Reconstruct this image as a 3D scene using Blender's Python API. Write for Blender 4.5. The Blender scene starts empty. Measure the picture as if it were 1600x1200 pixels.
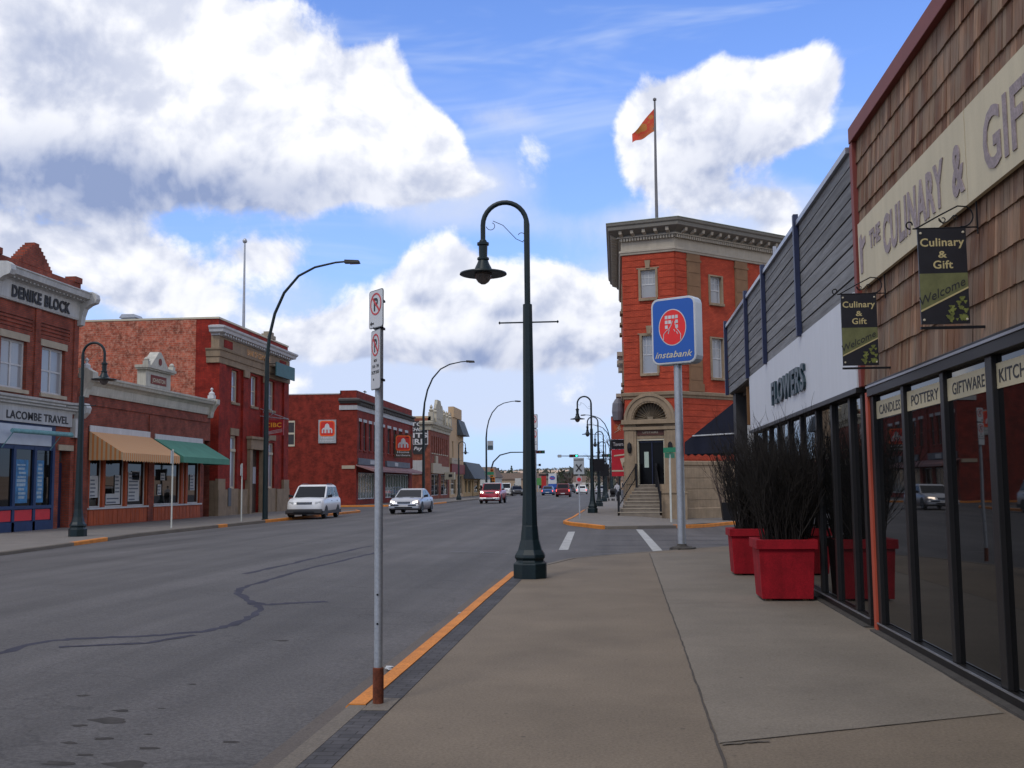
import bpy, bmesh, math, random
from mathutils import Vector, Matrix
random.seed(7)
SC = bpy.context.scene
COL = SC.collection
R_ = math.radians
PI = math.pi

# ---------------------------------------------------------------- camera
cd = bpy.data.cameras.new('camera'); cam = bpy.data.objects.new('camera', cd); COL.objects.link(cam)
cd.sensor_width = 36.0; cd.lens = 36.0 * 1650 / 1600; cd.clip_start = 0.05; cd.clip_end = 9000
rt = Vector((0.99504, 0.09907, -0.00896)); fw = Vector((-0.09777, 0.99060, 0.09562)); up = rt.cross(fw).normalized()
rt = fw.cross(up).normalized()
cam.matrix_world = Matrix(((rt.x, up.x, -fw.x, 0), (rt.y, up.y, -fw.y, 0), (rt.z, up.z, -fw.z, 1.5), (0, 0, 0, 1)))
SC.camera = cam
SC.view_settings.view_transform = 'Standard'; SC.view_settings.look = 'None'
SC.view_settings.exposure = 0.0; SC.view_settings.gamma = 1.0; SC.view_settings.use_curve_mapping = False
SC.cycles.max_bounces = 6; SC.cycles.diffuse_bounces = 3; SC.cycles.glossy_bounces = 3
SC.cycles.use_denoising = True

# ---------------------------------------------------------------- sky with clouds
SUN_EL, SUN_ROT = 48.0, 205.0          # degrees: behind the camera, a little to its left
wd = bpy.data.worlds.new('World'); SC.world = wd; wd.use_nodes = True
nt = wd.node_tree; nt.nodes.clear()
def N(t, **kw):
    n = nt.nodes.new(t)
    for k, v in kw.items(): setattr(n, k, v)
    return n
def L(a, b): nt.links.new(a, b)
def mth(op, a, b=None, c=None, clamp=False):
    n = N('ShaderNodeMath', operation=op); n.use_clamp = clamp
    for i, v in enumerate((a, b, c)):
        if v is None: continue
        if isinstance(v, (int, float)): n.inputs[i].default_value = v
        else: L(v, n.inputs[i])
    return n.outputs[0]
def sstep(v, a, b):
    n = N('ShaderNodeMapRange', interpolation_type='SMOOTHSTEP')
    L(v, n.inputs[0]); n.inputs[1].default_value = a; n.inputs[2].default_value = b
    return n.outputs[0]
sky = N('ShaderNodeTexSky', sky_type='NISHITA'); sky.sun_disc = False
sky.sun_elevation = R_(SUN_EL); sky.sun_rotation = R_(SUN_ROT); sky.altitude = 850; sky.air_density = 1.0; sky.dust_density = 0.3; sky.ozone_density = 3.0
tc = N('ShaderNodeTexCoord')
nrm = N('ShaderNodeVectorMath', operation='NORMALIZE'); L(tc.outputs['Generated'], nrm.inputs[0])
def angles(vec):
    s = N('ShaderNodeSeparateXYZ'); L(vec, s.inputs[0])
    az = mth('MULTIPLY', mth('ARCTAN2', s.outputs[0], s.outputs[1]), 180 / PI)
    el = mth('MULTIPLY', mth('ARCSINE', s.outputs[2]), 180 / PI)
    return az, el
AZ, EL = angles(nrm.outputs[0])
BL = [(-31.0, 20.3, 8.7, 6.6, 1.3), (-23.2, 20.0, 5.6, 3.3, 1.15), (-18.9, 21.6, 1.9, 1.5, 0.9), (-16.8, 19.8, 3.1, 2.8, 1.0), (-13.0, 22.1, 1.7, 1.6, 1.05), (-14.0, 19.3, 2.6, 2.1, 0.8), (-10.9, 18.9, 2.4, 1.7, 1.0), (-9.4, 17.8, 1.3, 1.4, 0.7), (-14.0, 16.9, 3.8, 1.4, 0.85), (-24.4, 15.9, 10.4, 1.6, 0.9), (-11.2, 15.8, 2.4, 0.8, 0.4), (-30.4, 11.7, 5.2, 1.6, 0.85), (-25.4, 11.0, 3.6, 1.6, 0.75), (-19.3, 12.0, 2.3, 1.3, 0.85), (-22.3, 10.1, 3.1, 1.0, 0.5), (-27.9, 9.1, 4.5, 1.0, 0.5), (-7.5, 16.1, 1.7, 0.9, 0.55), (-9.1, 11.2, 2.4, 1.6, 1.05), (-11.7, 9.8, 3.0, 1.9, 1.0), (-7.0, 9.7, 4.5, 2.4, 1.0), (-2.8, 9.6, 2.8, 2.1, 0.9), (-0.4, 8.9, 2.4, 1.7, 0.9), (-9.1, 7.6, 9.4, 1.3, 0.85), (-15.3, 8.2, 2.4, 1.3, 0.7), (-17.0, 5.5, 1.3, 0.5, 0.35), (6.3, 20.5, 2.1, 1.8, 1.05), (8.0, 19.3, 3.0, 1.8, 0.95), (10.9, 20.8, 2.0, 1.5, 1.0), (10.2, 18.6, 2.1, 1.3, 0.65), (1.6, 18.8, 1.7, 1.9, 1.0), (3.4, 19.8, 1.9, 1.8, 0.9), (4.0, 16.8, 3.1, 2.2, 0.95), (5.7, 14.7, 3.1, 1.6, 0.55), (8.7, 14.4, 1.5, 1.0, 0.95), (8.0, 12.7, 4.5, 0.8, 0.8), (-20.6, 24.4, 2.4, 0.8, 0.55), (-30.5, 23.0, 4.2, 1.4, 0.8)]
SF = [(-7.7, 6.2, 11.8, 2.1, 1.0), (-14.6, 5.2, 5.9, 1.4, 0.8), (-11.9, 3.4, 10.4, 0.9, 0.5), (-2.8, 5.5, 4.9, 1.4, 0.7), (-9.8, 15.1, 4.5, 1.6, 0.7), (-7.0, 16.6, 2.1, 1.4, 0.6), (-25.8, 9.6, 11.5, 2.1, 0.7), (6.0, 14.4, 4.9, 2.1, 0.7), (8.8, 13.5, 4.5, 1.4, 0.6), (-6.2, 19.6, 3.8, 0.7, 0.45), (-0.7, 9.9, 4.2, 2.8, 0.7), (-2.0, 14.0, 5.6, 0.9, 0.4), (-22.0, 23.5, 5.6, 1.4, 0.6), (-5.0, 4.1, 6.9, 0.6, 0.3)]
GR = [(-30.8, 15.0, 11.5, 2.6, 1.1), (-20.1, 15.4, 10.4, 1.6, 0.85), (-29.8, 19.9, 3.8, 3.5, 0.3), (-29.8, 21.6, 2.1, 1.7, 0.35), (5.0, 16.1, 4.2, 2.3, 0.75), (-10.3, 10.1, 1.1, 0.5, 0.75), (-6.3, 9.3, 0.8, 0.3, 0.6), (-7.4, 6.8, 10.8, 1.6, 0.95), (-3.8, 9.3, 3.8, 1.4, 0.35), (-21.7, 10.7, 4.2, 1.4, 0.3), (-27.3, 9.5, 8.3, 0.8, 0.35), (7.5, 18.1, 3.8, 1.4, 0.45), (-19.2, 19.8, 1.4, 0.8, 0.25), (8.8, 13.7, 1.4, 0.3, 0.5)]
def field(lst, az, el):
    acc = None
    for a, e, sa, se, w in lst:
        dx = mth('MULTIPLY_ADD', az, 1 / sa, -a / sa); dy = mth('MULTIPLY_ADD', el, 1 / se, -e / se)
        r2 = mth('MULTIPLY_ADD', dx, dx, mth('MULTIPLY', dy, dy))
        v = mth('MULTIPLY', mth('EXPONENT', mth('MULTIPLY', r2, -0.9)), w)
        acc = v if acc is None else mth('ADD', acc, v)
    return acc
def noise(vec, scale, detail, rough, dist=0.0):
    n = N('ShaderNodeTexNoise'); n.inputs['Scale'].default_value = scale; n.inputs['Detail'].default_value = detail
    n.inputs['Roughness'].default_value = rough; n.inputs['Distortion'].default_value = dist; L(vec, n.inputs['Vector'])
    return n.outputs['Fac']
V = nrm.outputs[0]
def voro(vec, scale, sm):
    vo = N('ShaderNodeTexVoronoi', feature='SMOOTH_F1'); vo.inputs['Scale'].default_value = scale
    vo.inputs['Smoothness'].default_value = sm; L(vec, vo.inputs['Vector']); return vo.outputs['Distance']
n1 = noise(V, 10.0, 8, 0.60, 0.2)
v1 = voro(V, 15, 0.35)
puff = mth('MULTIPLY_ADD', mth('SUBTRACT', n1, 0.5), 2.1, mth('MULTIPLY', mth('SUBTRACT', 0.42, v1), 0.60))
f = mth('MINIMUM', field(BL, AZ, EL), 1.2)
# beyond the photographed part of the sky, clouds follow the noise alone
away = mth('MAXIMUM', sstep(mth('ABSOLUTE', mth('SUBTRACT', AZ, -6.0)), 30, 42), sstep(EL, 26, 34))
big = mth('MULTIPLY', sstep(noise(V, 2.2, 2, 0.5), 0.36, 0.54), 1.1)
f = mth('ADD', mth('MULTIPLY', f, mth('SUBTRACT', 1.0, away)), mth('MULTIPLY', big, away))
D1 = mth('ADD', f, puff)
off = N('ShaderNodeVectorMath', operation='ADD'); L(V, off.inputs[0]); off.inputs[1].default_value = (-0.005, 0, 0.016)
n2 = noise(off.outputs[0], 10.0, 4, 0.60, 0.2)
p2 = mth('MULTIPLY_ADD', mth('SUBTRACT', n2, 0.5), 2.1, mth('MULTIPLY', mth('SUBTRACT', 0.42, voro(off.outputs[0], 15, 0.35)), 0.60))
alpha = mth('MULTIPLY', sstep(D1, 0.34, 0.70), sstep(EL, 0.2, 4.0))
lit = sstep(mth('SUBTRACT', puff, p2), -0.36, 0.30)
grey = mth('MULTIPLY', field(GR, AZ, EL), mth('MULTIPLY_ADD', n1, 0.45, 0.75))
b = mth('SUBTRACT', mth('MULTIPLY_ADD', lit, 0.62, 0.55), mth('MULTIPLY', sstep(D1, 0.9, 2.0), 0.08))
b = mth('SUBTRACT', b, mth('MULTIPLY', grey, 0.60))
b = mth('MAXIMUM', b, 0.0, clamp=True)
# cloud colour: sunlit white to blue-grey underside, in the sky's own units
cr = N('ShaderNodeMix', data_type='RGBA'); L(b, cr.inputs['Factor'])
cr.inputs[6].default_value = (2.9, 3.7, 6.0, 1); cr.inputs[7].default_value = (10.6, 10.7, 11.2, 1)
# thin veil of high cloud and the pale air near the horizon
mp = N('ShaderNodeMapping'); L(nrm.outputs[0], mp.inputs[0]); mp.inputs['Scale'].default_value = (1, 1, 5)
wisp = mth('MULTIPLY', sstep(noise(mp.outputs[0], 3.5, 4, 0.6, 0.8), 0.48, 0.80), 0.50)
skc = N('ShaderNodeMix', data_type='RGBA', blend_type='MULTIPLY'); skc.inputs['Factor'].default_value = 1.0
L(sky.outputs[0], skc.inputs[6]); skc.inputs[7].default_value = (1.02, 1.55, 2.5, 1)
hz = N('ShaderNodeMix', data_type='RGBA'); L(mth('MULTIPLY', mth('EXPONENT', mth('MULTIPLY', mth('MAXIMUM', EL, 0.0), -0.07)), 0.97), hz.inputs['Factor'])
L(skc.outputs[2], hz.inputs[6]); hz.inputs[7].default_value = (5.3, 6.7, 9.3, 1)
m1 = N('ShaderNodeMix', data_type='RGBA'); L(wisp, m1.inputs['Factor']); L(hz.outputs[2], m1.inputs[6]); m1.inputs[7].default_value = (7.2, 8.2, 10.2, 1)
soft = mth('MULTIPLY', sstep(mth('MULTIPLY_ADD', mth('SUBTRACT', n1, 0.5), 1.1, field(SF, AZ, EL)), 0.18, 0.85), 0.85)
ms = N('ShaderNodeMix', data_type='RGBA'); L(soft, ms.inputs['Factor']); L(m1.outputs[2], ms.inputs[6]); ms.inputs[7].default_value = (6.6, 7.4, 9.4, 1)
m2 = N('ShaderNodeMix', data_type='RGBA'); L(alpha, m2.inputs['Factor']); L(ms.outputs[2], m2.inputs[6]); L(cr.outputs[2], m2.inputs[7])
bg = N('ShaderNodeBackground'); bg.inputs['Strength'].default_value = 0.1; L(m2.outputs[2], bg.inputs['Color'])
wo = N('ShaderNodeOutputWorld'); L(bg.outputs[0], wo.inputs['Surface'])
wd.cycles.sampling_method = 'MANUAL'; wd.cycles.sample_map_resolution = 512

sd = bpy.data.lights.new('sun', 'SUN'); sd.energy = 1.2; sd.angle = R_(12); sd.color = (1.0, 0.95, 0.88)
sun = bpy.data.objects.new('sun', sd); COL.objects.link(sun)
# the sun stands where the sky texture puts it: azimuth SUN_ROT clockwise from +Y
sv = Vector((math.sin(R_(SUN_ROT)) * math.cos(R_(SUN_EL)), math.cos(R_(SUN_ROT)) * math.cos(R_(SUN_EL)), math.sin(R_(SUN_EL))))
sun.rotation_euler = sv.to_track_quat('Z', 'Y').to_euler(); sun.location = sv * 300

# ---------------------------------------------------------------- mesh helpers
class MB:
    """collects geometry; build() links it as ONE mesh object with metre-sized UVs"""
    def __init__(s): s.v = []; s.f = []; s.mi = []; s.t = []
    def add(s, vs, fs, m=0, tint=0.5):
        o = len(s.v); s.v += [Vector(v) for v in vs]
        for f in fs: s.f.append([i + o for i in f]); s.mi.append(m); s.t.append(tint)
    def box(s, x0, x1, y0, y1, z0, z1, m=0, tint=0.5):
        s.add([(x0,y0,z0),(x1,y0,z0),(x1,y1,z0),(x0,y1,z0),(x0,y0,z1),(x1,y0,z1),(x1,y1,z1),(x0,y1,z1)],
              [(0,3,2,1),(4,5,6,7),(0,1,5,4),(1,2,6,5),(2,3,7,6),(3,0,4,7)], m, tint); return s
    def quad(s, a, b, c, d, m=0): s.add([a,b,c,d], [(0,1,2,3)], m); return s
    def hexa(s, lo, hi, m=0, tint=0.5):
        """solid between two quads given in the same order"""
        s.add(list(lo) + list(hi), [(0,3,2,1),(4,5,6,7),(0,1,5,4),(1,2,6,5),(2,3,7,6),(3,0,4,7)], m, tint); return s
    def prism(s, poly, ax, a, b, m=0):
        """2-D polygon extruded along an axis: x -> (y,z), y -> (x,z), z -> (x,y)"""
        def P(p, t):
            return (t,p[0],p[1]) if ax=='x' else (p[0],t,p[1]) if ax=='y' else (p[0],p[1],t)
        n = len(poly)
        s.add([P(p,a) for p in poly] + [P(p,b) for p in poly],
              [list(range(n))[::-1], list(range(n,2*n))] + [(i,(i+1)%n,n+(i+1)%n,n+i) for i in range(n)], m); return s
    def tube(s, pts, r, seg=8, m=0, caps=True):
        pts = [Vector(p) for p in pts]; n = len(pts)
        rs = r if isinstance(r, (list, tuple)) else [r]*n
        vs = []; prev = None
        for i, p in enumerate(pts):
            t = ((pts[min(i+1,n-1)] - pts[max(i-1,0)])).normalized()
            if prev is None:
                a = Vector((0,0,1)) if abs(t.z) < 0.9 else Vector((1,0,0))
                u = t.cross(a).normalized()
            else:
                u = (prev - t*prev.dot(t)).normalized()
            prev = u; w = t.cross(u)
            for k in range(seg):
                an = 2*PI*k/seg + PI/seg
                vs.append(p + (u*math.cos(an) + w*math.sin(an))*rs[i])
        fs = []
        for i in range(n-1):
            for k in range(seg):
                k2 = (k+1)%seg; fs.append((i*seg+k, i*seg+k2, (i+1)*seg+k2, (i+1)*seg+k))
        if caps: fs += [list(range(seg))[::-1], [(n-1)*seg+k for k in range(seg)]]
        s.add(vs, fs, m); return s
    def lathe(s, prof, c=(0,0,0), seg=20, m=0, ax='z'):
        vs = []
        for r, z in prof:
            for k in range(seg):
                an = 2*PI*k/seg + PI/seg; a, b = r*math.cos(an), r*math.sin(an)
                vs.append((c[0]+a, c[1]+b, c[2]+z) if ax=='z' else (c[0]+z, c[1]+a, c[2]+b) if ax=='x' else (c[0]+a, c[1]+z, c[2]+b))
        n = len(prof); fs = [(i*seg+k, i*seg+(k+1)%seg, (i+1)*seg+(k+1)%seg, (i+1)*seg+k) for i in range(n-1) for k in range(seg)]
        fs += [list(range(seg))[::-1], [(n-1)*seg+k for k in range(seg)]]
        s.add(vs, fs, m); return s
    def sweep(s, path, prof, m=0, closed=False):
        """profile [(out, z)] swept along a ground path; out is to the right of travel; mitred corners"""
        n = len(path); P = [Vector(p[:2]) for p in path]; vs = []
        zz = [p[2] if len(p) > 2 else 0 for p in path]
        def nr(a, b): d = (b-a).normalized(); return Vector((d.y, -d.x))
        for i in range(n):
            n0 = nr(P[i-1], P[i]) if i > 0 or closed else None
            n1 = nr(P[i], P[(i+1)%n]) if i < n-1 or closed else None
            if n0 is None: mt = n1
            elif n1 is None: mt = n0
            else:
                mt = (n0+n1).normalized(); mt = mt / max(0.3, mt.dot(n0))
            for o, z in prof: vs.append((P[i].x+mt.x*o, P[i].y+mt.y*o, z+zz[i]))
        k = len(prof); fs = []
        for i in range(n if closed else n-1):
            j = (i+1) % n
            for q in range(k):
                q2 = (q+1)%k; fs.append((i*k+q, i*k+q2, j*k+q2, j*k+q))
        if not closed: fs += [list(range(k))[::-1], [(n-1)*k+q for q in range(k)]]
        s.add(vs, fs, m); return s
    def plate(s, q, iu, iv, off=0.012, th=0.012, m=0):
        """thin panel lying on a quad (a,b,c,d), inset by fractions, proud by off"""
        a,b,c,d = [Vector(p) for p in q]
        def B(u,v): return (a*(1-u)+b*u)*(1-v) + (d*(1-u)+c*u)*v
        iu = iu if isinstance(iu, tuple) else (iu, iu); iv = iv if isinstance(iv, tuple) else (iv, iv)
        n = (b-a).cross(d-a).normalized()
        c4 = [B(iu[0],iv[0]), B(1-iu[1],iv[0]), B(1-iu[1],1-iv[1]), B(iu[0],1-iv[1])]
        s.hexa([p - n*th for p in c4], [p + n*off for p in c4], m); return s
    def build(s, name, mats, parent=None, M=None, smooth=False, bevel=0, fix=True):
        me = bpy.data.meshes.new(name)
        vs = s.v
        me.from_pydata([tuple(v) for v in vs], [], s.f)
        if not isinstance(mats, (list, tuple)): mats = [mats]
        for mm in mats: me.materials.append(mm)
        me.polygons.foreach_set('material_index', s.mi)
        if fix:
            bm = bmesh.new(); bm.from_mesh(me); bmesh.ops.recalc_face_normals(bm, faces=bm.faces); bm.to_mesh(me); bm.free()
        uv = me.uv_layers.new(name='uv'); tl = me.attributes.new('tint', 'FLOAT', 'FACE')
        tl.data.foreach_set('value', s.t)
        me.update()
        co = me.vertices; lp = me.loops; ud = uv.data
        for p in me.polygons:
            n = p.normal
            if abs(n.z) > 0.75:
                for li in p.loop_indices: c = co[lp[li].vertex_index].co; ud[li].uv = (c.x, c.y)
            else:
                l = math.hypot(n.x, n.y); tx, ty = -n.y/l, n.x/l
                for li in p.loop_indices: c = co[lp[li].vertex_index].co; ud[li].uv = (c.x*tx+c.y*ty, c.z)
        if M is not None: me.transform(M)
        if smooth:
            me.polygons.foreach_set('use_smooth', [True]*len(me.polygons))
            me.set_sharp_from_angle(angle=R_(38))
        o = bpy.data.objects.new(name, me); COL.objects.link(o)
        if parent is not None: o.parent = parent
        if bevel:
            b = o.modifiers.new('bevel', 'BEVEL'); b.width = bevel; b.segments = 2; b.limit_method = 'ANGLE'; b.angle_limit = R_(35)
            b.harden_normals = False
        return o

def thing(name, label, cat, loc=(0,0,0), rot=0, group=None):
    o = bpy.data.objects.new(name, None); COL.objects.link(o); o.empty_display_size = 0.3
    o.location = loc; o.rotation_euler = (0, 0, R_(rot)); o['label'] = label; o['category'] = cat
    if group: o['group'] = group
    return o
def tag(o, label, cat, group=None):
    o['label'] = label; o['category'] = cat
    if group: o['group'] = group
    return o
def struct(o): o['kind'] = 'structure'; return o
def dup(root, loc, rot, label):
    def cp(o, par):
        c = o.copy(); COL.objects.link(c)
        if par is not None: c.parent = par
        for ch in [x for x in kids.get(o.name, [])]: cp(ch, c)
        return c
    kids = {}
    for x in list(COL.objects):
        if x.parent: kids.setdefault(x.parent.name, []).append(x)
    r = cp(root, None); r.location = loc; r.rotation_euler = (0, 0, R_(rot)); r['label'] = label
    return r

_tc = {}
def text(mb, s, x, z, h, w=None, y=-0.004, th=0.006, bold=0.0, shear=0.0, m=0, ang=0.0, center=False, M=None):
    """lettering standing in the local x-z plane, front to -y; cap height h, optional total width w"""
    key = (s, bold, shear)
    if key not in _tc:
        cu = bpy.data.curves.new('t', 'FONT'); cu.body = s; cu.size = 1; cu.offset = bold; cu.shear = shear; cu.resolution_u = 3; cu.space_character = 1 + bold*3.2
        ob = bpy.data.objects.new('t', cu)
        me = bpy.data.meshes.new_from_object(ob)
        _tc[key] = ([tuple(v.co) for v in me.vertices], [tuple(p.vertices) for p in me.polygons])
        bpy.data.objects.remove(ob); bpy.data.curves.remove(cu); bpy.data.meshes.remove(me)
    vs, fs = _tc[key]
    if not vs: return
    x0 = min(v[0] for v in vs); x1 = max(v[0] for v in vs)
    k = h / 0.73; kx = (w / (x1-x0)) if w else k
    ox = -(x1-x0)*kx/2 if center else 0
    ca, sa = math.cos(ang), math.sin(ang)
    def T(v, yy):
        a, b = (v[0]-x0)*kx+ox, v[1]*k
        p = Vector((x + a*ca - b*sa, yy, z + a*sa + b*ca))
        return M @ p if M is not None else p
    n = len(vs)
    # edge count for the rim
    ec = {}
    for f in fs:
        for i in range(len(f)):
            a, b = f[i], f[(i+1) % len(f)]; ec[(min(a,b), max(a,b))] = ec.get((min(a,b), max(a,b)), 0) + 1
    F = [tuple(f) for f in fs]
    F += [tuple(i+n for i in f[::-1]) for f in fs]
    F += [(a, b, b+n, a+n) for (a, b), c in ec.items() if c == 1]
    mb.add([T(v, y-th) for v in vs] + [T(v, y) for v in vs], F, m)

# ---------------------------------------------------------------- materials
MT = {}
def newmat(name):
    m = bpy.data.materials.new(name); m.use_nodes = True; t = m.node_tree
    return m, t, t.nodes['Principled BSDF']
def c4(c): return (c[0], c[1], c[2], 1)
def mat(name, col, rough=0.6, metal=0.0, n=(3.0, 0.15), bump=0.0, fine=0.0, spec=0.4, emit=None, estr=1.0, tint=0.0, streak=0.0):
    if name in MT: return MT[name]
    m, t, b = newmat(name); ND = t.nodes; LK = t.links.new
    tc = ND.new('ShaderNodeTexCoord')
    nz = ND.new('ShaderNodeTexNoise'); nz.inputs['Scale'].default_value = n[0]; nz.inputs['Detail'].default_value = 6; nz.inputs['Roughness'].default_value = 0.65
    LK(tc.outputs['Object'], nz.inputs['Vector'])
    mr = ND.new('ShaderNodeMapRange'); LK(nz.outputs['Fac'], mr.inputs[0]); mr.inputs[1].default_value = 0.25; mr.inputs[2].default_value = 0.75
    mr.inputs[3].default_value = 1 - n[1]; mr.inputs[4].default_value = 1 + n[1]
    fac = mr.outputs[0]
    def mul(a, bb):
        q = ND.new('ShaderNodeMath'); q.operation = 'MULTIPLY'; LK(a, q.inputs[0]); LK(bb, q.inputs[1]); return q.outputs[0]
    if fine:
        n2 = ND.new('ShaderNodeTexNoise'); n2.inputs['Scale'].default_value = 60; n2.inputs['Detail'].default_value = 4; LK(tc.outputs['Object'], n2.inputs['Vector'])
        m2 = ND.new('ShaderNodeMapRange'); LK(n2.outputs['Fac'], m2.inputs[0]); m2.inputs[1].default_value = 0.3; m2.inputs[2].default_value = 0.7
        m2.inputs[3].default_value = 1 - fine; m2.inputs[4].default_value = 1 + fine; fac = mul(fac, m2.outputs[0])
    if streak:
        mpp = ND.new('ShaderNodeMapping'); mpp.inputs['Scale'].default_value = (9, 9, 0.7); LK(tc.outputs['Object'], mpp.inputs[0])
        n3 = ND.new('ShaderNodeTexNoise'); n3.inputs['Scale'].default_value = 1; n3.inputs['Detail'].default_value = 5; LK(mpp.outputs[0], n3.inputs['Vector'])
        m3 = ND.new('ShaderNodeMapRange'); LK(n3.outputs['Fac'], m3.inputs[0]); m3.inputs[1].default_value = 0.3; m3.inputs[2].default_value = 0.7
        m3.inputs[3].default_value = 1 - streak; m3.inputs[4].default_value = 1 + streak; fac = mul(fac, m3.outputs[0])
    if tint:
        at = ND.new('ShaderNodeAttribute'); at.attribute_name = 'tint'
        m4 = ND.new('ShaderNodeMapRange'); LK(at.outputs['Fac'], m4.inputs[0]); m4.inputs[3].default_value = 1 - tint; m4.inputs[4].default_value = 1 + tint
        fac = mul(fac, m4.outputs[0])
    vm = ND.new('ShaderNodeVectorMath'); vm.operation = 'SCALE'; vm.inputs[0].default_value = col; LK(fac, vm.inputs['Scale'])
    LK(vm.outputs[0], b.inputs['Base Color'])
    b.inputs['Roughness'].default_value = rough; b.inputs['Metallic'].default_value = metal; b.inputs['Specular IOR Level'].default_value = spec
    if bump:
        bp = ND.new('ShaderNodeBump'); bp.inputs['Strength'].default_value = bump; bp.inputs['Distance'].default_value = 0.02
        LK((n2 if fine else nz).outputs['Fac'], bp.inputs['Height']); LK(bp.outputs[0], b.inputs['Normal'])
    if emit:
        b.inputs['Emission Color'].default_value = c4(emit); b.inputs['Emission Strength'].default_value = estr
    MT[name] = m; return m
def brick(name, c1, c2, mortar=(0.16, 0.13, 0.11), w=0.21, h=0.068, ms=0.010, patch=0.35, pale=None, rough=0.85, pscale=1.5, bump=0.3):
    if name in MT: return MT[name]
    m, t, b = newmat(name); ND = t.nodes; LK = t.links.new
    uv = ND.new('ShaderNodeUVMap'); uv.uv_map = 'uv'
    br = ND.new('ShaderNodeTexBrick'); LK(uv.outputs[0], br.inputs['Vector'])
    br.inputs['Color1'].default_value = c4(c1); br.inputs['Color2'].default_value = c4(c2); br.inputs['Mortar'].default_value = c4(mortar)
    br.inputs['Scale'].default_value = 1; br.inputs['Mortar Size'].default_value = ms; br.inputs['Brick Width'].default_value = w
    br.inputs['Row Height'].default_value = h; br.inputs['Bias'].default_value = -0.1; br.inputs['Mortar Smooth'].default_value = 0.2
    tc = ND.new('ShaderNodeTexCoord')
    nz = ND.new('ShaderNodeTexNoise'); nz.inputs['Scale'].default_value = pscale; nz.inputs['Detail'].default_value = 9; nz.inputs['Roughness'].default_value = 0.68
    LK(tc.outputs['Object'], nz.inputs['Vector'])
    mr = ND.new('ShaderNodeMapRange'); LK(nz.outputs['Fac'], mr.inputs[0]); mr.inputs[1].default_value = 0.37; mr.inputs[2].default_value = 0.63
    mr.inputs[3].default_value = 1 - patch; mr.inputs[4].default_value = 1 + patch
    vm = ND.new('ShaderNodeVectorMath'); vm.operation = 'SCALE'; LK(br.outputs['Color'], vm.inputs[0]); LK(mr.outputs[0], vm.inputs['Scale'])
    out = vm.outputs[0]
    if pale:
        n2 = ND.new('ShaderNodeTexNoise'); n2.inputs['Scale'].default_value = 5.5; n2.inputs['Detail'].default_value = 7; n2.inputs['Roughness'].default_value = 0.75
        LK(tc.outputs['Object'], n2.inputs['Vector'])
        m2 = ND.new('ShaderNodeMapRange'); LK(n2.outputs['Fac'], m2.inputs[0]); m2.inputs[1].default_value = 0.47; m2.inputs[2].default_value = 0.66
        mx = ND.new('ShaderNodeMix'); mx.data_type = 'RGBA'; LK(m2.outputs[0], mx.inputs['Factor']); LK(out, mx.inputs[6]); mx.inputs[7].default_value = c4(pale)
        out = mx.outputs[2]
    LK(out, b.inputs['Base Color']); b.inputs['Roughness'].default_value = rough; b.inputs['Specular IOR Level'].default_value = 0.25
    bp = ND.new('ShaderNodeBump'); bp.inputs['Strength'].default_value = bump; bp.inputs['Distance'].default_value = 0.01; bp.invert = True
    LK(br.outputs['Fac'], bp.inputs['Height']); LK(bp.outputs[0], b.inputs['Normal'])
    MT[name] = m; return m
def glass(name, col=(0.012, 0.013, 0.015), rough=0.03, spec=0.5, wob=0.0):
    if name in MT: return MT[name]
    m, t, b = newmat(name); ND = t.nodes; LK = t.links.new
    b.inputs['Base Color'].default_value = c4(col); b.inputs['Roughness'].default_value = rough; b.inputs['Specular IOR Level'].default_value = spec
    if wob:
        tc = ND.new('ShaderNodeTexCoord'); nz = ND.new('ShaderNodeTexNoise'); nz.inputs['Scale'].default_value = 1.3; nz.inputs['Detail'].default_value = 1
        LK(tc.outputs['Object'], nz.inputs['Vector']); bp = ND.new('ShaderNodeBump'); bp.inputs['Strength'].default_value = wob; bp.inputs['Distance'].default_value = 0.02
        LK(nz.outputs['Fac'], bp.inputs['Height']); LK(bp.outputs[0], b.inputs['Normal'])
    MT[name] = m; return m
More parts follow.
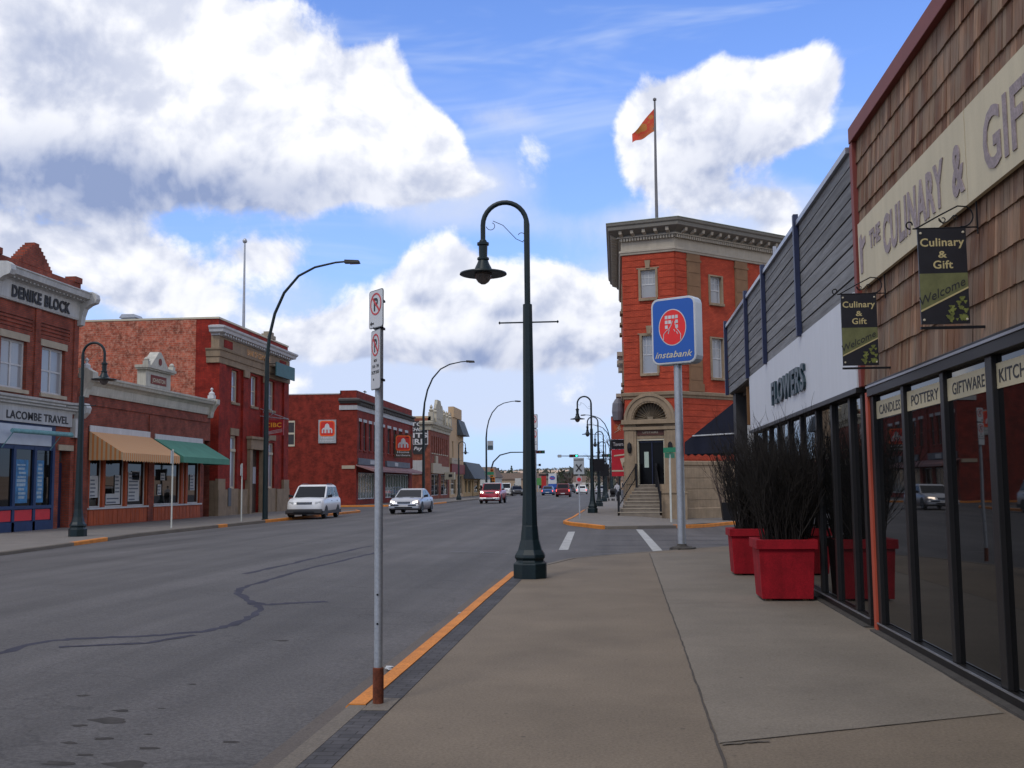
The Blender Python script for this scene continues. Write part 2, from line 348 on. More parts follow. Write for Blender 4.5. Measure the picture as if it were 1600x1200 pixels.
def asphalt():
    m, t, b = newmat('asphalt'); ND = t.nodes; LK = t.links.new
    tc = ND.new('ShaderNodeTexCoord')
    def nz(sc, det, rgh, scl=None):
        n = ND.new('ShaderNodeTexNoise'); n.inputs['Scale'].default_value = sc; n.inputs['Detail'].default_value = det; n.inputs['Roughness'].default_value = rgh
        if scl:
            mp = ND.new('ShaderNodeMapping'); mp.inputs['Scale'].default_value = scl; LK(tc.outputs['Object'], mp.inputs[0]); LK(mp.outputs[0], n.inputs['Vector'])
        else: LK(tc.outputs['Object'], n.inputs['Vector'])
        return n.outputs['Fac']
    def rng(v, a, b_, c, d):
        r = ND.new('ShaderNodeMapRange'); LK(v, r.inputs[0])
        for i, x in enumerate((a, b_, c, d)): r.inputs[i+1].default_value = x
        return r.outputs[0]
    def mul(a, c):
        q = ND.new('ShaderNodeMath'); q.operation = 'MULTIPLY'; LK(a, q.inputs[0]); LK(c, q.inputs[1]); return q.outputs[0]
    agg = nz(34, 6, 0.85)
    f = rng(agg, 0.40, 0.60, 0.66, 1.36)                       # stones
    f = mul(f, rng(nz(0.35, 7, 0.6), 0.3, 0.7, 0.78, 1.20))  # broad patches
    f = mul(f, rng(nz(1.0, 5, 0.6, (0.9, 0.03, 1)), 0.35, 0.65, 0.70, 1.20))  # wear along the lanes
    f = mul(f, rng(nz(2.6, 6, 0.75), 0.60, 0.70, 1.0, 0.80))   # blots
    vo = ND.new('ShaderNodeTexVoronoi'); vo.feature = 'DISTANCE_TO_EDGE'; vo.inputs['Scale'].default_value = 0.22
    wn = ND.new('ShaderNodeTexNoise'); wn.inputs['Scale'].default_value = 0.9; wn.inputs['Detail'].default_value = 4; LK(tc.outputs['Object'], wn.inputs['Vector'])
    ad = ND.new('ShaderNodeVectorMath'); ad.operation = 'MULTIPLY_ADD'; LK(wn.outputs['Color'], ad.inputs[0]); ad.inputs[1].default_value = (3.0, 3.0, 0); LK(tc.outputs['Object'], ad.inputs[2])
    LK(ad.outputs[0], vo.inputs['Vector'])
    f = mul(f, rng(vo.outputs['Distance'], 0.0, 0.005, 0.72, 1.0))
    vm = ND.new('ShaderNodeVectorMath'); vm.operation = 'SCALE'; vm.inputs[0].default_value = (0.069, 0.064, 0.063); LK(f, vm.inputs['Scale'])
    LK(vm.outputs[0], b.inputs['Base Color']); b.inputs['Roughness'].default_value = 0.78; b.inputs['Specular IOR Level'].default_value = 0.4
    bp = ND.new('ShaderNodeBump'); bp.inputs['Strength'].default_value = 0.5; bp.inputs['Distance'].default_value = 0.01; LK(agg, bp.inputs['Height']); LK(bp.outputs[0], b.inputs['Normal'])
    return m
def concrete(name, col, stain=0.16, sp=0.22):
    m, t, b = newmat(name); ND = t.nodes; LK = t.links.new
    tc = ND.new('ShaderNodeTexCoord')
    def nz(sc, det, rgh):
        n = ND.new('ShaderNodeTexNoise'); n.inputs['Scale'].default_value = sc; n.inputs['Detail'].default_value = det; n.inputs['Roughness'].default_value = rgh
        LK(tc.outputs['Object'], n.inputs['Vector']); return n.outputs['Fac']
    def rng(v, a, b_, c, d):
        r = ND.new('ShaderNodeMapRange'); LK(v, r.inputs[0])
        for i, x in enumerate((a, b_, c, d)): r.inputs[i+1].default_value = x
        return r.outputs[0]
    def mul(a, c):
        q = ND.new('ShaderNodeMath'); q.operation = 'MULTIPLY'; LK(a, q.inputs[0]); LK(c, q.inputs[1]); return q.outputs[0]
    g = nz(48, 6, 0.85)
    f = rng(g, 0.41, 0.59, 1-sp, 1+sp); f = mul(f, rng(nz(0.8, 8, 0.62), 0.3, 0.7, 1-stain, 1+stain))
    f = mul(f, rng(nz(14, 3, 0.5), 0.68, 0.74, 1.0, 0.72))    # gum spots and small stains
    vo = ND.new('ShaderNodeTexVoronoi'); vo.inputs['Scale'].default_value = 2.3; LK(tc.outputs['Object'], vo.inputs['Vector'])
    f = mul(f, rng(vo.outputs['Distance'], 0.03, 0.045, 0.6, 1.0))
    vm = ND.new('ShaderNodeVectorMath'); vm.operation = 'SCALE'; vm.inputs[0].default_value = col; LK(f, vm.inputs['Scale'])
    LK(vm.outputs[0], b.inputs['Base Color']); b.inputs['Roughness'].default_value = 0.85; b.inputs['Specular IOR Level'].default_value = 0.3
    bp = ND.new('ShaderNodeBump'); bp.inputs['Strength'].default_value = 0.25; bp.inputs['Distance'].default_value = 0.006; LK(g, bp.inputs['Height']); LK(bp.outputs[0], b.inputs['Normal'])
    MT[name] = m; return m

# palette
M_pale = None
M_den = brick('brick_wine', (0.27, 0.056, 0.031), (0.20, 0.042, 0.025), (0.10, 0.06, 0.05))
M_shop = brick('brick_plum', (0.25, 0.055, 0.032), (0.18, 0.040, 0.026), (0.10, 0.06, 0.05))
M_cib = brick('brick_scarlet', (0.27, 0.020, 0.010), (0.20, 0.013, 0.008), (0.12, 0.02, 0.014))
M_cibs = brick('brick_mottled', (0.36, 0.085, 0.045), (0.22, 0.045, 0.026), (0.26, 0.15, 0.11), pale=(0.46, 0.23, 0.16), patch=0.45, w=0.34, h=0.12)
M_hh = brick('brick_crimson', (0.215, 0.024, 0.013), (0.155, 0.017, 0.010), (0.10, 0.02, 0.015))
M_ghost = brick('brick_russet', (0.24, 0.055, 0.030), (0.17, 0.04, 0.025), (0.12, 0.07, 0.05))
M_flat = brick('brick_vermilion', (0.42, 0.062, 0.028), (0.33, 0.045, 0.021), (0.22, 0.035, 0.02), patch=0.15)
M_stone = mat('sandstone', (0.235, 0.175, 0.115), 0.85, n=(1.6, 0.25), fine=0.15, bump=0.2, streak=0.10)
M_stoned = mat('sandstone_cornice', (0.26, 0.22, 0.165), 0.8, n=(2.0, 0.15), fine=0.08)
M_white = mat('white_paint', (0.46, 0.465, 0.475), 0.6, n=(1.5, 0.12), fine=0.06, streak=0.08)
M_whiteg = mat('grey_paint', (0.36, 0.37, 0.38), 0.6, n=(1.5, 0.15), fine=0.06, streak=0.12)
M_whitel = mat('ivory_paint', (0.42, 0.425, 0.42), 0.6, n=(1.5, 0.14), fine=0.08, streak=0.12)
M_cream = mat('cream_paint', (0.46, 0.42, 0.32), 0.65, n=(1.2, 0.10), fine=0.05)
M_lintel = mat('lintel_stone', (0.34, 0.29, 0.22), 0.8, n=(3, 0.15))
M_glassu = glass('upper_glass', (0.05, 0.055, 0.06), 0.05, 0.7, wob=0.15)
M_glassc = glass('curtain_and_sky_glass', (0.26, 0.27, 0.29), 0.08, 0.6, wob=0.1)  # pale for curtains; on the wedge building, sky reflection put into the colour
M_glass = glass('shop_glass', (0.006, 0.006, 0.006), 0.015, 0.32, wob=0.04)
M_dark = mat('dark_interior', (0.015, 0.014, 0.014), 0.8)
M_black = mat('black_metal', (0.007, 0.007, 0.009), 0.5, n=(4, 0.2), spec=.25)
M_lampg = mat('dark_green_enamel', (0.005, 0.014, 0.017), 0.42, n=(5, 0.3), fine=0.2, spec=.3)
M_galv = mat('galvanised_steel', (0.34, 0.36, 0.39), 0.5, metal=0.55, n=(6, 0.18), fine=0.10)
M_rust = mat('rust', (0.11, 0.028, 0.012), 0.9, n=(14, 0.5), fine=0.3)
M_roof = mat('roofing', (0.07, 0.07, 0.07), 0.9)
M_navy = mat('navy_paint', (0.010, 0.016, 0.05), 0.45, n=(5, 0.2))
M_blue = mat('blue_paint', (0.008, 0.028, 0.095), 0.5, n=(4, 0.2))
M_redp = mat('red_panel', (0.50, 0.02, 0.03), 0.5, n=(4, 0.15))
M_orange = mat('kerb_orange', (0.50, 0.17, 0.020), 0.75, n=(3, 0.25), fine=0.25)
M_letter = mat('black_lettering', (0.02, 0.02, 0.022), 0.6)
M_tree = mat('bark', (0.07, 0.05, 0.04), 0.9)

# ---------------------------------------------------------------- ground, road, pavements
def ss(v, a, b):
    t = max(0.0, min(1.0, (v-a)/(b-a))); return t*t*(3-2*t)
def drop(x, y): return 0.26*ss(x, 0, 4)*ss(y, 30, 42)*(1-ss(y, 75, 95))
def road_z(x, y):
    z = -0.12
    if -16.35 < x < -1.8: z += 0.12*(1-((x+9.07)/7.28)**2)
    return z - drop(x, y)
g = MB()
xs = [-900,-300,-120,-62,62,120,300,900]; ys = [-300,-60,-31,311,600,1100,1500,1800,2200,2600,3400]
def terr(x, y):
    z = -0.45
    if y > 400: z -= 6*ss(y, 400, 900)
    if y > 900: z += 41*ss(y, 1000, 2300)*(0.93+0.07*math.sin(x*0.004+1))
    return z
gx = sorted(set(list(range(-1500, 1501, 60)))); gy = [-400, -200, -60, 0, 100, 200, 300, 360, 450, 560, 700, 850, 1000, 1150, 1300, 1450, 1600, 1750, 1900, 2050, 2200, 2350, 2800, 3500]
vs = [(x, y, terr(x, y)) for y in gy for x in gx]; nx = len(gx)
g.add(vs, [(j*nx+i, j*nx+i+1, (j+1)*nx+i+1, (j+1)*nx+i) for j in range(len(gy)-1) for i in range(nx-1)])
def m_ground():
    m, t, b = newmat('fields'); ND = t.nodes; LK = t.links.new
    tc = ND.new('ShaderNodeTexCoord'); sp = ND.new('ShaderNodeSeparateXYZ'); LK(tc.outputs['Object'], sp.inputs[0])
    nz = ND.new('ShaderNodeTexNoise'); nz.inputs['Scale'].default_value = 0.012; nz.inputs['Detail'].default_value = 7; LK(tc.outputs['Object'], nz.inputs['Vector'])
    cr = ND.new('ShaderNodeValToRGB'); LK(nz.outputs['Fac'], cr.inputs[0])
    e = cr.color_ramp.elements; e[0].position = 0.26; e[0].color = (0.16, 0.14, 0.08, 1); e[1].position = 0.36; e[1].color = (0.42, 0.29, 0.19, 1)
    e2 = cr.color_ramp.elements.new(0.62); e2.color = (0.50, 0.36, 0.26, 1)
    LK(cr.outputs[0], b.inputs['Base Color']); b.inputs['Roughness'].default_value = 1
    return m
struct(g.build('ground', m_ground()))
g = MB()
rx = sorted(set([-62,-40,-28,-20,-16.9] + [-16.35+i*0.97 for i in range(16)] + [-1.8,-1,0,1,2,3,4,6,9,14,22,34,62])); ry = [-30+i*3 for i in range(30)] + [60+i*10 for i in range(27)]
nx = len(rx)
g.add([(x, y, road_z(x, y)) for y in ry for x in rx], [(j*nx+i, j*nx+i+1, (j+1)*nx+i+1, (j+1)*nx+i) for j in range(len(ry)-1) for i in range(nx-1)])
struct(g.build('road', asphalt()))

M_pav = concrete('pavement_tan', (0.152, 0.121, 0.089))
M_pav2 = concrete('pavement_grey', (0.162, 0.139, 0.112), sp=0.18)
M_pav3 = concrete('pavement_far', (0.15, 0.135, 0.12))
M_kerb = concrete('kerb_concrete', (0.135, 0.115, 0.094))
KX = -1.88
E1 = [(KX, 18.7), (-1.45, 20.2), (-0.9, 22.0), (0.47, 23.75), (1.61, 24.95), (2.69, 26.1), (10.5, 32.9), (24, 44.4)]
def slab(name, poly, z, mt, th=0.3):
    b = MB(); b.prism(poly, 'z', -0.5, z); return struct(b.build(name, mt))
slab('pavement', [(KX+0.13, -20)] + [(KX+0.13, 18.5), (-1.34, 20.1)] + [(x+0.02, y-0.05) for x, y in E1[2:]] + [(24, -20)], 0.0, M_pav)
# brick paver strip beside the kerb
def m_pavers():
    return brick('pavers', (0.066, 0.063, 0.068), (0.046, 0.045, 0.050), (0.030, 0.028, 0.028), w=0.17, h=0.085, ms=0.005, patch=0.3, bump=0.5, pscale=2.0)
b = MB(); b.box(KX+0.13, -1.555, -20, 18.2, 0.001, 0.004); struct(b.build('paver_strip', m_pavers()))
b = MB(); b.box(-1.86+0.12, -1.56, 7.14, 7.55, 0.004, 0.007); struct(b.build('pavement_patch', M_kerb))
# smoother grey slabs beside the shop fronts, and the joints between slabs
b = MB(); b.prism([(0.56, 6.38), (2.46, 7.30), (2.52, 9), (2.52, 24.0), (0.66, 23.4)], 'z', 0.001, 0.004); struct(b.build('pavement_panel', M_pav2))
M_joint = mat('joint', (0.058, 0.048, 0.040), 0.9, n=(9, 0.4))
M_jointp = mat('faint_joint', (0.105, 0.090, 0.072), 0.9, n=(9, 0.4))
b = MB()
rj = random.Random(3)
pts = [(0.50, -20), (0.52, 2), (0.545, 6.3), (0.58, 10), (0.60, 14), (0.63, 18), (0.665, 23.5)]
def ribbon(b, pts, w, z=0.006, m=0, zf=None, sub=8, jit=0.0, seed=1):
    r = random.Random(seed); P = []
    for i in range(len(pts)-1):
        for k in range(sub):
            t = k/sub; P.append(Vector((pts[i][0]*(1-t)+pts[i+1][0]*t, pts[i][1]*(1-t)+pts[i+1][1]*t)))
    P.append(Vector(pts[-1][:2])); vs = []
    for i, p in enumerate(P):
        d = (P[min(i+1, len(P)-1)] - P[max(i-1, 0)]).normalized(); nn = Vector((d.y, -d.x))
        ww = w*(1+r.uniform(-.3, .3)) if jit else w
        q = p + nn*r.uniform(-jit, jit)
        for sg in (-1, 1):
            a = q + nn*sg*ww/2; vs.append((a.x, a.y, (zf(a.x, a.y) if zf else 0) + z))
    b.add(vs, [(2*i, 2*i+1, 2*i+3, 2*i+2) for i in range(len(P)-1)], m)
ribbon(b, pts, 0.016, jit=0.006, sub=24); struct(b.build('pavement_joint', M_joint))
b = MB()
ribbon(b, [(0.55, 6.37), (1.5, 6.83), (2.48, 7.30)], 0.008, z=0.007, jit=0.003)
ribbon(b, [(0.57, 6.34), (0.85, 6.44)], 0.03, z=0.0075, jit=0.01)
for y in (13.6, 19.3): ribbon(b, [(0.64, y), (2.5, y+0.35)], 0.009, z=0.007, jit=0.004)
struct(b.build('pavement_joint', M_jointp))

def kerb(path, name='kerb', mt=None, w=0.14, top=0.012, zf=None, seg=True):
    b = MB(); pth = []
    for i in range(len(path)-1):
        n = max(1, int((Vector(path[i+1]) - Vector(path[i])).length/1.5)) if seg else 1
        for k in range(n): pth.append(tuple(Vector(path[i]).lerp(Vector(path[i+1]), k/n)))
    pth.append(path[-1])
    r = random.Random(len(path))
    pth = [(x + r.uniform(-.006, .006), y, (zf(x, y) if zf else 0)) for x, y in pth]
    b.sweep(pth, [(0, -0.45), (w, -0.45), (w, top-0.02), (w-0.02, top), (0.0, top)])
    return struct(b.build(name, mt or M_kerb))
kerb([(KX+0.13, 18.5), (KX+0.13, 7.3)][::1], 'painted_kerb', M_orange)
kerb([(KX+0.13, 7.3), (KX+0.13, -20)], 'kerb', M_kerb, top=0.006)
kerb([(2.69, 26.05), (1.61, 24.9), (0.47, 23.7), (-0.9, 21.95), (-1.36, 20.1), (KX+0.13, 18.5)], 'kerb', M_kerb, top=0.002)
b = MB(); b.sweep([(KX-0.01, -20), (KX-0.01, 18.4)][::-1], [(0, -0.2), (0.34, -0.2), (0.34, -0.113), (0, -0.10)]); struct(b.build('gutter', concrete('gutter_concrete', (0.095, 0.080, 0.070))))

# far corner pavement (slopes down along the side street), its painted kerb and the blocks behind
dz = lambda x, y: -drop(x, y)
fl = [(-1.95, 300), (-1.95, 63.5), (-2.02, 50), (-2.16, 44.6), (-1.9, 43.0), (-0.49, 39.0), (0.6, 39.6), (2.2, 43.4), (5.0, 49.5), (12, 55.6), (24, 66)]
bk = [(0.45, 300), (0.45, 63.5), (0.45, 56), (0.3, 54.8), (0.5, 54.6), (1.2, 54.4), (2.2, 54.2), (3.1, 53.9), (6.9, 57.1), (14, 63), (24, 71.6)]
b = MB(); K = 8; vs = []
for (x0, y0), (x1, y1) in zip(fl, bk):
    for k in range(K+1):
        t = k/K; x = x0*(1-t)+x1*t; y = y0*(1-t)+y1*t; vs.append((x, y, -drop(x, y)))
b.add(vs, [(i*(K+1)+k, i*(K+1)+k+1, (i+1)*(K+1)+k+1, (i+1)*(K+1)+k) for i in range(len(fl)-1) for k in range(K)])
struct(b.build('pavement', M_pav3))
kerb(fl[1:6], 'painted_kerb', M_orange, zf=dz, top=0.02)
kerb([(-1.95, 300), (-1.95, 63.5)], 'kerb', M_kerb, zf=dz)
kerb(fl[5:8], 'kerb', M_kerb, zf=dz, top=0.0)
kerb(fl[7:11], 'painted_kerb', M_orange, zf=dz, top=0.02)
# left-hand pavements and their kerbs
LK_ = [(-14.9, 12), (-15.0, 24.7), (-15.5, 28.8), (-16.3, 34.5), (-16.37, 40), (-16.37, 66.0), (-17.2, 68.4), (-21.5, 69.6), (-45, 69.6)]
slab('pavement', LK_ + [(-45, 12)], 0.0, M_pav3)
LK2 = [(-45, 84.6), (-21, 84.6), (-17.3, 85.2), (-16.37, 87.5), (-16.37, 170), (-18.5, 173), (-45, 173)]
slab('pavement', LK2, 0.0, M_pav3)
def lk(path, name, mt): kerb(path, name, mt, zf=None, top=0.015, w=0.15)
lk(LK_[0:1] + [(-15.0, 24.7), (-15.5, 28.8)], 'kerb', M_kerb)
lk([(-15.5, 28.8), (-15.9, 31.6)], 'painted_kerb', M_orange)
lk([(-15.9, 31.6), (-16.3, 34.5), (-16.37, 40), (-16.37, 42)], 'kerb', M_kerb)
lk([(-16.37, 42), (-16.37, 43)], 'painted_kerb', M_orange)
lk([(-16.37, 43), (-16.37, 47.8)], 'kerb', M_kerb)
lk([(-16.37, 47.8), (-16.37, 66.0), (-17.2, 68.4), (-21.5, 69.6)], 'painted_kerb', M_orange)
lk([(-28, 84.6), (-21, 84.6), (-17.3, 85.2), (-16.37, 87.5), (-16.37, 100)][::1], 'painted_kerb', M_orange)
lk([(-16.37, 100), (-16.37, 170)], 'kerb', M_kerb)

# road markings, tar seams and oil stains
M_line = mat('worn_white_line', (0.30, 0.30, 0.29), 0.8, n=(4, 0.35), fine=0.3)
M_linef = mat('faint_white_line', (0.15, 0.15, 0.165), 0.8, n=(4, 0.35), fine=0.3)
zr = lambda x, y: road_z(x, y)
b = MB()
ribbon(b, [(-1.38, 26.7), (-1.62, 37.0)], 0.24, z=0.005, zf=zr, sub=18)
ribbon(b, [(0.96, 24.9), (0.75, 39.0)], 0.24, z=0.005, zf=zr, sub=18)
struct(b.build('crosswalk_line', M_line))
b = MB()
ribbon(b, [(-4.0, 25.2), (-2.6, 25.0)], 0.10, z=0.005, zf=zr, jit=0.01)
ribbon(b, [(-8.6, 28.2), (-7.8, 28.1)], 0.08, z=0.005, zf=zr, jit=0.01)
ribbon(b, [(-0.6, 25.0), (0.9, 25.4)], 0.10, z=0.005, zf=zr, jit=0.02)
struct(b.build('road_line', M_linef))
M_tar = mat('tar', (0.046, 0.046, 0.062), 0.85, n=(3, 0.3), spec=.1)
M_oil = mat('oil_stain', (0.050, 0.046, 0.044), 0.85, n=(6, 0.4), spec=.1)
b = MB()
ribbon(b, [(-5.8, 8.2), (-5.8, 9.58), (-5.8, 10.26), (-5.57, 10.57), (-5.11, 10.77), (-4.79, 10.97), (-4.49, 11.28), (-4.37, 11.92), (-4.45, 12.69), (-4.62, 13.49), (-4.97, 14.08), (-5.51, 15.08), (-5.73, 15.83), (-5.79, 16.65), (-5.8, 18.33), (-5.8, 20.36), (-5.67, 22.89), (-5.59, 25.1)], 0.11, z=0.0015, zf=zr, jit=0.03, sub=6, seed=2)
ribbon(b, [(-5.09, 14.24), (-4.7, 13.78), (-4.43, 14.02), (-3.99, 14.34)], 0.14, z=0.0022, zf=zr, jit=0.03, sub=6, seed=4)
ribbon(b, [(-6.61, 18.33), (-6.5, 20.54), (-6.48, 23.76), (-6.34, 26.97)], 0.12, z=0.0015, zf=zr, jit=0.03, sub=8, seed=5)
ribbon(b, [(-5.45, 10.0), (-5.1, 10.2), (-4.73, 10.38), (-4.5, 11.0)], 0.09, z=0.0029, zf=zr, jit=0.015, sub=6, seed=6)
for k, (y0, y1) in enumerate(((27, 27.1), (28.6, 28.8), (31, 31.3), (34, 34.2))): ribbon(b, [(-0.6, y0), (3.5, y1)], 0.09, z=0.002, zf=zr, jit=0.02, seed=k)
struct(b.build('tar_seam', M_tar))
b = MB(); ro = random.Random(5)
for cx, cy, s in [(-3.48, 7.08, .13), (-4.06, 7.83, .05), (-3.54, 7.38, .06), (-3.28, 6.59, .06), (-3.43, 6.46, .05), (-2.9, 6.41, .06), (-2.85, 6.04, .12), (-2.47, 6.65, .05), (-3.26, 6.0, .09), (-3.47, 10.79, .07), (-3.44, 8.4, .04), (-3.2, 6.2, .05), (-3.05, 6.75, .03), (-2.7, 5.9, .05), (-3.6, 6.9, .05), (-3.3, 7.5, .03)]:
    n = 18; ph = ro.uniform(0, 6)
    vs = [(cx + s*1.0*math.cos(a)*(1+.3*math.sin(3*a+ph)+ro.uniform(-.1, .1)), cy + s*.6*math.sin(a)*(1+.3*math.sin(2*a+ph)), 0) for a in [2*PI*k/n for k in range(n)]]
    b.add([(x, y, road_z(x, y)+0.0013) for x, y, z in vs], [tuple(range(n))])
struct(b.build('oil_stain', M_oil))

# ---------------------------------------------------------------- facade helpers (local: x along, -y to the street, z up)
def facade(b, x0, x1, z0, z1, ops, y=0.0, d=0.22, m=0, mr=None, M=None):
    """wall with real openings and their reveals"""
    mr = m if mr is None else mr
    X = sorted(set([x0, x1] + [v for o in ops for v in o[:2] if x0 < v < x1])); Z = sorted(set([z0, z1] + [v for o in ops for v in o[2:] if z0 < v < z1]))
    T = (lambda p: M @ Vector(p)) if M is not None else (lambda p: p)
    for i in range(len(X)-1):
        for j in range(len(Z)-1):
            cx, cz = (X[i]+X[i+1])/2, (Z[j]+Z[j+1])/2
            if any(o[0] < cx < o[1] and o[2] < cz < o[3] for o in ops): continue
            b.quad(T((X[i],y,Z[j])), T((X[i+1],y,Z[j])), T((X[i+1],y,Z[j+1])), T((X[i],y,Z[j+1])), m)
    for a, c, e, f in ops:
        b.quad(T((a,y,e)), T((a,y+d,e)), T((a,y+d,f)), T((a,y,f)), mr); b.quad(T((c,y,e)), T((c,y,f)), T((c,y+d,f)), T((c,y+d,e)), mr)
        b.quad(T((a,y,f)), T((a,y+d,f)), T((c,y+d,f)), T((c,y,f)), mr); b.quad(T((a,y,e)), T((c,y,e)), T((c,y+d,e)), T((a,y+d,e)), mr)
def window(root, x0, x1, z0, z1, y=0.14, fm=None, gm=None, cols=1, rows=2, fr=0.07, bar=0.035, sill=None, lintel=None, name='window', M=None, muntin=None, sillout=0.08, blind=None):
    fm = fm or M_white; gm = gm or M_glassu
    b = MB(); t = 0.06
    b.box(x0, x0+fr, y, y+t, z0, z1); b.box(x1-fr, x1, y, y+t, z0, z1); b.box(x0+fr, x1-fr, y, y+t, z0, z0+fr); b.box(x0+fr, x1-fr, y, y+t, z1-fr, z1)
    w = x1-x0
    for c in range(1, cols): b.box(x0+w*c/cols-bar*1.6, x0+w*c/cols+bar*1.6, y+0.002, y+t-0.002, z0+fr, z1-fr)
    for r in range(1, rows):
        zz = z0 + (z1-z0)*r/rows; b.box(x0+fr, x1-fr, y+0.006, y+t-0.006, zz-bar, zz+bar)
    if muntin:                                      # small panes in the upper sash
        nc, nr, za = muntin
        for c in range(1, nc): b.box(x0+w*c/nc-.012, x0+w*c/nc+.012, y+0.012, y+t-0.012, za, z1-fr)
        for r in range(1, nr): zz = za+(z1-fr-za)*r/nr; b.box(x0+fr, x1-fr, y+0.014, y+t-0.014, zz-.012, zz+.012)
    o = b.build(name, fm, root, M)
    p = MB(); p.box(x0+fr*0.5, x1-fr*0.5, y+t*0.5, y+t*0.5+0.012, z0+fr*0.5, z1-fr*0.5); p.build('pane', gm, o, M)
    if blind:
        p = MB(); zb = z1-fr-(z1-z0)*blind; p.box(x0+fr, x1-fr, y+t*0.5-0.004, y+t*0.5-0.001, zb, z1-fr); p.build('blind', M_cream, o, M)
    if sill is not None:
        p = MB(); p.box(x0-0.10, x1+0.10, -sillout, y, z0-0.14, z0-0.001); p.build('sill', sill, o, M, bevel=0.01)
    if lintel is not None:
        p = MB(); p.box(x0-0.12, x1+0.12, -0.03, 0.10, z1+0.001, z1+0.26); p.build('lintel', lintel, o, M, bevel=0.01)
    return o
def shell(b, x0, x1, z1, depth, m=0, mroof=None, back=True, z0=-0.3):
    """side and back walls and roof deck of a building"""
    b.quad((x0,0,z0),(x0,0,z1),(x0,depth,z1),(x0,depth,z0), m); b.quad((x1,0,z0),(x1,depth,z0),(x1,depth,z1),(x1,0,z1), m)
    b.quad((x0,depth,z0),(x0,depth,z1),(x1,depth,z1),(x1,depth,z0), m)
def deck(root, x0, x1, y0, y1, z):
    b = MB(); b.box(x0, x1, y0, y1, z-0.2, z); return b.build('roof', M_roof, root)
def arcpts(cx, cz, r, a0, a1, n): return [(cx + r*math.cos(R_(a0+(a1-a0)*i/n)), cz + r*math.sin(R_(a0+(a1-a0)*i/n))) for i in range(n+1)]
def spiral(c, r0, r1, a0, a1, n=18, plane='xz', y=0):
    P = []
    for i in range(n+1):
        t = i/n; r = r0*(1-t)+r1*t; a = R_(a0+(a1-a0)*t); P.append((c[0]+r*math.cos(a), y, c[1]+r*math.sin(a)))
    return P

# ================================================================ LEFT SIDE
FX = -21.6
# ---- the two-storey travel-agency block
Y0 = 34.3; W = 6.05
r = thing('brick_block', 'two-storey wine-red brick block with stepped gable, white cornice lettered DENIKE BLOCK and blue shop front', 'building', (FX, Y0, 0), 90)
b = MB()
upw = [(0.76, 2.42, 5.14, 6.93), (3.44, 5.14, 5.14, 6.93)]
recs = [(0.45, 2.75, 7.35, 7.80), (3.15, 5.45, 7.35, 7.80)]
facade(b, 0, W, 4.9, 9.42, upw + recs)
for a, c, e, f in recs:
    b.quad((a,.05,e),(c,.05,e),(c,.05,f),(a,.05,f))
    for k in range(3): b.box(a, c, 0.012, 0.049, e+0.03+k*0.145, e+0.12+k*0.145)
facade(b, 4.6, W, -0.3, 4.9, [(4.93, 5.78, -0.3, 3.02)], d=0.5); b.box(4.93, 5.78, 0.5, 0.52, -0.3, 3.1)
facade(b, 0, 0.35, -0.3, 4.9, [])
b.box(0.35, 4.6, 0.02, 0.3, 3.95, 4.9)
shell(b, 0, W, 9.7, 22)
for x in (-0.001, 2.88, W-0.34): b.box(x, x+0.341, -0.055, 0, 4.9, 8.28)
b.build('wall', M_den, r)
deck(r, 0.1, W-0.1, 0.3, 21.9, 9.2)
b = MB(); b.box(-0.02, W+0.02, -0.06, 0.32, 9.40, 9.80)
b.box(W-0.5, W+0.03, -0.12, 0.34, 9.79, 10.02); b.box(-0.03, 0.47, -0.12, 0.34, 9.79, 10.02)
cx = 2.72; ws = [1.15, 1.02, 0.89, 0.76, 0.62, 0.48, 0.33, 0.17]
for k, w_ in enumerate(ws): b.box(cx-w_, cx+w_, -0.06-0.001*k, 0.32, 9.79+k*0.115-0.002, 9.79+(k+1)*0.115)
b.build('parapet', M_den, r)
b = MB()
b.sweep([(-0.12, 0), (W+0.12, 0)], [(0.0, 8.28), (0.10, 8.28), (0.13, 8.36), (0.15, 8.98), (0.22, 9.02), (0.50, 9.10), (0.56, 9.12), (0.60, 9.30), (0.64, 9.34), (0.64, 9.38), (0.0, 9.46)])
for x in (-0.16, W-0.16):                       # scrolled end brackets
    P = [(-0.0, 8.05), (-0.20, 8.10), (-0.24, 8.45), (-0.34, 8.75), (-0.55, 8.9), (-0.78, 8.98), (-0.84, 9.14), (-0.80, 9.32), (-0.66, 9.42), (0, 9.44)]
    b.prism(P, 'x', x, x+0.32)
for k in range(22): b.box(0.22+k*0.26, 0.32+k*0.26, -0.40, -0.22, 9.02, 9.085)
c = b.build('cornice', M_whitel, r)
b = MB(); text(b, 'DENIKE BLOCK', 1.05, 8.42, 0.42, 4.05, y=-0.155, th=0.02, bold=0.045); b.build('lettering', M_letter, c)
b = MB(); b.sweep([(-0.1, 0), (W+0.1, 0)], [(0, 4.48), (0.08, 4.48), (0.10, 4.56), (0.22, 4.60), (0.22, 4.66), (0.32, 4.70), (0.32, 4.76), (0.40, 4.80), (0.42, 4.88), (0.0, 4.94)])
b.prism([(0, 4.30), (-0.30, 4.34), (-0.5, 4.55), (-0.55, 4.75), (-0.45, 4.93), (0, 4.95)], 'x', W-0.12, W+0.26); b.box(W-0.35, W+0.12, -0.22, 0, 3.55, 4.30)
b.build('cornice', M_whitel, r)
b = MB(); b.box(0, W-0.40, -0.10, 0.0, 3.95, 4.479); s = b.build('sign_band', M_whiteg, r)
b = MB(); text(b, 'LACOMBE TRAVEL', 1.08, 4.06, 0.29, 4.25, y=-0.102, th=0.012, bold=0.022); b.build('lettering', M_letter, s)
for o in upw: window(r, *o, cols=2, rows=2, fr=0.09, gm=M_glassc, sill=M_lintel, lintel=M_lintel, bar=0.03)
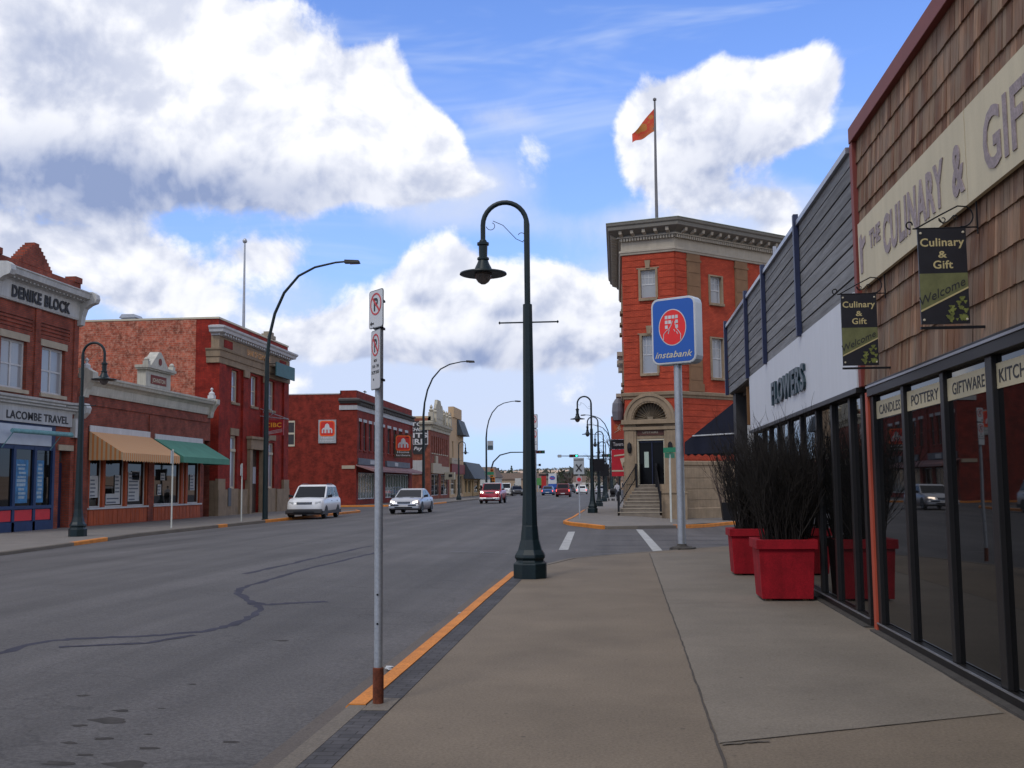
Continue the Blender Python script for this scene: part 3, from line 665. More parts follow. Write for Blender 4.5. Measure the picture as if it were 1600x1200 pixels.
b = MB(); b.box(4.80, 5.92, -0.05, 0.05, 3.02, 3.24); b.build('lintel', M_lintel, r)
b = MB(); b.box(4.95, 5.76, 0.34, 0.42, -0.02, 2.55); b.box(5.0, 5.71, 0.32, 0.345, 1.0, 2.4); b.build('door', M_navy, r)
b = MB(); b.box(5.0, 5.71, 0.34, 0.40, 2.60, 3.0); b.build('transom', M_glassu, r)
# shop front: recessed, blue framing, red and blue stall risers, posters in the glass
b = MB(); b.box(0.35, 4.6, 0.0, 0.02, 3.10, 3.95)
for x in (0.35, 1.78, 3.15, 4.42): b.box(x, x+0.17, -0.02, 0.12, 0, 3.1)
b.box(0.52, 4.42, -0.01, 0.1, 2.98, 3.1); b.box(0.52, 4.42, -0.05, 0.1, 0.80, 0.92); b.box(0.52, 4.42, -0.02, 0.3, -0.02, 0.34); b.box(0.52, 4.42, 0.03, 0.3, 0.34, 0.80)
b.build('shop_front', M_blue, r)
for x0, x1 in ((0.56, 1.74), (1.99, 3.11), (3.36, 4.38)):
    b = MB(); b.box(x0, x1, 0.0, 0.028, 0.38, 0.77); b.build('riser_panel', M_redp, r)
    b = MB(); b.box(x0-0.03, x1+0.03, 0.06, 0.09, 0.92, 2.98); g = b.build('shop_window', M_glass, r)
M_poster = mat('poster_blue', (0.03, 0.15, 0.32), 0.5, n=(3.5, 0.6)); M_postw = mat('poster_white', (0.25, 0.33, 0.40), 0.5, n=(9, 0.4))
for x0, x1 in ((2.0, 2.85), (3.38, 3.92)):
    b = MB(); b.box(x0, x1, 0.045, 0.058, 1.02, 2.60); p = b.build('poster', M_poster, r)
    b = MB(); w_ = x1-x0; rr = random.Random(int(x0*10))
    for k in range(9):
        z = 1.18+k*0.15; a = rr.uniform(.12, .3)*w_; b.box(x0+a, x1-rr.uniform(.12, .3)*w_, 0.038, 0.044, z, z+rr.uniform(.05, .11))
    b.build('print', M_postw, p)
b = MB(); b.box(0.45, 4.22, -0.06, -0.021, 3.14, 3.86); b.build('fascia_board', mat('pale_board', (0.42, 0.47, 0.55), 0.7, n=(2, .1)), r)
b = MB(); b.tube([(0.9, -0.45, 3.58), (5.0, -0.45, 3.60)], 0.075, 10); b.tube([(0.9, -0.45, 3.62), (5.0, -0.45, 3.66)], 0.05, 8)
for x in (1.0, 4.2): b.tube([(x, -0.02, 3.0), (x, -0.45, 3.55)], 0.018, 6)
b.build('rolled_awning', mat('teal_fabric', (0.12, 0.26, 0.28), 0.8, n=(6, .3)), r)

# ---- one-storey shop with two awnings
Y0 = 40.38; W = 14.15
r = thing('brick_shop', 'one-storey plum brick shop with white pediment cornice and a tan and a green awning', 'shop', (FX, Y0, 0), 90)
b = MB()
shops = [(1.20, 6.62, 0.74, 3.1), (7.30, 12.90, 0.74, 3.1)]
facade(b, 0, 13.35, -0.3, 6.0, shops + [(13.1, 13.2, -.3, -.2)][:0], d=0.35)
shell(b, 0, W, 6.0, 20)
b.box(13.35, W, 2.2, 2.3, -0.3, 4.0); b.box(13.35, W, 0, 2.2, 4.0, 6.0); b.quad((13.35, 0, -0.3), (13.35, 2.2, -0.3), (13.35, 2.2, 4.0), (13.35, 0, 4.0))
b.box(0.02, 13.9, -0.05, 0.0, 4.96, 5.22)
b.box(-0.02, 0.9, -0.05, 0, -0.3, 4.9); b.box(6.68, 7.24, -0.05, 0, -0.3, 4.9)
b.build('wall', M_shop, r)
deck(r, 0.1, W-0.1, 0.3, 19.9, 5.9)
M_cornw = mat('weathered_cornice', (0.40, 0.39, 0.34), 0.7, n=(1.6, .2), fine=.08, streak=.15)
b = MB(); b.sweep([(0.35, 0), (W-0.05, 0)], [(0, 5.38), (0.07, 5.38), (0.10, 5.50), (0.12, 5.75), (0.22, 5.86), (0.36, 5.92), (0.40, 6.02), (0.44, 6.06), (0.44, 6.14), (0.0, 6.22)])
b.sweep([(0.35, 0.3), (W-0.05, 0.3)], [(0, 5.9), (0.3, 5.9), (0.3, 6.2), (0, 6.2)])
b.prism([(0, 5.2), (-0.14, 5.24), (-0.20, 5.55), (-0.36, 5.82), (-0.52, 5.95), (-0.52, 6.25), (-0.2, 6.42), (0.1, 6.42)], 'x', 0.30, 0.75)
b.prism([(0, 5.2), (-0.14, 5.24), (-0.20, 5.55), (-0.36, 5.82), (-0.50, 5.95), (-0.50, 6.2), (0, 6.22)], 'x', W-0.4, W)
b.build('cornice', M_cornw, r)
b = MB(); cx = 7.35
b.box(cx-1.35, cx+1.35, -0.12, 0.3, 6.22, 7.05); b.box(cx-1.55, cx+1.55, -0.32, 0.34, 7.05, 7.18); b.box(cx-1.5, cx+1.5, -0.25, 0.32, 6.98, 7.051)
b.prism([(cx-1.0, 7.179), (cx+1.0, 7.179), (cx+0.12, 7.92), (cx-0.12, 7.92)], 'y', -0.18, 0.28)
for s_ in (-1, 1): b.box(cx+s_*1.38-0.12, cx+s_*1.38+0.12, -0.28, -0.02, 7.18, 7.36); b.lathe([(0.10, 0), (0.13, 0.08), (0.04, 0.18)], (cx+s_*1.38, -0.15, 7.36), 10)
pd = b.build('pediment', M_cornw, r)
b = MB(); b.box(cx-0.85, cx+0.85, -0.135, -0.121, 6.36, 6.78); b.lathe([(0.17, -0.2), (0.17, -0.185)], (cx, 0, 7.45), 16, ax='y'); p = b.build('plaque', mat('plaque_red', (0.16, .03, .02), .7), pd)
b = MB(); text(b, 'JOHNSTON', cx, 6.46, 0.2, 1.4, y=-0.137, th=0.006, bold=0.01, center=True)
bpy.data.objects  # lettering below is painted cream on the plaque
b.build('lettering', M_cream, p)
for x in (0.5, W-0.25):
    b = MB(); b.box(x-0.16, x+0.16, -0.30, 0.02, 6.24, 6.42); b.lathe([(0.15, 0), (0.16, 0.12), (0.06, 0.2), (0.04, 0.26), (0.09, 0.33), (0.02, 0.42)], (x, -0.14, 6.42), 12); b.build('finial', M_white, r)
# windows with orange timber surrounds and risers
M_ochre = mat('orange_timber', (0.33, 0.065, 0.018), 0.7, n=(2, .2), streak=.25)
for (x0, x1), mull in (((1.20, 6.62), (2.50, 4.55)), ((7.30, 12.90), (10.60, 11.15))):
    b = MB(); b.box(x0, x1, -0.03, 0.0, -0.02, 0.66)
    for k in range(int((x1-x0)/0.42)): b.box(x0+0.02+k*0.42, x0+0.40+k*0.42, -0.045, -0.0305, 0.04, 0.62)
    for x in mull: b.box(x-0.12, x+0.12, -0.01, 0.3, 0.74, 3.1)
    b.box(x0, x0+0.07, -0.01, 0.3, 0.741, 3.1); b.box(x1-0.07, x1, -0.01, 0.3, 0.741, 3.1)
    b.build('timber_surround', M_ochre, r)
    b = MB(); b.box(x0-0.05, x1+0.05, -0.10, 0.02, 0.665, 0.74); b.build('sill', M_white, r)
    ed = [x0+0.07] + [v for q in mull for v in (q-0.12, q+0.12)] + [x1-0.07]
    for i in range(0, len(ed), 2):
        if ed[i+1]-ed[i] > 0.2: window(r, ed[i], ed[i+1], 0.741, 3.1, y=0.1, gm=M_glass, rows=1, fr=0.06, fm=M_white, name='shop_window')
rr = random.Random(4)
M_paper = mat('paper', (0.42, 0.44, 0.46), 0.7, n=(5, .15)); M_ink = mat('ink', (0.10, 0.12, 0.16), .7)
for x, z, w_, h_, a in ((1.5, 1.15, .7, .9, 0), (2.9, .85, 1.3, .45, 0), (3.7, 1.3, .5, .8, 0), (4.95, .95, 1.1, 1.3, 0), (5.3, 1.9, .8, .4, 0), (8.3, 1.9, .5, .35, 0), (8.0, 1.2, .4, .5, 0), (11.8, 1.4, .6, .8, 0)):
    b = MB(); b.box(x, x+w_, 0.098, 0.104, z, z+h_); p = b.build('window_notice', M_paper, r)
    b = MB(); n_ = int(h_/.16)
    for k in range(n_): b.box(x+.06*w_, x+w_*rr.uniform(.55, .93), 0.094, 0.097, z+.05+k*.16, z+.11+k*.16)
    b.build('print', M_ink, p)
def stripes():
    m, t, bb = newmat('tan_stripe'); ND = t.nodes; LK = t.links.new
    tc = ND.new('ShaderNodeTexCoord'); sp = ND.new('ShaderNodeSeparateXYZ'); LK(tc.outputs['Object'], sp.inputs[0])
    ad = ND.new('ShaderNodeMath'); ad.operation = 'ADD'; LK(sp.outputs[0], ad.inputs[0]); LK(sp.outputs[1], ad.inputs[1])
    w = ND.new('ShaderNodeMath'); w.operation = 'FRACT'; q = ND.new('ShaderNodeMath'); q.operation = 'MULTIPLY'; LK(ad.outputs[0], q.inputs[0]); q.inputs[1].default_value = 5.2; LK(q.outputs[0], w.inputs[0])
    mr = ND.new('ShaderNodeMapRange'); LK(w.outputs[0], mr.inputs[0]); mr.inputs[1].default_value = .42; mr.inputs[2].default_value = .5
    mx = ND.new('ShaderNodeMix'); mx.data_type = 'RGBA'; LK(mr.outputs[0], mx.inputs['Factor']); mx.inputs[6].default_value = (0.52, 0.20, 0.055, 1); mx.inputs[7].default_value = (0.48, 0.34, 0.20, 1)
    LK(mx.outputs[2], bb.inputs['Base Color']); bb.inputs['Roughness'].default_value = .85; return m
def awning(x0, x1, zt, zf, out, val, m, root, name='awning', scallop=0.0, side=True):
    b = MB(); th = 0.015
    b.hexa([(x0,-0.06,zt-th),(x1,-0.06,zt-th),(x1,-out,zf-th),(x0,-out,zf-th)], [(x0,-0.06,zt),(x1,-0.06,zt),(x1,-out,zf),(x0,-out,zf)])
    n = max(1, int((x1-x0)/0.24)) if scallop else 1
    def val_(p0, p1):
        nn = n if scallop else 1
        for k in range(nn):
            a = Vector(p0).lerp(Vector(p1), k/nn); c = Vector(p0).lerp(Vector(p1), (k+1)/nn); mid = (a+c)/2
            nrm = Vector((p1[1]-p0[1], p0[0]-p1[0], 0)).normalized()*0.008
            pts = [a, c, c - Vector((0,0,val)), mid - Vector((0,0,val+scallop)), a - Vector((0,0,val))]
            b.add([q-nrm for q in pts] + [q+nrm for q in pts], [(0,1,2,3,4),(9,8,7,6,5)] + [(i,(i+1)%5,5+(i+1)%5,5+i) for i in range(5)])
    val_((x0,-out,zf), (x1,-out,zf))
    if side:
        for x in (x0, x1):
            b.prism([(-0.06, zt-th), (-out, zf-th), (-out, zf-val), (-0.06, zf-val)], 'x', x-0.008, x+0.008)
    aw = b.build(name, m, root)
    f = MB()
    for x in (x0+0.1, x1-0.1): f.tube([(x, -0.03, zf-val+0.1), (x, -out+0.04, zf-val+0.1)], 0.014, 6)
    f.tube([(x0+0.05, -out+0.04, zf-0.03), (x1-0.05, -out+0.04, zf-0.03)], 0.014, 6); f.build('awning_frame', M_galv, aw)
    return aw
MB().box(1.05, 6.68, -0.09, -0.051, 3.86, 4.12).build('fascia_board', M_white, r); MB().box(7.22, 12.95, -0.09, -0.051, 3.80, 4.06).build('fascia_board', M_white, r)
awning(1.05, 6.75, 3.88, 2.98, 1.5, 0.30, stripes(), r, scallop=0.06)
awning(7.15, 13.05, 3.84, 2.98, 1.5, 0.28, mat('green_canvas', (0.07, 0.22, 0.16), 0.85, n=(2, .15)), r)

# ---- two-storey bank
Y0 = 55.4; W = 12.3
r = thing('bank_building', 'two-storey scarlet brick bank with tan stone trim, white cornice and mottled brick side wall', 'bank', (FX, Y0, 0), 90)
b = MB()
top = 10.75
up = [(2.15, 3.22, 6.34, 8.18), (5.35, 6.42, 6.34, 8.18), (8.60, 9.67, 6.34, 8.18)]
lo = [(2.1, 3.2, 1.46, 4.45), (8.7, 9.8, 1.46, 4.30)]
door = [(4.95, 6.95, -0.3, 3.75)]
facade(b, 0, W, -0.3, top, up+lo+door, d=0.3)
shell(b, 0, W, top, 16)
for x in (0.001, 3.75, 7.15, W-1.0): b.box(x, x+0.95 if x < .1 or x > 10 else x+0.75, -0.12, 0, 1.95, 8.3)
b.build('wall', M_cib, r)
b = MB(); b.box(-0.02, 0.0-0.001, 1.25, 15.9, -0.3, top-0.02); b.build('side_wall', M_cibs, r)
deck(r, 0.2, W-0.2, 0.3, 15.8, top-0.6)
b = MB(); b.sweep([(0, 16), (0, 0), (W, 0), (W, 16)], [(-0.3, top), (0.05, top), (0.05, top+0.10), (-0.3, top+0.10)]); b.build('coping', M_cream, r)
b = MB(); b.box(7.9, 9.5, -0.1, 0.3, top+0.1, top+0.32); b.box(8.3, 9.1, -0.1, 0.3, top+0.32, top+0.5); b.build('parapet', M_stoned, r)
b = MB(); b.sweep([(0.0, 0.35), (0.0, 0), (W, 0), (W, 1.2)], [(0, 9.80), (0.12, 9.82), (0.16, 9.92), (0.42, 9.98), (0.46, 10.12), (0.54, 10.20), (0.56, 10.30), (0, 10.42)])
for k in range(30): b.box(0.15+k*0.405, 0.33+k*0.405, -0.34, -0.10, 9.84, 9.965)
b.build('cornice', M_white, r)
b = MB(); b.sweep([(0, 0.35), (0, 0), (W, 0), (W, 0.8)], [(0, 9.10), (0.10, 9.12), (0.11, 9.79), (0, 9.79)]); fz = b.build('frieze', M_stone, r)
for xa in (.6, 10.3): MB().box(xa, xa+1.3, -0.125, -0.1, 9.25, 9.68).build('panel', M_cib, fz)
b = MB(); text(b, 'BANK OF COMMERCE', 4.3, 9.27, 0.34, 4.1, y=-0.118, th=0.012, bold=0.02); b.build('lettering', mat('gilt', (0.55, 0.26, 0.05), .5), fz)
b = MB(); b.sweep([(0, 0.6), (0, 0), (W, 0), (W, 1)], [(0, 8.30), (0.13, 8.32), (0.14, 8.62), (0.20, 8.66), (0.24, 8.98), (0.30, 9.02), (0.32, 9.10), (0, 9.11)])
for x in (3.75, 7.15): b.box(x-0.05, x+0.80, -0.22, -0.121, 7.9, 8.31)
b.build('string_course', M_stone, r)
b = MB()
for x0, x1 in ((-0.06, 2.06), (3.24, 4.94), (6.96, 8.66), (9.84, W+0.06)): b.box(x0, x1, -0.20, -0.0, -0.3, 1.42)
b.box(4.94, 6.96, -0.35, 0.1, -0.3, 0.02)
b.box(-0.05, 1.0, -0.17, 0, 1.42, 2.0); b.box(W-1.02, W+0.05, -0.17, 0, 1.42, 2.0); b.box(2.06, 3.24, -0.12, 0, -0.3, 1.40); b.box(8.66, 9.84, -0.12, 0, -0.3, 1.40)
b.box(-0.03, -0.001, 0.0, 0.8, -0.3, 1.9)
b.build('plinth', M_stone, r)
for o in up: window(r, *o, fm=M_cream, gm=M_glassc, rows=2, fr=0.10, sill=M_stone, bar=0.03)
for o in lo: window(r, *o, fm=M_cream, gm=M_glassc, rows=1, fr=0.12, sill=M_stone)
for x0 in (2.0, 8.6):
    b = MB(); b.box(x0, x0+1.3, -0.06, 0.1, 4.46, 4.86); b.build('lintel', M_stone, r)
    b = MB(); b.box(x0+0.15, x0+1.15, 0.08, 0.2, 3.55, 3.70); b.build('transom_bar', M_cream, r)
b = MB(); b.box(4.55, 4.95, -0.30, 0.02, -0.02, 3.75); b.box(6.95, 7.35, -0.30, 0.02, -0.02, 3.75); b.box(4.45, 7.45, -0.38, 0.02, 3.75, 4.35); b.box(4.35, 7.55, -0.48, 0.02, 4.35, 4.50)
b.build('door_surround', M_stone, r)
b = MB(); b.box(4.96, 6.94, 0.18, 0.25, -0.02, 3.74); b.build('door', mat('brown_door', (0.06, .045, .035), .6), r)
M_nw = mat('notice_white', (0.42, .44, .48), .6)
MB().box(6.35, 6.85, 0.165, 0.178, 1.75, 2.75).build('notice', M_nw, r); MB().box(7.05, 7.32, -0.32, -0.301, 1.6, 2.3).build('notice', M_nw, r)
b = MB(); b.box(1.3, 1.75, -0.24, -0.201, 0.5, 1.5); b.build('deposit_box', mat('grey_box', (.06, .06, .065), .5), r)
b = MB(); b.box(8.1, 11.9, -0.62, -0.56, 8.45, 9.30); g_ = b.build('panel_sign', mat('teal_sign', (0.035, 0.11, 0.115), .6, n=(2, .2)), r)
for x in (8.3, 11.7):
    for z in (9.2, 8.55): MB().tube([(x, 0, z), (x, -0.56, z)], 0.02, 6).build('bracket', M_black, g_)
M_maroon = mat('maroon_panel', (0.30, 0.010, 0.012), 0.5)
b = MB(); b.box(6.95, 7.07, -1.48, -0.25, 4.66, 5.58); sg = b.build('projecting_sign', M_maroon, r)
b = MB(); Mx = Matrix.Translation((6.948, -1.72, 0)) @ Matrix.Rotation(R_(90), 4, 'Z')
b = MB(); T_ = Matrix(((0,1,0,6.944),(-1,0,0,-0.30),(0,0,1,0),(0,0,0,1)))
text(b, 'CIBC', 0.08, 5.16, 0.27, 0.98, y=-0.0, th=0.01, bold=0.025, M=T_)
b.build('lettering', mat('sign_gold', (0.75, 0.33, 0.03), .5, emit=(0.75, .33, .03), estr=.0), sg)
b = MB()
for k in range(3): b.hexa([(6.942, -0.35-k*0.1, 4.86-k*0.055), (6.948, -0.35-k*0.1, 4.86-k*0.055), (6.948, -0.35-k*0.1, 4.83-k*0.055), (6.942, -0.35-k*0.1, 4.83-k*0.055)],
           [(6.942, -1.42, 5.04-k*0.075), (6.948, -1.42, 5.04-k*0.075), (6.948, -1.42, 5.02-k*0.075), (6.942, -1.42, 5.02-k*0.075)])
b.build('emblem', M_white, sg)
b = MB(); b.tube([(7.0, 0, 5.85), (7.0, -1.8, 5.62)], 0.025, 6); b.tube([(7.0, 0, 6.3), (7.0, -0.9, 5.95), (7.0, -1.75, 5.65)], 0.018, 6)
b.tube([(7.0, -0.5+0.3*math.cos(a/3), 6.05+0.22*math.sin(a/3)) for a in range(0, 16)], 0.016, 6); b.build('bracket', M_galv, sg)
b = MB(); b.tube([(10.5, 2.4, 10.1), (10.5, 2.4, 13), (10.5, 2.4, 17.4)], [0.11, 0.09, 0.05], 8); b.lathe([(0.0, 0), (0.13, .1), (0.16, .2), (0.10, .32), (0, .38)], (10.5, 2.4, 17.4), 10); b.build('flagpole', M_galv, r)
b = MB(); b.box(0.5, 1.3, 5.0, 5.8, top-0.7, top+0.25); b.prism([(4.9, top+.25), (5.9, top+.25), (5.75, top+.45), (5.05, top+.45)], 'x', 0.4, 1.4); b.build('roof_vent', M_galv, r)

# ---- two-storey hardware store
Y0 = 86.3; W = 24.1
r = thing('hardware_store', 'two-storey crimson brick store with white-banded cornice, orange house signs and low canopy', 'shop', (FX, Y0, 0), 90)
b = MB(); top = 9.55
ups = [(0.7, 1.75), (2.55, 3.6), (4.5, 5.55), (6.4, 7.45), (9.7, 10.75), (12.1, 13.5), (14.7, 16.1), (17.3, 18.7), (20.4, 21.8)]
ops = [(a, c, 4.6, 7.0) for a, c in ups]
sh = [(0.75, 7.0, 0.42, 2.75), (11.2, 22.5, 0.42, 2.75), (8.0, 10.2, -0.3, 2.75)]
facade(b, 0, W, -0.3, top, ops+sh, d=0.3); shell(b, 0, W, top-0.3, 34)
b.quad((0, 0, 9.25), (0, 0, top), (0, 1.4, top), (0, 1.4, 9.25)); b.box(0.0, 0.3, 1.3, 1.4, 9.2, top); b.box(0.01, W, 0.28, 0.3, 9, top)
for x in (0.0, 8.3, W-0.6): b.box(x+.001, x+.6, -0.08, 0, 3.4, 7.9)
b.build('wall', M_hh, r)
deck(r, 0.2, W-.2, 0.3, 33.8, top-0.6)
b = MB(); b.sweep([(0, 34), (0, 1.45)], [(-0.2, top-.3), (0.04, top-.3), (0.04, top-.22), (-0.2, top-.22)]); b.build('coping', M_white, r)
b = MB(); b.sweep([(0, 1.45), (0, 0), (W, 0)], [(0, 8.46), (0.10, 8.47), (0.18, 8.6), (0.40, 8.66), (0.44, 8.80), (0, 8.92)])
for k in range(34): b.box(0.3+k*0.70, 0.5+k*0.70, -0.38, -0.0, 8.30, 8.52)
b.build('cornice', mat('brown_cornice', (0.09, .085, .08), .8), r)
b = MB(); b.sweep([(0, 1.45), (0, 0), (W, 0)], [(0, 7.92), (0.09, 7.92), (0.09, 8.30), (0, 8.30)]); b.build('frieze', M_whiteg, r)
for a, c in ups: window(r, a, c, 4.6, 7.0, fm=mat('grey_frame', (.10, .10, .10), .7), gm=M_glassu, rows=2, lintel=M_whiteg, sill=M_hh)
for a, c in ((0.85, 3.8), (3.9, 6.9), (11.3, 14.9), (15.0, 18.6), (18.7, 22.4)): window(r, a, c, 0.45, 2.7, y=0.08, fm=M_white, gm=glass('green_shop_glass', (.10, .13, .12), .05, .5), rows=1, cols=3, fr=0.08, name='shop_window')
window(r, 8.1, 10.1, -0.02, 2.7, y=0.2, fm=M_whiteg, gm=M_glass, rows=1, cols=2, name='door')
b = MB(); b.hexa([(-0.1, 0, 3.25), (W-.6, 0, 3.25), (W-.6, -1.5, 2.75), (-0.1, -1.5, 2.75)], [(-0.1, 0, 3.35), (W-.6, 0, 3.35), (W-.6, -1.5, 2.95), (-0.1, -1.5, 2.95)])
b.build('canopy', mat('rose_canopy', (0.22, 0.12, 0.12), .7), r)
for xa, xb in ((.2, 8.0), (11, 22)): MB().box(xa, xb, -0.2, 0, 3.36, 3.9).build('fascia_board', mat('slate_board', (.09, .10, .12), .7, n=(1, .4)), r)
MB().box(4.2, 5.8, -0.22, -0.201, 3.45, 3.8).build('notice', M_whiteg, r); MB().box(14.5, 16, -0.22, -0.201, 3.45, 3.8).build('notice', M_whiteg, r)
b = MB(); b.box(-0.06, -0.001, 0.1, 1.2, 3.0, 3.28); b.build('notice', M_lintel, r)
M_hho = mat('sign_orange', (0.75, 0.10, 0.012), .5); M_hhr = mat('sign_red', (0.50, 0.02, 0.012), .5); M_signg = mat('sign_grey', (0.30, .32, .33), .6)
def house_sign(root, M, w, h, frame):
    b = MB(); b.box(-w/2, w/2, -0.12, 0, 0, h); s = b.build('house_sign', frame, root, M)
    q = w*0.43; zc = h-0.08-q
    def rr_(x, z, a, c, rad): return [(x+dx*(a-rad)+rad*math.cos(R_(t)), z+dz*(c-rad)+rad*math.sin(R_(t))) for dx, dz, t0 in ((1,1,0),(-1,1,90),(-1,-1,180),(1,-1,270)) for t in (t0, t0+45, t0+90)]
    b = MB(); b.prism(rr_(0, zc, q, q, q*.3), 'y', -0.135, -0.121); b.build('field', M_hho, s, M)
    b = MB(); b.prism(rr_(0, zc, q*.86, q*.86, q*.22), 'y', -0.142, -0.136); b.build('field', M_hhr, s, M)
    b = MB(); k = q*.7                                    # white house made of bars with a round-topped roof
    b.prism([(-k, zc-k*.2), (-k*.72, zc+k*.12), (-k*.5, zc+k*.12), (-k*.35, zc+k*.7), (0, zc+k*.95), (k*.35, zc+k*.7), (k*.5, zc+k*.12), (k*.72, zc+k*.12), (k, zc-k*.2)], 'y', -0.150, -0.143)
    for x0, x1 in ((-1, -.72), (-.5, -.12), (.12, .5), (.72, 1)): b.box(k*x0, k*x1, -0.1495, -0.143, zc-k*.85, zc-k*.18)
    text(b, 'Home', 0, h*0.20, h*0.09, w*.7, y=-0.122, th=0.01, bold=0.03, center=True); text(b, 'hardware', 0, h*0.07, h*0.08, w*.8, y=-0.122, th=0.01, bold=0.03, center=True)
    b.build('emblem', M_white, s, M)
house_sign(r, Matrix(((0,-1,0,0),(1,0,0,2.45),(0,0,1,5.15),(0,0,0,1))) @ Matrix.Rotation(PI, 4, 'Z'), 1.5, 1.95, M_signg)
b = MB(); window(r, 0, 1, 0, 1, y=-0.03, fm=M_cream, gm=M_glassu, rows=2, fr=.07, M=Matrix(((0,1,0,-0.02),(-0.75,0,0,6.0),(0,0,2.15,4.92),(0,0,0,1))))
house_sign(r, Matrix.Translation((15.6, -0.75, 4.3)) @ Matrix.Rotation(R_(-62), 4, 'Z'), 1.75, 2.25, mat('sign_dark', (.06, .04, .02), .6))
b = MB(); b.tube([(15.6, 0, 6.3), (15.6, -1.4, 6.3)], 0.03, 6); b.build('bracket', M_black, r)
b = MB(); b.tube([(4.2, .3, top), (4.2, .3, top+.35)], .04, 6); b.tube([(3.8, .3, top+.22), (4.7, .3, top+.26)], .05, 6); b.build('roof_vent', M_roof, r)

# ---- russet block with painted advertisement and ornate parapet
Y0 = 121.2; W = 14.2
r = thing('brick_block', 'russet brick block with a painted black and white wall advertisement and ornate pale gable parapet', 'building', (FX, Y0, 0), 90)
b = MB(); top = 8.3
ups = [(1.0+1.55*k, 1.75+1.55*k, 5.4, 7.4) for k in range(8)]
facade(b, 0, W, -0.3, top, ups + [(0.9, 6.3, 0.4, 2.9), (7.6, 13.2, 0.4, 2.9)], d=.3); shell(b, 0, W, 9.4, 25)
b.build('wall', M_ghost, r)
for o in ups: window(r, *o, fm=M_whiteg, rows=2, fr=.06, sill=M_lintel)
for a, c in ((0.9, 3.5), (3.6, 6.3), (7.6, 10.3), (10.4, 13.2)): window(r, a, c, .4, 2.9, y=.1, fm=M_whiteg, gm=M_glass, rows=1, name='shop_window')
deck(r, .1, W-.1, .2, 24.9, 9.3)
b = MB(); b.sweep([(0, 1.2), (0, 0), (W, 0)], [(0, 8.0), (0.12, 8.02), (0.15, 8.5), (0.45, 8.7), (0.5, 8.95), (0, 9.1)])
b.box(0, W, -.1, .25, 9.05, 9.6); b.box(3.2, 8.6, -.15, .25, 9.6, 10.5); b.prism([(3.6, 10.5), (8.2, 10.5), (6.8, 11.9), (4.6, 11.9)], 'y', -.12, .22)
b.prism(arcpts(4.2, 10.5, .9, 0, 180, 10), 'y', -.14, .0); b.prism(arcpts(7.6, 10.5, .9, 0, 180, 10), 'y', -.14, .0)
for x in (0.3, 2.8, 9.2, 11.4, 13.8): b.box(x-.3, x+.3, -.35, .2, 9.1, 10.1); b.lathe([(.18, 0), (.3, .25), (.12, .45), (.2, .6), (.02, .9)], (x, -.1, 10.1), 10)
for k in range(24): b.box(.3+k*.58, .5+k*.58, -.35, -.1, 8.35, 8.6)
b.build('parapet', mat('pale_stone', (0.36, .33, .26), .8, n=(1.5, .3), fine=.1), r)
for q in ((3.0, 4.5, -.2, -.01, 4.21, 5.1), (.6, 6.6, -.28, -.01, 3.0, 4.2), (7.4, 13.4, -.15, -.01, 3.0, 3.9)): MB().box(*q).build('sign_board', M_lintel, r)
b = MB(); b.box(9.3, 10.2, -1.4, -.2, 2.3, 3.2); b.build('projecting_sign', M_cream, r)
b = MB(); b.box(9.25, 9.29, -1.15, -.7, 2.6, 2.95); b.build('emblem', M_letter, r)
# wall advertisement on the side wall
Ms = Matrix(((0,-1,0,0),(1,0,0,0),(0,0,1,0),(0,0,0,1))) @ Matrix.Rotation(PI, 4, 'Z')
Ms = Matrix(((0,1,0,-0.02),(-1,0,0,0),(0,0,1,0),(0,0,0,1)))
b = MB(); b.prism([(-10, 6.36), (-.25, 6.36), (-.25, 9.05), (-10, 9.05)], 'y', -.01, .0)
b.prism([(-2.5, 6.355), (-0.2, 6.355), (-.8, 5.2), (-1.9, 5.2)], 'y', -.01, 0); ad_ = b.build('wall_advert', M_letter, r, Ms)
b = MB(); text(b, 'INKSTOP', -4.3, 8.50, .42, 4.0, y=-.012, bold=.03); text(b, 'SHOP', -2.3, 7.90, .4, 1.9, y=-.012, bold=.03, shear=.3)
text(b, 'PAINTS', -4.6, 7.15, .55, 4.3, y=-.012, bold=.035); text(b, 'TIRE', -2.9, 6.45, .55, 2.3, y=-.012, bold=.035); text(b, 'Pay', -1.9, 5.7, .4, 1.0, y=-.012, bold=.03, shear=.3)
b.box(-10, -.2, -.016, -.011, 6.33, 6.40); b.box(-.30, -.2, -.016, -.011, 6.4, 9.05); b.build('lettering', M_white, ad_, Ms)
b = MB(); b.box(-5.0, -.7, -.12, 0, 2.9, 4.5); b.build('sign_board', M_whiteg, r, Ms)

# ---- sand coloured block
Y0 = 135.5; W = 12.6
r = thing('stucco_block', 'tall sand-coloured stucco block with slate panel near its roofline, beyond the ornate parapet', 'building', (FX, Y0, 0), 90)
b = MB(); facade(b, 0, W, -0.3, 10.6, [(2.2, 3.4, 5.2, 7.4), (7.5, 8.7, 5.2, 7.4), (1, 5.6, .4, 2.9), (6.8, 11.8, .4, 2.9)], d=.3); shell(b, 0, W, 10.6, 20)
b.box(2.8, 10.0, -.15, .6, 10.6, 12.0); b.box(0.0, 1.2, -.1, .6, 10.6, 11.0)
b.build('wall', mat('sand_stucco', (0.42, .29, .17), .9, n=(1, .12), fine=.06), r)
for o in ((2.2, 3.4, 5.2, 7.4), (7.5, 8.7, 5.2, 7.4)): window(r, *o, fm=M_cream, rows=2, sill=M_cream)
for o in ((1, 5.6, .4, 2.9), (6.8, 11.8, .4, 2.9)): window(r, *o, fm=M_cream, gm=M_glass, rows=1, cols=3, name='shop_window')
deck(r, .1, W-.1, .2, 19.9, 10.5)
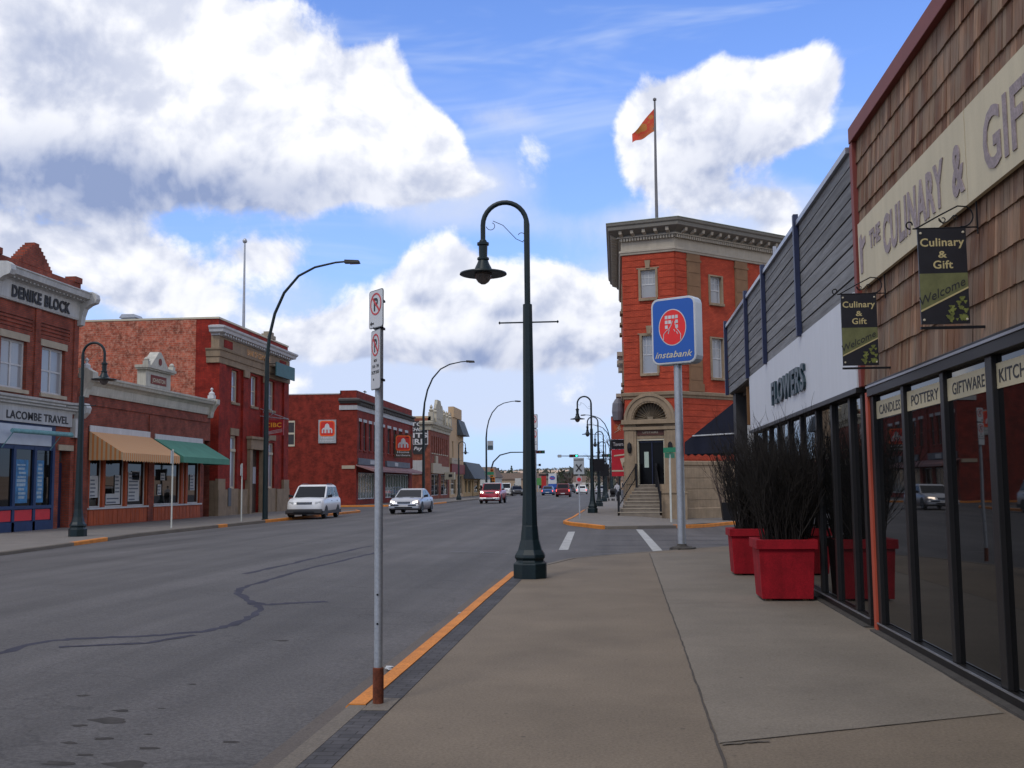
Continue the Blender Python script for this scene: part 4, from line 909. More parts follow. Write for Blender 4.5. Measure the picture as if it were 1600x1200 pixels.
b = MB(); b.hexa([(6.6, 0, 8.4), (12.6, 0, 8.4), (12.6, -.9, 8.4), (6.6, -.9, 8.4)], [(6.6, 0, 10.5), (12.6, 0, 10.5), (12.6, -.15, 10.5), (6.6, -.15, 10.5)]); b.build('slate_skirt', mat('slate', (.07, .09, .11), .8, n=(2, .3)), r)
b = MB(); b.box(.5, 12.2, -.25, 0, 3.1, 4.4); b.build('sign_band', M_redp if False else mat('brick_red_board', (.17, .03, .025), .7), r)
b = MB(); b.box(.2, 5.2, -.3, 0, 4.41, 5.15); b.build('sign_board', M_lintel, r)

# ---- low shop with mansard roof
Y0 = 148.3; W = 18
r = thing('mansard_shop', 'low tan shop with a steep dark slate mansard roof at the end of the row', 'shop', (FX, Y0, 0), 90)
b = MB(); facade(b, 0, W, -.3, 2.7, [(1, 3.2, .5, 2.3), (4.4, 7.2, .5, 2.3), (8.5, 9.7, -.3, 2.3), (11, 16.5, .5, 2.3)], d=.3); shell(b, 0, W, 2.7, 14)
b.build('wall', mat('tan_stucco', (0.40, .27, .13), .9, n=(1, .12)), r)
for o in ((1, 3.2, .5, 2.3), (4.4, 7.2, .5, 2.3), (11, 16.5, .5, 2.3)): window(r, *o, fm=M_cream, gm=M_glass, rows=1, cols=2, name='shop_window')
window(r, 8.5, 9.7, -.02, 2.3, fm=M_cream, gm=M_glass, rows=1, name='door')
b = MB(); b.hexa([(-.4, 14.3, 2.5), (W+.4, 14.3, 2.5), (W+.4, -1.6, 2.5), (-.4, -1.6, 2.5)], [(.3, 13.6, 4.9), (W-1.6, 13.6, 4.9), (W-1.6, -.1, 4.9), (.3, -.1, 4.9)])
b.build('mansard_roof', mat('slate_shingle', (.055, .068, .08), .8, n=(4, .25), fine=.2), r)

# ================================================================ RIGHT SIDE
# local frame of both shops: x runs toward the camera (-Y), y into the building (+X)
SX = 2.61
# ---- shingled gift shop
Y0 = 11.27
r = thing('gift_shop', 'shop clad in brown cedar shingles with a long cream sign reading THE CULINARY & GIFT', 'shop', (SX, Y0, 0), -90)
LN = 15.0
rs = random.Random(11)
b = MB(); z = 2.50; row = 0; ch = 0.262
while z < 5.12:
    x = -0.0
    hh = min(ch + 0.03, 5.16 - z)
    while x < LN:
        w_ = rs.uniform(0.05, 0.13); x1 = min(x + w_, LN); dz_ = rs.uniform(-0.003, 0.003); tk = rs.uniform(0.020, 0.030)
        zb = z + (dz_ if row else 0)
        b.hexa([(x+.004, -tk-.014, zb), (x1-.004, -tk-.014, zb), (x1-.004, 0.0, zb), (x+.004, 0.0, zb)],
               [(x+.004, -0.020, z+hh), (x1-.004, -0.020, z+hh), (x1-.004, 0.0, z+hh), (x+.004, 0.0, z+hh)], 0, rs.random())
        x = x1
    z += ch; row += 1
def shingle_mat():
    m, t, bb = newmat('cedar_shingle'); ND = t.nodes; LK = t.links.new
    tc = ND.new('ShaderNodeTexCoord'); at = ND.new('ShaderNodeAttribute'); at.attribute_name = 'tint'
    mp = ND.new('ShaderNodeMapping'); mp.inputs['Scale'].default_value = (42, 42, 2.2); LK(tc.outputs['Object'], mp.inputs[0])
    nz = ND.new('ShaderNodeTexNoise'); nz.inputs['Scale'].default_value = 1; nz.inputs['Detail'].default_value = 6; nz.inputs['Roughness'].default_value = .7; LK(mp.outputs[0], nz.inputs['Vector'])
    n2 = ND.new('ShaderNodeTexNoise'); n2.inputs['Scale'].default_value = 2.2; n2.inputs['Detail'].default_value = 6; LK(tc.outputs['Object'], n2.inputs['Vector'])
    cr = ND.new('ShaderNodeValToRGB'); LK(at.outputs['Fac'], cr.inputs[0])
    e = cr.color_ramp.elements; e[0].position = 0; e[0].color = (0.11, .050, .028, 1); e[1].position = 1; e[1].color = (0.30, .175, .11, 1)
    e2 = e.new(0.35); e2.color = (0.19, .10, .060, 1); e3 = e.new(0.7); e3.color = (0.20, .135, .088, 1)
    a1 = ND.new('ShaderNodeMapRange'); LK(nz.outputs['Fac'], a1.inputs[0]); a1.inputs[1].default_value = .3; a1.inputs[2].default_value = .7; a1.inputs[3].default_value = .62; a1.inputs[4].default_value = 1.3
    v1 = ND.new('ShaderNodeVectorMath'); v1.operation = 'SCALE'; LK(cr.outputs[0], v1.inputs[0]); LK(a1.outputs[0], v1.inputs['Scale'])
    a2 = ND.new('ShaderNodeMapRange'); LK(n2.outputs['Fac'], a2.inputs[0]); a2.inputs[1].default_value = .45; a2.inputs[2].default_value = .68; a2.inputs[4].default_value = .6
    mx = ND.new('ShaderNodeMix'); mx.data_type = 'RGBA'; LK(a2.outputs[0], mx.inputs['Factor']); LK(v1.outputs[0], mx.inputs[6]); mx.inputs[7].default_value = (0.185, .15, .12, 1)
    LK(mx.outputs[2], bb.inputs['Base Color']); bb.inputs['Roughness'].default_value = .85; bb.inputs['Specular IOR Level'].default_value = .25
    bp = ND.new('ShaderNodeBump'); bp.inputs['Strength'].default_value = .4; bp.inputs['Distance'].default_value = .006; LK(nz.outputs['Fac'], bp.inputs['Height']); LK(bp.outputs[0], bb.inputs['Normal'])
    return m
b.build('shingle_cladding', shingle_mat(), r)
b = MB(); b.box(0.0, LN, 0.001, 0.25, 2.50, 5.15); b.box(0, LN, 2.2, 9, -.2, 5.1); b.box(0, .2, .25, 9, 2.6, 5.1); b.box(LN-.2, LN, .12, 9, -.2, 5.1); b.box(0, LN, .3, 9, 2.55, 2.75)
b.build('wall', mat('shop_render', (.10, .09, .08), .9), r)
b = MB(); b.box(-0.05, LN+.05, -0.085, 0.30, 5.10, 5.27); b.box(-0.07, 0.05, -0.075, 0.001, 2.49, 5.099); b.build('trim', mat('oxblood_trim', (0.16, 0.030, 0.022), .6, n=(3, .15)), r, bevel=.006)
b = MB(); b.box(0.06, 0.16, -0.045, 0.12, -0.02, 2.42); b.build('post', mat('coral_post', (0.34, 0.055, 0.025), .55, n=(4, .12)), r, bevel=.004)
# cream sign board in three panels
b = MB()
for x0, x1 in ((0.22, 3.60), (3.615, 7.0), (7.015, 10.4)): b.box(x0, x1, -0.085, -0.052, 3.47, 4.16)
sb = b.build('sign_board', mat('cream_board', (0.47, 0.41, 0.275), .6, n=(1.2, .08), fine=.03, streak=.06), r)
M_mauve = mat('faded_lettering', (0.245, .20, .205), .7, n=(9, .25), fine=.2)
b = MB()
text(b, 'THE', 0.72, 3.80, 0.17, 0.42, y=-0.087, th=0.006, bold=.04, m=0)
text(b, 'CULINARY', 1.25, 3.62, 0.36, 1.85, y=-0.087, th=0.006, bold=.03)
text(b, '&', 3.30, 3.60, 0.38, 0.27, y=-0.087, th=0.006, bold=.03)
text(b, 'GIFT', 3.98, 3.58, 0.42, 1.02, y=-0.087, th=0.006, bold=.02)
b.prism([(0.32, 3.62), (0.40, 3.62), (0.42, 3.86), (0.54, 3.90), (0.54, 3.97), (0.40, 3.95), (0.38, 4.02), (0.30, 3.99)], 'y', -0.093, -0.087)
b.build('lettering', M_mauve, sb)
# aluminium shop front
M_alu = mat('bronze_aluminium', (0.011, .010, .010), .45, n=(5, .2), spec=.3)
M_alul = mat('aluminium_edge', (0.30, .31, .34), .35, metal=.7, n=(6, .15))
mull = [0.20, 1.36, 2.54, 3.62, 4.55, 6.2, 7.85, 9.5, 11.2, 12.9, 14.8]
b = MB()
b.box(0.17, LN, -0.05, 0.10, 2.37, 2.498); b.box(0.17, LN, -0.028, 0.10, -0.01, 0.09)
for i, x in enumerate(mull):
    h = 0.065 if i in (0, 3) else 0.045
    b.box(x-h+.02, x+h+.02, -0.02, 0.05, 0.09, 2.37)
b.build('window_frame', M_alu, r, bevel=.004)
b = MB(); b.box(0.16, LN, -0.062, -0.051, 2.455, 2.475); b.box(0.17, LN, -0.045, -0.031, 0.085, 0.098); b.build('frame_edge', M_alul, r)
b = MB(); b.box(0.10, LN, -0.10, -0.0, -0.05, 0.022); b.build('sill', mat('dark_sill', (.05, .045, .04), .8, n=(6, .3), fine=.2), r)
words = ['CANDLES', 'POTTERY', 'GIFTWARE', 'KITCHEN']
M_band = mat('window_band', (0.40, .35, .23), .55, n=(4, .06))
for i in range(len(mull)-1):
    x0, x1 = mull[i]+.05, mull[i+1]-.01
    b = MB(); b.box(x0-.02, x1+.02, 0.018, 0.03, .07, 2.39); g_ = b.build('shop_window', M_glass, r)
    if i < 4:
        b = MB(); b.box(x0+.015, x1-.03, 0.013, 0.0175, 2.135, 2.31); s = b.build('window_band', M_band, g_)
        b = MB(); text(b, words[i], (x0+x1)/2, 2.175, 0.095, (x1-x0)*(.72 if i < 3 else .8), y=0.0127, th=.002, bold=.01, center=True); b.build('lettering', M_letter, s)

# ---- flower shop
Y0 = 24.35
r = thing('flower_shop', 'grey weathered plank shop front with white fascia and dark raised letters FLOWERS', 'shop', (SX, Y0, 0), -90)
LN = 13.02
b = MB(); z = 3.52; k = 0
while z < 5.0:
    h = 0.172
    for x0, x1 in ((0.0, 3.86), (3.86, 6.3), (6.3, 9.67), (9.67, LN)):
        b.box(x0+.003, x1-.003, -0.055-0.004*(k % 2), 0.0, z, z+h-0.022, 0, rs.random())
    z += h; k += 1
def plank_mat():
    m, t, bb = newmat('weathered_plank'); ND = t.nodes; LK = t.links.new
    tc = ND.new('ShaderNodeTexCoord'); at = ND.new('ShaderNodeAttribute'); at.attribute_name = 'tint'
    mp = ND.new('ShaderNodeMapping'); mp.inputs['Scale'].default_value = (1.3, 8, 26); LK(tc.outputs['Object'], mp.inputs[0])
    nz = ND.new('ShaderNodeTexNoise'); nz.inputs['Scale'].default_value = 1; nz.inputs['Detail'].default_value = 8; nz.inputs['Roughness'].default_value = .72; LK(mp.outputs[0], nz.inputs['Vector'])
    ad = ND.new('ShaderNodeMath'); ad.operation = 'MULTIPLY_ADD'; LK(at.outputs['Fac'], ad.inputs[0]); ad.inputs[1].default_value = .22; LK(nz.outputs['Fac'], ad.inputs[2])
    cr = ND.new('ShaderNodeValToRGB'); LK(ad.outputs[0], cr.inputs[0]); e = cr.color_ramp.elements
    e[0].position = .38; e[0].color = (.055, .055, .058, 1); e[1].position = .88; e[1].color = (.23, .235, .245, 1)
    LK(cr.outputs[0], bb.inputs['Base Color']); bb.inputs['Roughness'].default_value = .8
    return m
b.build('plank_cladding', plank_mat(), r)
b = MB()
for x in (0.05, 3.86, 6.3, 9.67): MB().box(x-.05, x+.05, -0.13, -0.06, 3.50, 5.20).build('batten', M_navy, r, bevel=.004)
b = MB(); b.box(-.02, LN-.08, -.10, .25, 5.035, 5.10); b.box(7.6, 7.64, -.1, -.05, 5.1, 5.22); b.build('coping', M_alul, r)
b = MB(); b.box(0, LN-.01, 0.001, .2, 3.50, 5.03); b.box(.0, 3.9, .2, 3.0, 3.42, 3.52); b.build('soffit', mat('dark_timber', (.06, .045, .035), .8, n=(3, .3)), r)
b = MB(); b.box(3.9, LN, 2.4, 9, -.2, 4.9); b.prism([(-.0, 9.0), (-.0, 3.0), (4.0, 2.4), (4.0, 9.0)], 'z', -.2, 4.9); b.box(3.9, LN, .2, 9, 3.0, 3.4)
b.build('wall', mat('shop_render', (.10, .09, .08), .9), r)
b = MB()
xs_ = [3.90, 6.3, 8.75, 11.0, LN-.10]
for i in range(4): b.box(xs_[i]+.002, xs_[i+1]-.002, -0.07, 0.10, 2.50, 3.52)
f = b.build('fascia', mat('white_fascia', (0.50, .52, .56), .5, n=(.8, .06), fine=.02, streak=.025), r)
b = MB(); text(b, 'FLOWERS', 6.95, 2.76, 0.36, 3.00, y=-0.073, th=0.035, bold=.025); b.build('lettering', mat('dark_teal_letter', (.012, .03, .04), .4), f)
b = MB(); b.box(3.9, LN-.1, -.085, .1, 2.44, 2.498); b.box(3.9, LN-.1, -.03, .1, 0.02, .10)
mull = [3.95, 5.15, 6.0, 6.92, 8.02, 9.07, 10.25, 11.25, 12.25, 12.86]
for x in mull: b.box(x-.05, x+.05, -.022, .05, .10, 2.44)
b.build('window_frame', M_alu, r, bevel=.004)
b = MB(); b.box(3.9, LN-.1, -.05, -.031, .088, .10); b.build('frame_edge', M_alul, r)
b = MB(); b.box(3.9, LN-.1, -.10, 0, -.05, .019); b.build('sill', mat('dark_sill', (.05, .045, .04), .8), r)
for i in range(len(mull)-1):
    b = MB(); b.box(mull[i]+.03, mull[i+1]-.03, .018, .03, .07, 2.45); b.build('shop_window', M_glass, r)
b = MB(); b.box(0.10, 0.62, .03, .34, -.2, 3.5); b.build('column', mat('black_column', (.022, .020, .020), .6, n=(2, .2)), r)
b = MB(); b.box(3.84, 3.9, .12, 2.4, 0.0, 3.42); b.build('door', M_glass, r)
b = MB(); b.box(3.0, 3.03, -.02, .50, 1.75, 2.65); s = b.build('hanging_board', M_white, r)
b = MB(); b.lathe([(.20, 3.031), (.20, 3.04)], (0, .27, 2.2), 20, ax='x'); b.build('emblem', M_letter, s)
b = MB(); b.lathe([(.15, 3.041), (.15, 3.045)], (0, .27, 2.2), 20, ax='x'); b.build('emblem', M_lampg, s)
b = MB(); b.box(3.0, 3.03, -.02, .5, 2.66, 3.42); b.build('board', mat('ochre_board', (.16, .08, .03), .8), r)
# awning on the side-street face
aw = thing('side_awning', 'navy canvas awning over the side-street corner of the flower shop', 'awning', (2.85, 24.55, 0), 41)
# local x along the side street, +y outward: build with y negative = outward by mirroring rotation
aw.rotation_euler = (0, 0, R_(41+180))
b = MB(); x0, x1 = -6.0, -0.25
b.hexa([(x0, 0, 3.60), (x1, 0, 3.60), (x1, -2.1, 2.50), (x0, -2.1, 2.50)], [(x0, 0, 3.62), (x1, 0, 3.62), (x1, -2.1, 2.52), (x0, -2.1, 2.52)])
b.prism([(0, 3.60), (-2.1, 2.50), (-2.1, 2.22), (0, 2.22)], 'x', x1-.008, x1+.008)
nn = 24
for k in range(nn):
    a = x0+(x1-x0)*k/nn; c = x0+(x1-x0)*(k+1)/nn; b.prism([(a, 2.5), (c, 2.5), (c, 2.24), ((a+c)/2, 2.19), (a, 2.24)], 'y', -2.11, -2.095)
b.build('canopy', mat('navy_canvas', (0.005, .007, .020), .85, n=(3, .2)), aw)
b = MB(); b.tube([(x1+.02, -.02, 2.66), (x1+.02, -1.8, 2.66)], .018, 6); b.build('frame', M_white, aw)

# ---- three-storey flatiron building
OX, OY = 0.45, 54.7
r = thing('flatiron_building', 'three-storey wedge-shaped vermilion brick building with tan stone trim, deep bracketed cornice and shell-arched corner door', 'building', (OX, OY, 0), 0)
C0 = Vector((0, 0)); C1 = Vector((2.65, -0.8)); DR = Vector((0.762, 0.648)); C2 = C1 + DR*18.0; L0 = Vector((0, 14.2))
def segM(a, bb):
    d = (bb-a).normalized()                     # x along, y into the wall (left of travel)
    return Matrix(((d.x, -d.y, 0, a.x), (d.y, d.x, 0, a.y), (0, 0, 1, 0), (0, 0, 0, 1)))
MC = segM(C0, C1); MR = segM(C1, C2); ML = segM(L0, C0); WC = (C1-C0).length
H0, H1, H2, H3 = 2.66, 5.87, 6.20, 13.40
opsC = [(0.88, 1.86, 11.06, 12.62), (0.88, 1.86, 7.16, 9.20)]
opsR = []
for k in range(5):
    s = 2.42+3.5*k; opsR += [(s, s+1.02, 10.94, 12.45), (s, s+1.02, 7.0, 9.15)]
opsR2 = [(2.3+3.5*k, 3.5+3.5*k, 3.3, 5.2) for k in range(1, 5)]
opsL = []
for k in range(3):
    s = 2.0+4.2*k; opsL += [(s, s+1.1, 10.94, 12.45), (s, s+1.1, 7.0, 9.15)]
b = MB()
facade(b, 0, WC, H2, H3, opsC, d=.25, M=MC); facade(b, 0, WC, 4.7, H1, [(.46, 2.26, 4.7, 5.70)], d=.3, M=MC)
facade(b, 0, 18, H2, H3, opsR, d=.25, M=MR); facade(b, 0, 18, H0, H1, opsR2, d=.25, M=MR)
facade(b, 0, 14.2, H2, H3, opsL, d=.25, M=ML); facade(b, 0, 14.2, H0, H1, [], M=ML)
T3 = lambda v, z: (v.x, v.y, z)
b.quad(T3(L0, 0), T3(C2, 0), T3(C2, 14.6), T3(L0, 14.6))
def rustic(x0, x1, z0, z1, ops, M, course=.327, gap=.026):
    n = round((z1-z0)/course); c = (z1-z0)/n
    for k in range(n):
        za, zb = z0+k*c+gap/2, z0+(k+1)*c-gap/2
        cuts = sorted([(o[0]-.1, o[1]+.1) for o in ops if o[2]-.08 < (za+zb)/2 < o[3]+.1]); x = x0
        for a, cc in cuts + [(x1, x1)]:
            if a-x > .05:
                q = MB(); q.box(x, a, -.032, .0, za, zb); b.add([M @ v for v in q.v], q.f)
            x = cc
rustic(0.0, WC-.001, H2, H3, opsC, MC); rustic(0.05, .83, H2, H3, [], MR); rustic(0.05, 1.0, H0+.05, H1, [], MR); rustic(-.0, WC, 5.2, H1, [(-.05, WC+.05-.3, 5.1, 5.9)], MC)
rustic(1.85, 17.9, H0+.05, H1, opsR2, MR); rustic(1.0, 1.85, H0+.05, H1, [], MR)
b.build('wall', M_flat, r)
b = MB(); b.prism([T3(C0, 0)[:2], T3(C1, 0)[:2], T3(C2, 0)[:2], T3(L0, 0)[:2]], 'z', 14.2, 14.62); b.build('roof', M_roof, r)
path = [L0, C0, C1, C2]
b = MB()
for pp in ([L0, C0], [C1, C2]): b.sweep(pp, [(0, -.5), (.10, -.5), (.10, H0-.25), (.16, H0-.2), (.16, H0-.05), (.10, H0), (0, H0)])
b.sweep([C1+DR*.02, C2], [(.10, -.5), (.16, -.5), (.16, .25), (.10, .3)]); 
for k in range(3): b.sweep([C1+DR*.02, C2], [(.10, .70+.55*k), (.115, .71+.55*k), (.115, 1.18+.55*k), (.10, 1.19+.55*k)])
b.build('stone_base', M_stone, r)
b = MB(); b.sweep(path, [(0, H1), (.06, H1), (.08, H1+.10), (.16, H1+.16), (.18, H2-.03), (0, H2+.02)]); b.build('string_course', M_stone, r)
b = MB()
for s in (.83, 4.38, 7.9, 11.4, 14.9):
    q = MB(); q.box(s, s+.95, -.07, 0, H2+.001, H3); q.box(s-.05, s+1.0, -.11, 0, H3-.42, H3-.30); q.box(s-.05, s+1.0, -.12, 0, H2+.02, H2+.42)
    for k in range(9): q.box(s+.06, s+.89, -.085, -.07, H2+.6+k*.7, H2+1.25+k*.7)
    b.add([MR @ v for v in q.v], q.f)
b.build('pilaster', mat('brown_stone', (0.19, .105, .055), .85, n=(2, .2), fine=.12), r)
M_corn = mat('cornice_stone', (0.35, .31, .25), .75, n=(1.6, .12), fine=.06, streak=.06)
b = MB(); b.sweep(path, [(0, H3), (.10, H3), (.12, H3+.08), (.16, H3+.12), (.16, H3+.22), (.07, H3+.24), (.05, H3+.26), (.05, 14.14), (.14, 14.17), (.16, 14.24), (0, 14.24)])
b.build('frieze', M_corn, r)
b = MB(); b.sweep(path, [(0, 14.24), (.22, 14.25), (.24, 14.40), (.64, 14.60), (.70, 14.64), (.72, 14.80), (.79, 14.86), (.81, 14.96), (.76, 15.0), (0, 15.1)])
def along(M, ln, step, f, off=.2):
    n = int((ln-off)/step)
    for k in range(n+1):
        q = MB(); f(q, off+k*step); b.add([M @ v for v in q.v], q.f)
f_ = lambda q, x: q.hexa([(x-.08, -.56, 14.42), (x+.08, -.56, 14.42), (x+.08, -.2, 14.30), (x-.08, -.2, 14.30)], [(x-.08, -.60, 14.60), (x+.08, -.60, 14.60), (x+.08, -.2, 14.60), (x-.08, -.2, 14.60)])
b.build('cornice', mat('grey_cornice', (0.155, .145, .125), .75, n=(2, .15), fine=.08), r); b = MB()
along(MC, WC, .62, f_, .08); along(MR, 18, .62, f_, .35); along(ML, 14.2, .62, f_, .3)
d_ = lambda q, x: q.box(x-.045, x+.045, -.24, -.12, 14.10, 14.245)
along(MC, WC, .15, d_, .05); along(MR, 17.8, .15, d_, .05)
b.sweep(path, [(.18, 14.27), (.27, 14.27), (.27, 14.33), (.18, 14.33)]); b.build('bracket', M_corn, r)
b = MB(); b.sweep(path, [(.0, 15.05), (.815, 15.0), (.815, 15.03), (0, 15.13)]); b.build('flashing', mat('green_flashing', (.30, .33, .27), .6), r)
for M_, ops in ((MC, opsC), (MR, opsR), (ML, opsL)):
    for o in ops:
        q = MB(); a_, c_, e_, f2 = o
        for bx in ((a_-.02, a_+.10, e_, f2), (c_-.10, c_+.02, e_, f2), (a_+.10, c_-.10, f2-.08, f2)): q.box(bx[0], bx[1], -.05, .11, bx[2], bx[3])
        q.build('surround', M_stone, r, M_)
        window(r, a_+.10, c_-.10, e_, f2-.08, y=.12, fm=M_white, gm=M_glassc, rows=2, fr=.05, bar=.03, sill=M_stone, M=M_, muntin=(4, 2, (o[2]+o[3])/2), sillout=.16)  # pale pane colour stands in for reflected sky
for o in opsR2: window(r, *o, y=.12, fm=M_lintel, gm=M_glassu, rows=1, cols=2, fr=.08, sill=M_stone, M=MR)
b = MB()
for o in opsC:                                # splayed brick voussoirs with a stone keystone above the corner windows
    cx = (o[0]+o[1])/2; q = MB(); q.prism([(cx-.10, o[3]), (cx+.10, o[3]), (cx+.15, o[3]+.42), (cx-.15, o[3]+.42)], 'y', -.10, 0); q.box(o[0]-.12, o[1]+.12, -.05, .1, o[3], o[3]+.05)
    kk = MB(); kk.add([MC @ v for v in q.v], q.f); kk.build('keystone', M_stone, r)
# corner entrance: surround, shell arch, door, plaque, lamps
cx = 1.36
b = MB(); b.box(-.02, .62, -.22, .3, .0, 4.55); b.box(2.08, WC+.02, -.22, .3, 0, 4.55); b.box(.62, 2.08, -.12, .3, 3.80, 4.55); b.box(-.05, WC+.05, -.30, .3, 4.25, 4.42)
b.box(-.10, WC+.10, -.42, .2, 4.55, 4.78)
b.box(.05, .5, -.26, -.22, 1.5, 4.2); b.box(2.2, WC-.06, -.26, -.22, 1.5, 4.2)
R1 = 1.30
ring = lambda ra, rb, y0, y1: b.prism(arcpts(cx, 4.78, rb, 0, 180, 24) + arcpts(cx, 4.78, ra, 180, 0, 24), 'y', y0, y1)
ring(.93, R1, -.34, .1); ring(1.18, R1+.02, -.40, -.34); ring(.86, .94, -.30, .05)
for k in range(17):
    a = R_(6+k*10.5); x = cx+.88*math.cos(a); z = 4.78+.88*math.sin(a); b.box(x-.035, x+.035, -.33, -.2, z-.035, z+.035)
b.build('door_surround', M_stone, r, MC, bevel=.012)
b = MB()
for k in range(15):                            # ribs of the shell
    a0, a1 = R_(k*12), R_((k+1)*12); am = (a0+a1)/2; P = lambda a, rr, y: (cx+rr*math.cos(a), y, 4.78+rr*math.sin(a))
    b.add([P(am, .08, .02), P(a0, .86, .20), P(am, .86, .02), P(a1, .86, .20)], [(0, 1, 2), (0, 2, 3)])
b.prism(arcpts(cx, 4.79, .87, 0, 180, 20), 'y', .22, .26); b.box(cx-.14, cx+.14, -.12, .1, 4.79, 4.93)
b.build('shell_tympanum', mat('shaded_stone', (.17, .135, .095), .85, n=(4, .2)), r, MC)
b = MB(); b.box(.70, 2.0, .10, .16, 1.46, 3.70); dr = b.build('door', glass('door_glass', (.004, .004, .005), .15, .12), r, MC)
b = MB(); b.box(.95, 1.18, .085, .099, 2.35, 3.15); b.build('notice', mat('pale_notice', (.35, .42, .36), .6), dr, MC)
b = MB(); b.box(1.35, 1.39, .05, .098, 1.5, 3.7); b.box(.70, 2.0, .07, .098, 3.62, 3.72); b.build('frame', M_navy, dr, MC)
b = MB()
for x in (.625, 2.005): b.box(x, x+.07, -.06, .1, 1.46, 3.79)
b.box(.62, 2.08, -.09, .1, 3.72, 3.80); b.build('door_frame', M_cream, r, MC)
b = MB(); b.box(.66, 2.06, -.16, -.121, 3.98, 4.46); pq = b.build('plaque', mat('plaque_brown', (.06, .018, .012), .6), r, MC)
b = MB(); text(b, 'OFFICES AND ROOMS', cx, 4.26, .10, 1.2, y=-.162, th=.004, center=True); text(b, 'UPSTAIRS', cx, 4.08, .10, .8, y=-.162, th=.004, center=True); b.build('lettering', M_cream, pq, MC)
for x in (.30, 2.42):
    b = MB(); b.lathe([(.02, -.28), (.09, -.22), (.12, 0), (.10, .2), (.03, .28)], (x, -.36, 3.35), 10); b.box(x-.03, x+.03, -.36, -.2, 3.5, 3.55); b.build('wall_lamp', M_black, r, MC)
# stone steps, cheek wall, railings (root coords: X = world-0.45, Y = world-54.7)
b = MB(); n = 9
for k in range(n):
    t = k/(n-1); y0 = -3.0+2.45*t; xl = -.45+t*.95; xr = 1.65-.10*t
    b.box(xl, xr, y0, 0.3, k*.165-.02 if k else -.3, (k+1)*.165)
b.build('steps', mat('step_stone', (.17, .14, .11), .85, n=(3, .25), fine=.15), r)
b = MB()
for k in range(n):
    t = k/(n-1); y0 = -3.0+2.45*t; xl = -.45+t*.95; xr = 1.65-.10*t
    b.box(xl-.01, xr+.01, y0-.025, y0+.04, (k+1)*.165-.03, (k+1)*.165+.004)
b.build('nosing', M_lintel, r)
b = MB(); b.box(1.66, 2.9, -2.5, -.55, -.3, 1.05); b.box(1.66, 2.9, -1.6, -.5, 1.05, 1.5); b.box(1.62, 2.94, -2.55, -1.58, 1.05, 1.12); b.build('cheek_wall', M_stone, r)
b = MB()
for xa, xb in ((-.42, .50), (1.60, 1.50)):
    A = Vector((xa, -2.95, 0)); B = Vector((xb, -.6, 1.5))
    b.box(xa-.05, xa+.05, -3.0, -2.9, 0, 1.15); b.box(xb-.05, xb+.05, -.65, -.55, 1.3, 2.55)
    for h in (.35, .95): b.tube([A+Vector((0, 0, h+.12)), B+Vector((0, 0, h))], .025, 6)
    for k in range(1, 14): p = A.lerp(B, k/14); b.tube([p+Vector((0, 0, .36)), p+Vector((0, 0, 1.03))], .012, 5)
b.build('railing', M_black, r)
# bay, balcony and canopy shapes on the street side
b = MB()
for s, z0, z1, o in ((2.2, 8.9, 9.15, .35), (6.4, 8.9, 9.15, .35), (2.0, 6.9, 7.1, .45)): q = MB(); q.box(s-.2, s+1.5, -o, 0, z0, z1); q.box(s, s+.15, -o*.8, 0, z0-.4, z0); q.box(s+1.15, s+1.3, -o*.8, 0, z0-.4, z0); b.add([ML @ v for v in q.v], q.f)
b.build('window_hood', M_corn, r)
b = MB(); b.lathe([(.05, 0), (.28, .05), (.34, .5), (.30, .95), (.14, 1.2), (.02, 1.25)], (-.36, 3.2, 4.95), 14); b.build('wall_lantern', mat('lantern_grey', (.13, .13, .15), .5), r)
b = MB(); b.box(4.0, 5.4, -1.0, -.9, 4.25, 4.35); b.box(4.2, 5.2, -.75, -.68, 3.5, 4.25)
b.tube([(4.1, 0, 4.3), (4.1, -1.0, 4.3)], .03, 6); q = b.build('projecting_sign', mat('vermilion_sign', (.45, .05, .02), .5), r, MR)
b = MB(); b.box(4.45, 4.95, -.76, -.751, 3.7, 4.0); b.build('emblem', M_cream, q, MR)

# flag and pole on its roof
fp = thing('flagpole', 'tall grey flagpole on the corner roof of the vermilion wedge-shaped building', 'flagpole', (2.35, 56.0, 15.05))
b = MB(); b.tube([(0, 0, 0), (0, 0, 3), (0.03, 0, 7.1)], [.09, .075, .05], 10); b.lathe([(.02, 0), (.10, .05), (.10, .14), (.02, .2)], (0.03, 0, 7.1), 10); b.build('pole', mat('weathered_pole', (.14, .14, .15), .7, n=(2, .2)), fp)
b = MB(); b.box(-.2, .2, -.2, .2, -.1, .12); b.build('base', M_roof, fp)
def flagmat():
    m, t, bb = newmat('flag_cloth'); ND = t.nodes; LK = t.links.new
    uv = ND.new('ShaderNodeTexCoord'); n1_ = ND.new('ShaderNodeTexNoise'); n1_.inputs['Scale'].default_value = 1.5; n1_.inputs['Detail'].default_value = 1; LK(uv.outputs['Object'], n1_.inputs['Vector'])
    cr = ND.new('ShaderNodeValToRGB'); LK(n1_.outputs['Fac'], cr.inputs[0]); e = cr.color_ramp.elements; e[0].position = .38; e[0].color = (.42, .16, .03, 1); e[1].position = .44; e[1].color = (.50, .04, .02, 1)
    e.new(.66).color = (.45, .12, .03, 1); e.new(.72).color = (.02, .10, .16, 1)
    LK(cr.outputs[0], bb.inputs['Base Color']); bb.inputs['Roughness'].default_value = .8; return m
b = MB(); nu, nv = 14, 8; vs = []
for j in range(nv+1):
    for i in range(nu+1):
        u, v = i/nu, j/nv                        # u away from the pole, v down
        x = -u*1.22; z = 6.7 - v*1.25*(1-.55*u) - u*(1.38) + .1*math.sin(u*7+v*2)*u; y = .16*math.sin(u*8+v*3)*u
        vs.append((x, y, z))
